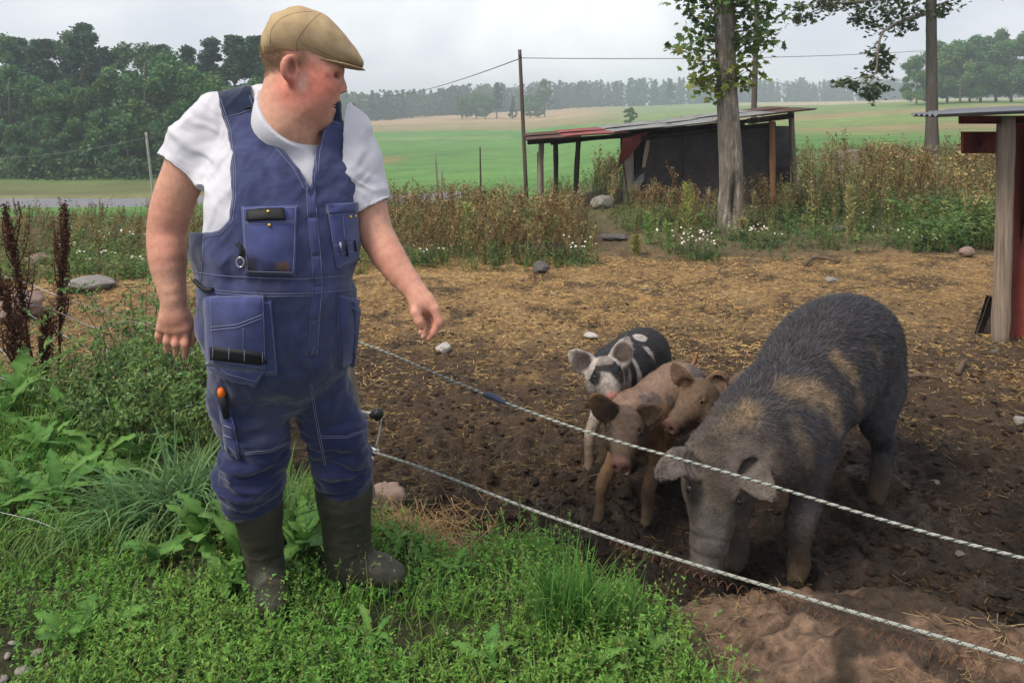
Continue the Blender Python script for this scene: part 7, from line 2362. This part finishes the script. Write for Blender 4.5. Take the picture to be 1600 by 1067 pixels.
# ---- dock stalks, dark red brown
def dock(pts, y, label, r0=.05):
    q = [P(px, py, y) for px, py in pts]; q[0][2] = min(q[0][2], zg(q[0][0], y))
    rg = np.random.default_rng(int(pts[0][0] + 400)); t = thing('dock_plant', label, 'dock', tuple(q[0]), 'rusty dock stalks by the wire fence')
    s = spline(q, 14); H = s[-1][2] - s[0][2]
    g = Geo(); g.tube(s, np.linspace(.009, .003, 14), 6, (.07, .035, .022))
    brs = []
    for k in range(11):
        i = rg.integers(4, 11); a = rg.uniform(0, 6.28); L_ = rg.uniform(.10, .24) * H / .9
        e = s[i] + np.array((math.cos(a) * .30 * L_, math.sin(a) * .30 * L_, L_)); brs.append((s[i], e)); g.tube(spline([s[i], (s[i] + e) / 2 + np.array((math.cos(a), math.sin(a), 0)) * .02, e], 5), np.linspace(.004, .002, 5), 5, (.07, .035, .022))
    g.build('stalk', M_dry, t)
    segs = brs + [(s[i], s[i + 1]) for i in range(6, 13)] * 2
    n = 3400; k = rg.integers(0, len(segs), n); A = np.array([a_ for a_, b_ in segs]); B = np.array([b_ for a_, b_ in segs])
    u = rg.random(n)[:, None]; p = A[k] * (1 - u) + B[k] * u + rg.normal(0, .011, (n, 3))
    V, F = quads(p, rg.uniform(.008, .018, n), rg); b = Bag(); b.add(V, F, np.repeat(jcol((.085, .038, .024), n, rg, .45, .15), 4, 0)); obj('seeds', b.me('seeds', M_dry), t, kind='stuff')
dock([(80, 640), (50, 560), (35, 470), (22, 400), (8, 322)], 4.25, 'tallest rusty dock stalk at the picture edge')
dock([(92, 620), (93, 540), (96, 450), (103, 380), (100, 318)], 4.35, 'upright rusty dock stalk beside the wire, clear of the edge')
dock([(62, 650), (66, 600), (72, 540), (74, 488)], 4.2, 'short thin dock stalk between the two tall ones')
dock([(30, 640), (22, 560), (12, 480), (-12, 420)], 4.1, 'leaning dock stalk cut by the picture edge')

# ---- leafy shrubs on the bank
def shrub(px, y, H, W, label, seed, col=(.135, .235, .075), nst=18):
    rg = np.random.default_rng(seed); c = np.array(place(px, y)); t = thing('leafy_shrub', label, 'shrub', tuple(c), 'leafy shrubs on the bank behind the man')
    g = Geo(); P_, D_ = [], []
    for k in range(nst):
        a = rg.uniform(0, 6.28); sp = W * rg.uniform(.2, 1.0)
        e = c + np.array((math.cos(a) * sp, math.sin(a) * sp * .7, H * rg.uniform(.55, 1.0)))
        s = spline([c + rg.normal(0, .03, 3) * np.array((1, 1, 0)), (c + e) / 2 + np.array((0, 0, .08 * H)), e], 8); g.tube(s, np.linspace(.004, .0015, 8), 4, (.09, .075, .04))
        for q in range(9):
            i = rg.integers(2, 8); a2 = rg.uniform(0, 6.28); L_ = rg.uniform(.05, .16)
            e2 = s[i] + np.array((math.cos(a2) * L_, math.sin(a2) * L_, L_ * rg.uniform(.3, 1.0)))
            m_ = 16; u = rg.random(m_)[:, None]
            P_.append(s[i] * (1 - u) + e2 * u); D_.append(rg.normal(0, 1, (m_, 3)) + np.array((0, 0, .5)))
    g.build('stems', M_dry, t, kind='stuff')
    p, d = np.concatenate(P_), np.concatenate(D_); n = len(p); cc = jcol(col, n, rg, .35, .10)
    b = Bag(); b.add(*ribbons(p, d, rg.uniform(.014, .032, n), rg.uniform(.008, .015, n), rg.uniform(0, .4, n), 2, rg, cc * .9, cc * 1.2)); obj('leaves', b.me('leaves', M_herb), t, kind='stuff')
shrub(168, 4.0, .62, .34, 'bushy green shrub nearest the dock stalks', 301)
shrub(225, 4.3, .78, .36, 'tall green shrub just behind the hanging hand', 302)
shrub(270, 3.75, .66, .32, 'green shrub below the hanging hand', 303, (.145, .240, .072))
shrub(320, 4.0, .80, .30, 'green shrub showing between arm and overalls', 304)
shrub(310, 3.4, .50, .28, 'low green shrub beside the knife pocket', 305, (.155, .245, .075))
shrub(120, 3.75, .46, .26, 'low green shrub in front of the dock stalks', 306, (.150, .240, .072))
shrub(200, 3.4, .40, .30, 'low spreading shrub over the bank edge', 307, (.140, .225, .072))

# ---- foreground verge: carpet of small herbs and grass
rg = np.random.default_rng(202)
def verge_pts(n, y0, y1, s0=-.70, s1=.42, thr=.5):
    y = y0 + (y1 - y0) * rg.random(n) ** 1.25
    x = rg.uniform(s0, s1, n) * y
    m = verge(x, y) > thr
    x, y = x[m], y[m]
    return np.stack([x, y, zt(x, y)], 1)
bag = Bag()
p = verge_pts(20000, 1.75, 4.6)
dens = fbm(p * np.array((1, 1, 0)), 3.0, 3, seed=4)
bare = np.exp(-((p[:, 0] + 1.42) / .20) ** 2 - ((p[:, 1] - 2.18) / .22) ** 2) + .8 * np.exp(-((p[:, 0] + 1.45) / .10) ** 2 - ((p[:, 1] - 2.50) / .06) ** 2)
m = (dens > -.45) & (rg.random(len(p)) > bare * 1.1)
p, dens = p[m], dens[m]
n = len(p)
hh = (.045 + .095 * np.clip(dens + .4, 0, 1.2)) * (.45 + 1.15 * rg.random(n) ** 2.2) * np.where(p[:, 0] < -.95, .8, 1.0)
lean = rg.normal(0, .38, (n, 3)); lean[:, 2] = 1
c = jcol((.085, .125, .042), n, rg, .25)
bag.add(*ribbons(p, lean, hh, np.full(n, .0022), np.zeros(n), 1, rg, c, c))
k = 12
i = np.repeat(np.arange(n), k)
ln = lean / np.linalg.norm(lean, axis=1, keepdims=True)
t = rg.uniform(.1, 1.0, n * k)
q = p[i] + ln[i] * (hh[i] * t)[:, None]
a = rg.uniform(0, 6.28, n * k)
d = np.stack([np.cos(a), np.sin(a), rg.uniform(.2, 1.2, n * k)], 1)
patch = np.clip(fbm(q * np.array((1, 1, 0)), 2.2, 2, seed=11) * 1.4 + .5, 0, 1)[:, None]
cc = jcol((.112, .290, .045), n * k, rg, .28, .08) * (1 - patch) + jcol((.168, .325, .060), n * k, rg, .28, .08) * patch
bag.add(*ribbons(q, d, rg.uniform(.007, .021, n * k), rg.uniform(.0035, .0085, n * k), rg.uniform(0, .4, n * k), 1, rg, cc, cc * 1.15))
p2 = p[rg.random(n) < .10]; m2 = len(p2)
l2 = rg.normal(0, .22, (m2, 3)); l2[:, 2] = 1; l2 /= np.linalg.norm(l2, axis=1, keepdims=True); h2 = rg.uniform(.10, .20, m2)
c2 = jcol((.20, .22, .075), m2, rg, .3, .15)
bag.add(*ribbons(p2, l2, h2, np.full(m2, .0026), np.zeros(m2), 1, rg, c2 * .8, c2))
i2 = np.repeat(np.arange(m2), 12); q2 = p2[i2] + l2[i2] * (h2[i2] * rg.uniform(.45, 1.02, len(i2)))[:, None] + rg.normal(0, .003, (len(i2), 3))
V2, F2 = quads(q2, rg.uniform(.005, .011, len(i2)), rg); bag.add(V2, F2, np.repeat(jcol((.17, .22, .07), len(i2), rg, .35, .15), 4, 0))
o = obj('ground_cover', bag.me('ground_cover', M_herb), kind='stuff'); o['label'] = 'low dense green herbs carpeting the verge'
bag = Bag()
p = verge_pts(15000, 1.75, 5.2)
dens = fbm(p * np.array((1, 1, 0)), 2.6, 3, seed=14) + .35 * sstep(2.9, 3.4, p[:, 1])
bare = np.exp(-((p[:, 0] + 1.42) / .20) ** 2 - ((p[:, 1] - 2.18) / .22) ** 2)
m = (dens > -.4) & (rg.random(len(p)) > bare)
p, dens = p[m], dens[m]; n = len(p)
a = rg.uniform(0, 6.28, n); d = np.stack([np.cos(a) * .5, np.sin(a) * .5, np.ones(n)], 1)
far_ = sstep(2.7, 3.3, p[:, 1])
L_ = rg.uniform(.06, .15, n) * (1 + 1.1 * far_)
c = jcol((.150, .270, .056), n, rg, .3, .12)
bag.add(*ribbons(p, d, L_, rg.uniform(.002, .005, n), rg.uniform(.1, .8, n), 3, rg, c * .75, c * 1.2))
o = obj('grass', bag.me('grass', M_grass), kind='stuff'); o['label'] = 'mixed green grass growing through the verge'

# ---- grass tufts
def tuft(px, py, n, L0, L1, w, spread, col, label, seed, r=.05, droop=(.3, .9), dirb=(0, 0), zc=.12):
    y = (CAM_Z - zc) * FPX / (py - HOR); x = (px - 800) / FPX * y
    rg = np.random.default_rng(seed); c = np.array((x, y, zg(x, y) - .01))
    p = c + rg.normal(0, r, (n, 3)) * np.array((1, .7, 0))
    a = rg.uniform(0, 6.28, n); s = spread * rg.random(n) ** .7
    d = np.stack([np.cos(a) * s + dirb[0], np.sin(a) * s + dirb[1], np.ones(n)], 1)
    cc = jcol(col, n, rg, .25, .08)
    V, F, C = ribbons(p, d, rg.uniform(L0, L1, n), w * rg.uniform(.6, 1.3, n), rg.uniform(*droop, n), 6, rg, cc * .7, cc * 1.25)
    t = thing('grass_tuft', label, 'grass', tuple(c), 'grass tufts on the verge')
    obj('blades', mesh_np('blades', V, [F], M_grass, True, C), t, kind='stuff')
tuft(300, 800, 360, .34, .66, .010, 1.1, (.150, .270, .110), 'large arching dewy grass tuft left of the boots', 401, .07, (.35, .9))
tuft(215, 815, 230, .30, .56, .010, 1.1, (.145, .265, .095), 'dewy grass tuft leaning to the picture edge, beside the large one', 402, .06, (.4, .9), (-.3, 0))
tuft(893, 985, 320, .20, .38, .0068, .62, (.090, .220, .042), 'dark green grass tuft in front of the lower rope', 403, .045, (.2, .7))
tuft(965, 990, 120, .16, .30, .006, .8, (.095, .220, .046), 'small grass tuft beside the dark green one near the boulder', 404, .03, (.2, .7))
tuft(440, 850, 190, .26, .50, .007, .6, (.145, .250, .080), 'tall grass tuft growing between the two boots', 405, .06, (.2, .7))
tuft(330, 745, 200, .36, .66, .007, .7, (.200, .270, .115), 'pale long grass tuft beside the knee', 406, .06, (.4, .9), (-.15, 0))
tuft(60, 690, 140, .18, .36, .007, .8, (.125, .255, .052), 'bright grass tuft by the picture edge below the docks', 407, .10, (.3, .8))
tuft(20, 640, 150, .18, .36, .008, .8, (.135, .270, .052), 'bright grass tuft under the leaning dock stalk', 408, .12, (.3, .8))
tuft(560, 900, 60, .10, .20, .004, .8, (.110, .230, .048), 'small grass tuft around the boot heel', 409, .05, (.2, .7))
tuft(390, 980, 80, .08, .16, .004, .8, (.110, .230, .048), 'short grass tuft hiding the boot toe', 410, .06, (.2, .7))
tuft(40, 720, 150, .22, .42, .008, .8, (.135, .270, .052), 'lush grass tuft in front of the broad leaves at the edge', 412, .10, (.3, .8))
tuft(120, 850, 130, .16, .32, .006, .8, (.130, .255, .055), 'grass tuft in the open verge left of the arching one', 413, .09, (.3, .8))
tuft(30, 880, 130, .14, .28, .006, .8, (.140, .260, .058), 'grass tuft at the edge above the gravel', 414, .10, (.3, .8))
tuft(700, 960, 110, .10, .20, .004, .8, (.125, .245, .052), 'fine grass tuft midway between boot and dark tuft', 415, .10, (.2, .7))
tuft(1145, 1075, 60, .08, .16, .004, .8, (.085, .175, .040), 'short grass tuft at the near corner of the boulder', 411, .05, (.2, .7))

# ---- broad leaved plants, each leaf a part
def leaf_mesh(name, lobed, col, seed):
    rg = np.random.default_rng(seed); n = 11
    t = np.linspace(0, 1, n)
    w = .17 * np.sin(np.pi * np.clip(t * .9 + .08, 0, 1)) ** .8 * (.5 + .8 * t)
    if lobed: w = w * (1 + .55 * np.cos(t * 2 * np.pi * 4.5)) * .95
    w[0] = .012; w[-1] = .004
    z = .35 * t - .55 * t ** 2.2
    x = t
    A = np.stack([x - (.04 if lobed else 0) * (w > .1), w, z + .25 * w], 1); Bm = np.stack([x, 0 * x, z - .0 * x], 1); Cc = np.stack([x - (.04 if lobed else 0) * (w > .1), -w, z + .25 * w], 1)
    V = np.concatenate([A, Bm, Cc]); i = np.arange(n - 1)
    F = np.concatenate([np.stack([i, i + 1, n + i + 1, n + i], 1), np.stack([n + i, n + i + 1, 2 * n + i + 1, 2 * n + i], 1)])
    C = np.array(col)[None] * np.concatenate([np.full(n, 1.0), np.full(n, 1.35), np.full(n, .95)])[:, None]
    return mesh_np(name, V, [F], M_herb, True, C)
LEAFM = [leaf_mesh('leaf', True, (.105, .225, .048), 1), leaf_mesh('leaf', True, (.085, .195, .045), 2), leaf_mesh('leaf', False, (.115, .240, .055), 3), leaf_mesh('leaf', True, (.130, .255, .062), 4)]
def rosette(px, py, nl, L_, lift, label, seed, kinds=(0, 1, 3), zc=.12, stem=0.0):
    y = (CAM_Z - zc) * FPX / (py - HOR); x = (px - 800) / FPX * y
    rg = np.random.default_rng(seed); t = thing('leafy_plant', label, 'plant', (x, y, zg(x, y)), 'broad leaved plants on the verge')
    for k in range(nl):
        o = bpy.data.objects.new('leaf', LEAFM[kinds[rg.integers(0, len(kinds))]]); COL.objects.link(o); o.parent = t
        s = L_ * rg.uniform(.65, 1.25)
        o.scale = (s, s * rg.uniform(.8, 1.2), s); h = stem * rg.random()
        o.location = (rg.normal(0, .015), rg.normal(0, .015), h + .01)
        o.rotation_euler = (rg.normal(0, .3), -lift * rg.uniform(.3, 1.3), k * 2.4 + rg.normal(0, .3))
pl_list = [(70, 735, 10, .19, .8, 'broad leaved plant at the picture edge below the bright grass'), (150, 755, 11, .20, .8, 'broad leaved plant left of the arching tuft'), (225, 745, 9, .17, .9, 'broad leaved plant behind the arching tuft'), (20, 790, 8, .16, .7, 'broad leaved plant cut by the picture edge'),
           (310, 870, 10, .16, .8, 'leafy plant in front of the arching tuft'), (360, 860, 10, .17, .9, 'leafy plant beside the left boot shaft'), (350, 930, 9, .11, .8, 'small leafy plant by the left boot foot'), (245, 885, 9, .14, .7, 'leafy plant under the arching tuft'),
           (470, 880, 12, .17, 1.0, 'leafy plant between the boots'), (490, 905, 8, .11, .7, 'low leafy plant before the gap of the boots'), (620, 862, 10, .09, .7, 'small leafy plant beyond the boot toe'), (665, 880, 9, .08, .7, 'small leafy plant nearest the loose straw'), (720, 900, 8, .08, .7, 'small leafy plant at the mud edge'),
           (110, 1010, 10, .12, .7, 'leafy plant on the bare corner of the verge'), (185, 985, 7, .10, .6, 'small leafy plant between gravel and tuft'), (1010, 1045, 8, .12, .9, 'leafy plant beside the boulder end'), (930, 1060, 8, .12, .8, 'leafy plant below the dark tuft'), (420, 1010, 8, .08, .6, 'small leafy plant in front of the boot toe'),
           (760, 1040, 8, .09, .6, 'small leafy plant in the carpet of herbs'), (580, 1000, 8, .09, .6, 'small leafy plant below the boot toe'), (290, 1030, 7, .09, .6, 'small leafy plant low in the carpet'), (40, 640, 9, .24, 1.0, 'big leaved plant beneath the docks'), (10, 665, 9, .22, 1.0, 'big leaved plant cut by the edge under the docks'), (90, 800, 10, .18, .9, 'leafy plant low on the verge left of the tufts'), (180, 700, 10, .2, 1.0, 'big leaved plant in front of the shrubs'), (420, 905, 9, .14, .9, 'leafy plant between shaft and foot of the boots'), (110, 690, 9, .18, .8, 'big leaved plant where the wires sag')]
for k, a in enumerate(pl_list):
    rosette(*a, 500 + k, stem=.05 if a[3] > .15 else .0)
# paddle-shaped leaf plant standing by the boot
rosette(372, 905, 5, .16, 1.25, 'upright paddle leaved plant touching the left boot', 560, kinds=(2,))
# coltsfoot-like big leaves by the red shed
for k, (px, py, lb) in enumerate(((1470, 372, 'big pale leaved burdock in the weeds before the shed'), (1520, 362, 'big leaved burdock nearest the shed post'), (1425, 350, 'big leaved burdock below the grove trunk'))):
    rosette(px, py, 9, .36, .6, lb, 570 + k, kinds=(2, 2, 3), zc=0.0, stem=.1)
# thin upright stalks in front of the rope
for k, (px, p0, p1, lb) in enumerate(((808, 880, 778, 'thin green seed stalk crossing the lower rope'), (886, 900, 800, 'thin green seed stalk beside the piglet foot'), (850, 905, 868, 'short thin stalk at the mud edge'), (735, 910, 848, 'dry thin stalk leaning at the mud edge'))):
    y = 2.55; a, b_ = P(px, p0, y), P(px + 4, p1, y); a[2] = zg(a[0], y)
    rg2 = np.random.default_rng(k); t = thing('seed_stalk', lb, 'stalk', tuple(a))
    g = Geo(); g.tube(spline([a, (a + b_) / 2, b_], 6), .0012, 4, (.09, .15, .04)); g.build('stem', M_grass, t)
    u = rg2.uniform(.45, 1, 40)[:, None]; V, F = quads(a * (1 - u) + b_ * u + rg2.normal(0, .003, (40, 3)), rg2.uniform(.006, .012, 40), rg2)
    obj('seeds', mesh_np('seeds', V, [F], M_herb, False, np.repeat(jcol((.10, .17, .05), 40, rg2), 4, 0)), t, kind='stuff')

# ---- straw and clods
rg = np.random.default_rng(303)
def straw_mesh(p, L_, w, col, rg, lift=.12):
    n = len(p); a = rg.uniform(0, 6.28, n)
    d = np.stack([np.cos(a), np.sin(a), rg.normal(0, lift, n)], 1)
    c = jcol(col, n, rg, .4, .08)
    return ribbons(p - d * L_[:, None] * .5, d, L_, w, rg.normal(0, .10, n), 2, rg, c, c * 1.1)
bag = Bag()
n = 150000
y = 2.45 + 6.3 * rg.random(n) ** .85; x = rg.uniform(-.70, .72, n) * y
pen = verge(x, y) < .3
q0 = np.stack([x, y, 0 * x], 1); dn_ = .6 * fbm(q0, 1.3, 3, seed=3) + .75 * fbm(q0, 5.5, 3, seed=23)
m = pen & (rg.random(n) < np.clip(.20 + .14 * (y - 3.0) + 1.25 * dn_, .07, 1))
x, y = x[m], y[m]; n = len(x)
p = np.stack([x, y, zt(x, y) + .004 + .008 * rg.random(n)], 1)
wet_ = 1 - sstep(3.4, 5.2, y)[:, None]
V, F, C = straw_mesh(p, rg.uniform(.015, .07, n), .0023 * rg.uniform(.6, 1.4, n) * (1 + .10 * y), (.45, .290, .115), rg)
C = C * (1 - .78 * np.repeat(wet_, 6, 0)) * np.repeat(np.where(rg.random(n) < .3, .4, 1.0), 6)[:, None]
bag.add(V, F, C)
o = obj('straw', bag.me('straw', M_straw), kind='stuff'); o['label'] = 'trodden straw littering the muddy pen'
# loose heap of straw by the post
n = 900
p = np.stack([rg.normal(-.28, .13, n), rg.normal(3.0, .10, n), 0 * np.arange(n)], 1)
p[:, 2] = zt(p[:, 0], p[:, 1]) + np.abs(rg.normal(0, .035, n)) + .01
V, F, C = straw_mesh(p, rg.uniform(.06, .20, n), rg.uniform(.002, .0035, n), (.34, .215, .095), rg, .35)
o = obj('straw_heap', mesh_np('straw_heap', V, [F], M_straw, False, C), label='loose heap of yellow straw at the foot of the fence post', cat='straw', kind='stuff')
n = 1600
p = np.stack([rg.uniform(.55, 1.75, n), rg.uniform(1.7, 2.6, n), 0 * np.arange(n)], 1)
m = fbm(p, 4, 2, seed=5) > .0
p = p[m]; n = len(p)
p[:, 2] = [surf(a_, b_) + .006 for a_, b_ in p[:, :2]]
V, F, C = straw_mesh(p, rg.uniform(.03, .10, n), rg.uniform(.0015, .003, n), (.24, .16, .080), rg, .15)
o = obj('straw_litter', mesh_np('straw_litter', V, [F], M_straw, False, C), kind='stuff'); o['label'] = 'dark straw and muck stuck on the boulder'
# clods of mud
base = np.array([(1, 0, 0), (-1, 0, 0), (0, 1, 0), (0, -1, 0), (0, 0, 1), (0, 0, -1), (.6, .6, .6), (-.6, .6, .6), (.6, -.6, .6), (-.6, -.6, .6)], float)
tri = np.array([(0, 6, 8), (0, 2, 6), (2, 7, 6), (2, 1, 7), (1, 9, 7), (1, 3, 9), (3, 8, 9), (3, 0, 8), (4, 6, 7), (4, 7, 9), (4, 9, 8), (4, 8, 6)])
n = 9000
y = 2.3 + 4.5 * rg.random(n) ** 1.4; x = rg.uniform(-.6, .72, n) * y
m = verge(x, y) < .35; x, y = x[m], y[m]; n = len(x)
r = .005 + .015 * rg.random(n) ** 2 * (1 - .35 * sstep(3.5, 6, y)); V = base[None] * (1 + rg.normal(0, .34, (n, 10, 1)))
a = rg.uniform(0, 6.28, n); ca, sa = np.cos(a), np.sin(a)
st = rg.uniform(.7, 1.7, n)
X = V[..., 0] * st[:, None]; Y = V[..., 1]
V = np.stack([X * ca[:, None] - Y * sa[:, None], X * sa[:, None] + Y * ca[:, None], V[..., 2] * .45], -1) * r[:, None, None] + np.stack([x, y, zt(x, y) + r * .1], 1)[:, None]
F = (tri[None] + (np.arange(n) * 10)[:, None, None]).reshape(-1, 3)
C = np.repeat(jcol((.028, .017, .010), n, rg, .35, .06) * (1 + .7 * sstep(3.6, 6, y))[:, None], 10, 0)
o = obj('mud_clods', mesh_np('mud_clods', V.reshape(-1, 3), [F], mat('mud_clod', attr=True, rough=.8, var=.5, scale=60, bump=1.0, bscale=90, bdist=.01, spec=.15, rvar=.25), False, C), kind='stuff'); o['label'] = 'clods of churned wet mud across the pen'

# ------------------------------------------------------------ humid air
g = Geo().box((-1500, -40, -9), (1500, 2150, 36))
hz_m = bpy.data.materials.new('humid_air')
hz_m.use_nodes = True
nt = hz_m.node_tree; nt.nodes.clear()
o_ = nt.nodes.new('ShaderNodeOutputMaterial'); v_ = nt.nodes.new('ShaderNodeVolumePrincipled')
v_.inputs['Color'].default_value = (.80, .90, 1.0, 1)
v_.inputs['Density'].default_value = .0012
v_.inputs['Anisotropy'].default_value = .2
nt.links.new(v_.outputs[0], o_.inputs['Volume'])
haze = g.build('haze', hz_m, kind='stuff')
haze['label'] = 'pale blue haze lying over the far fields and woods'
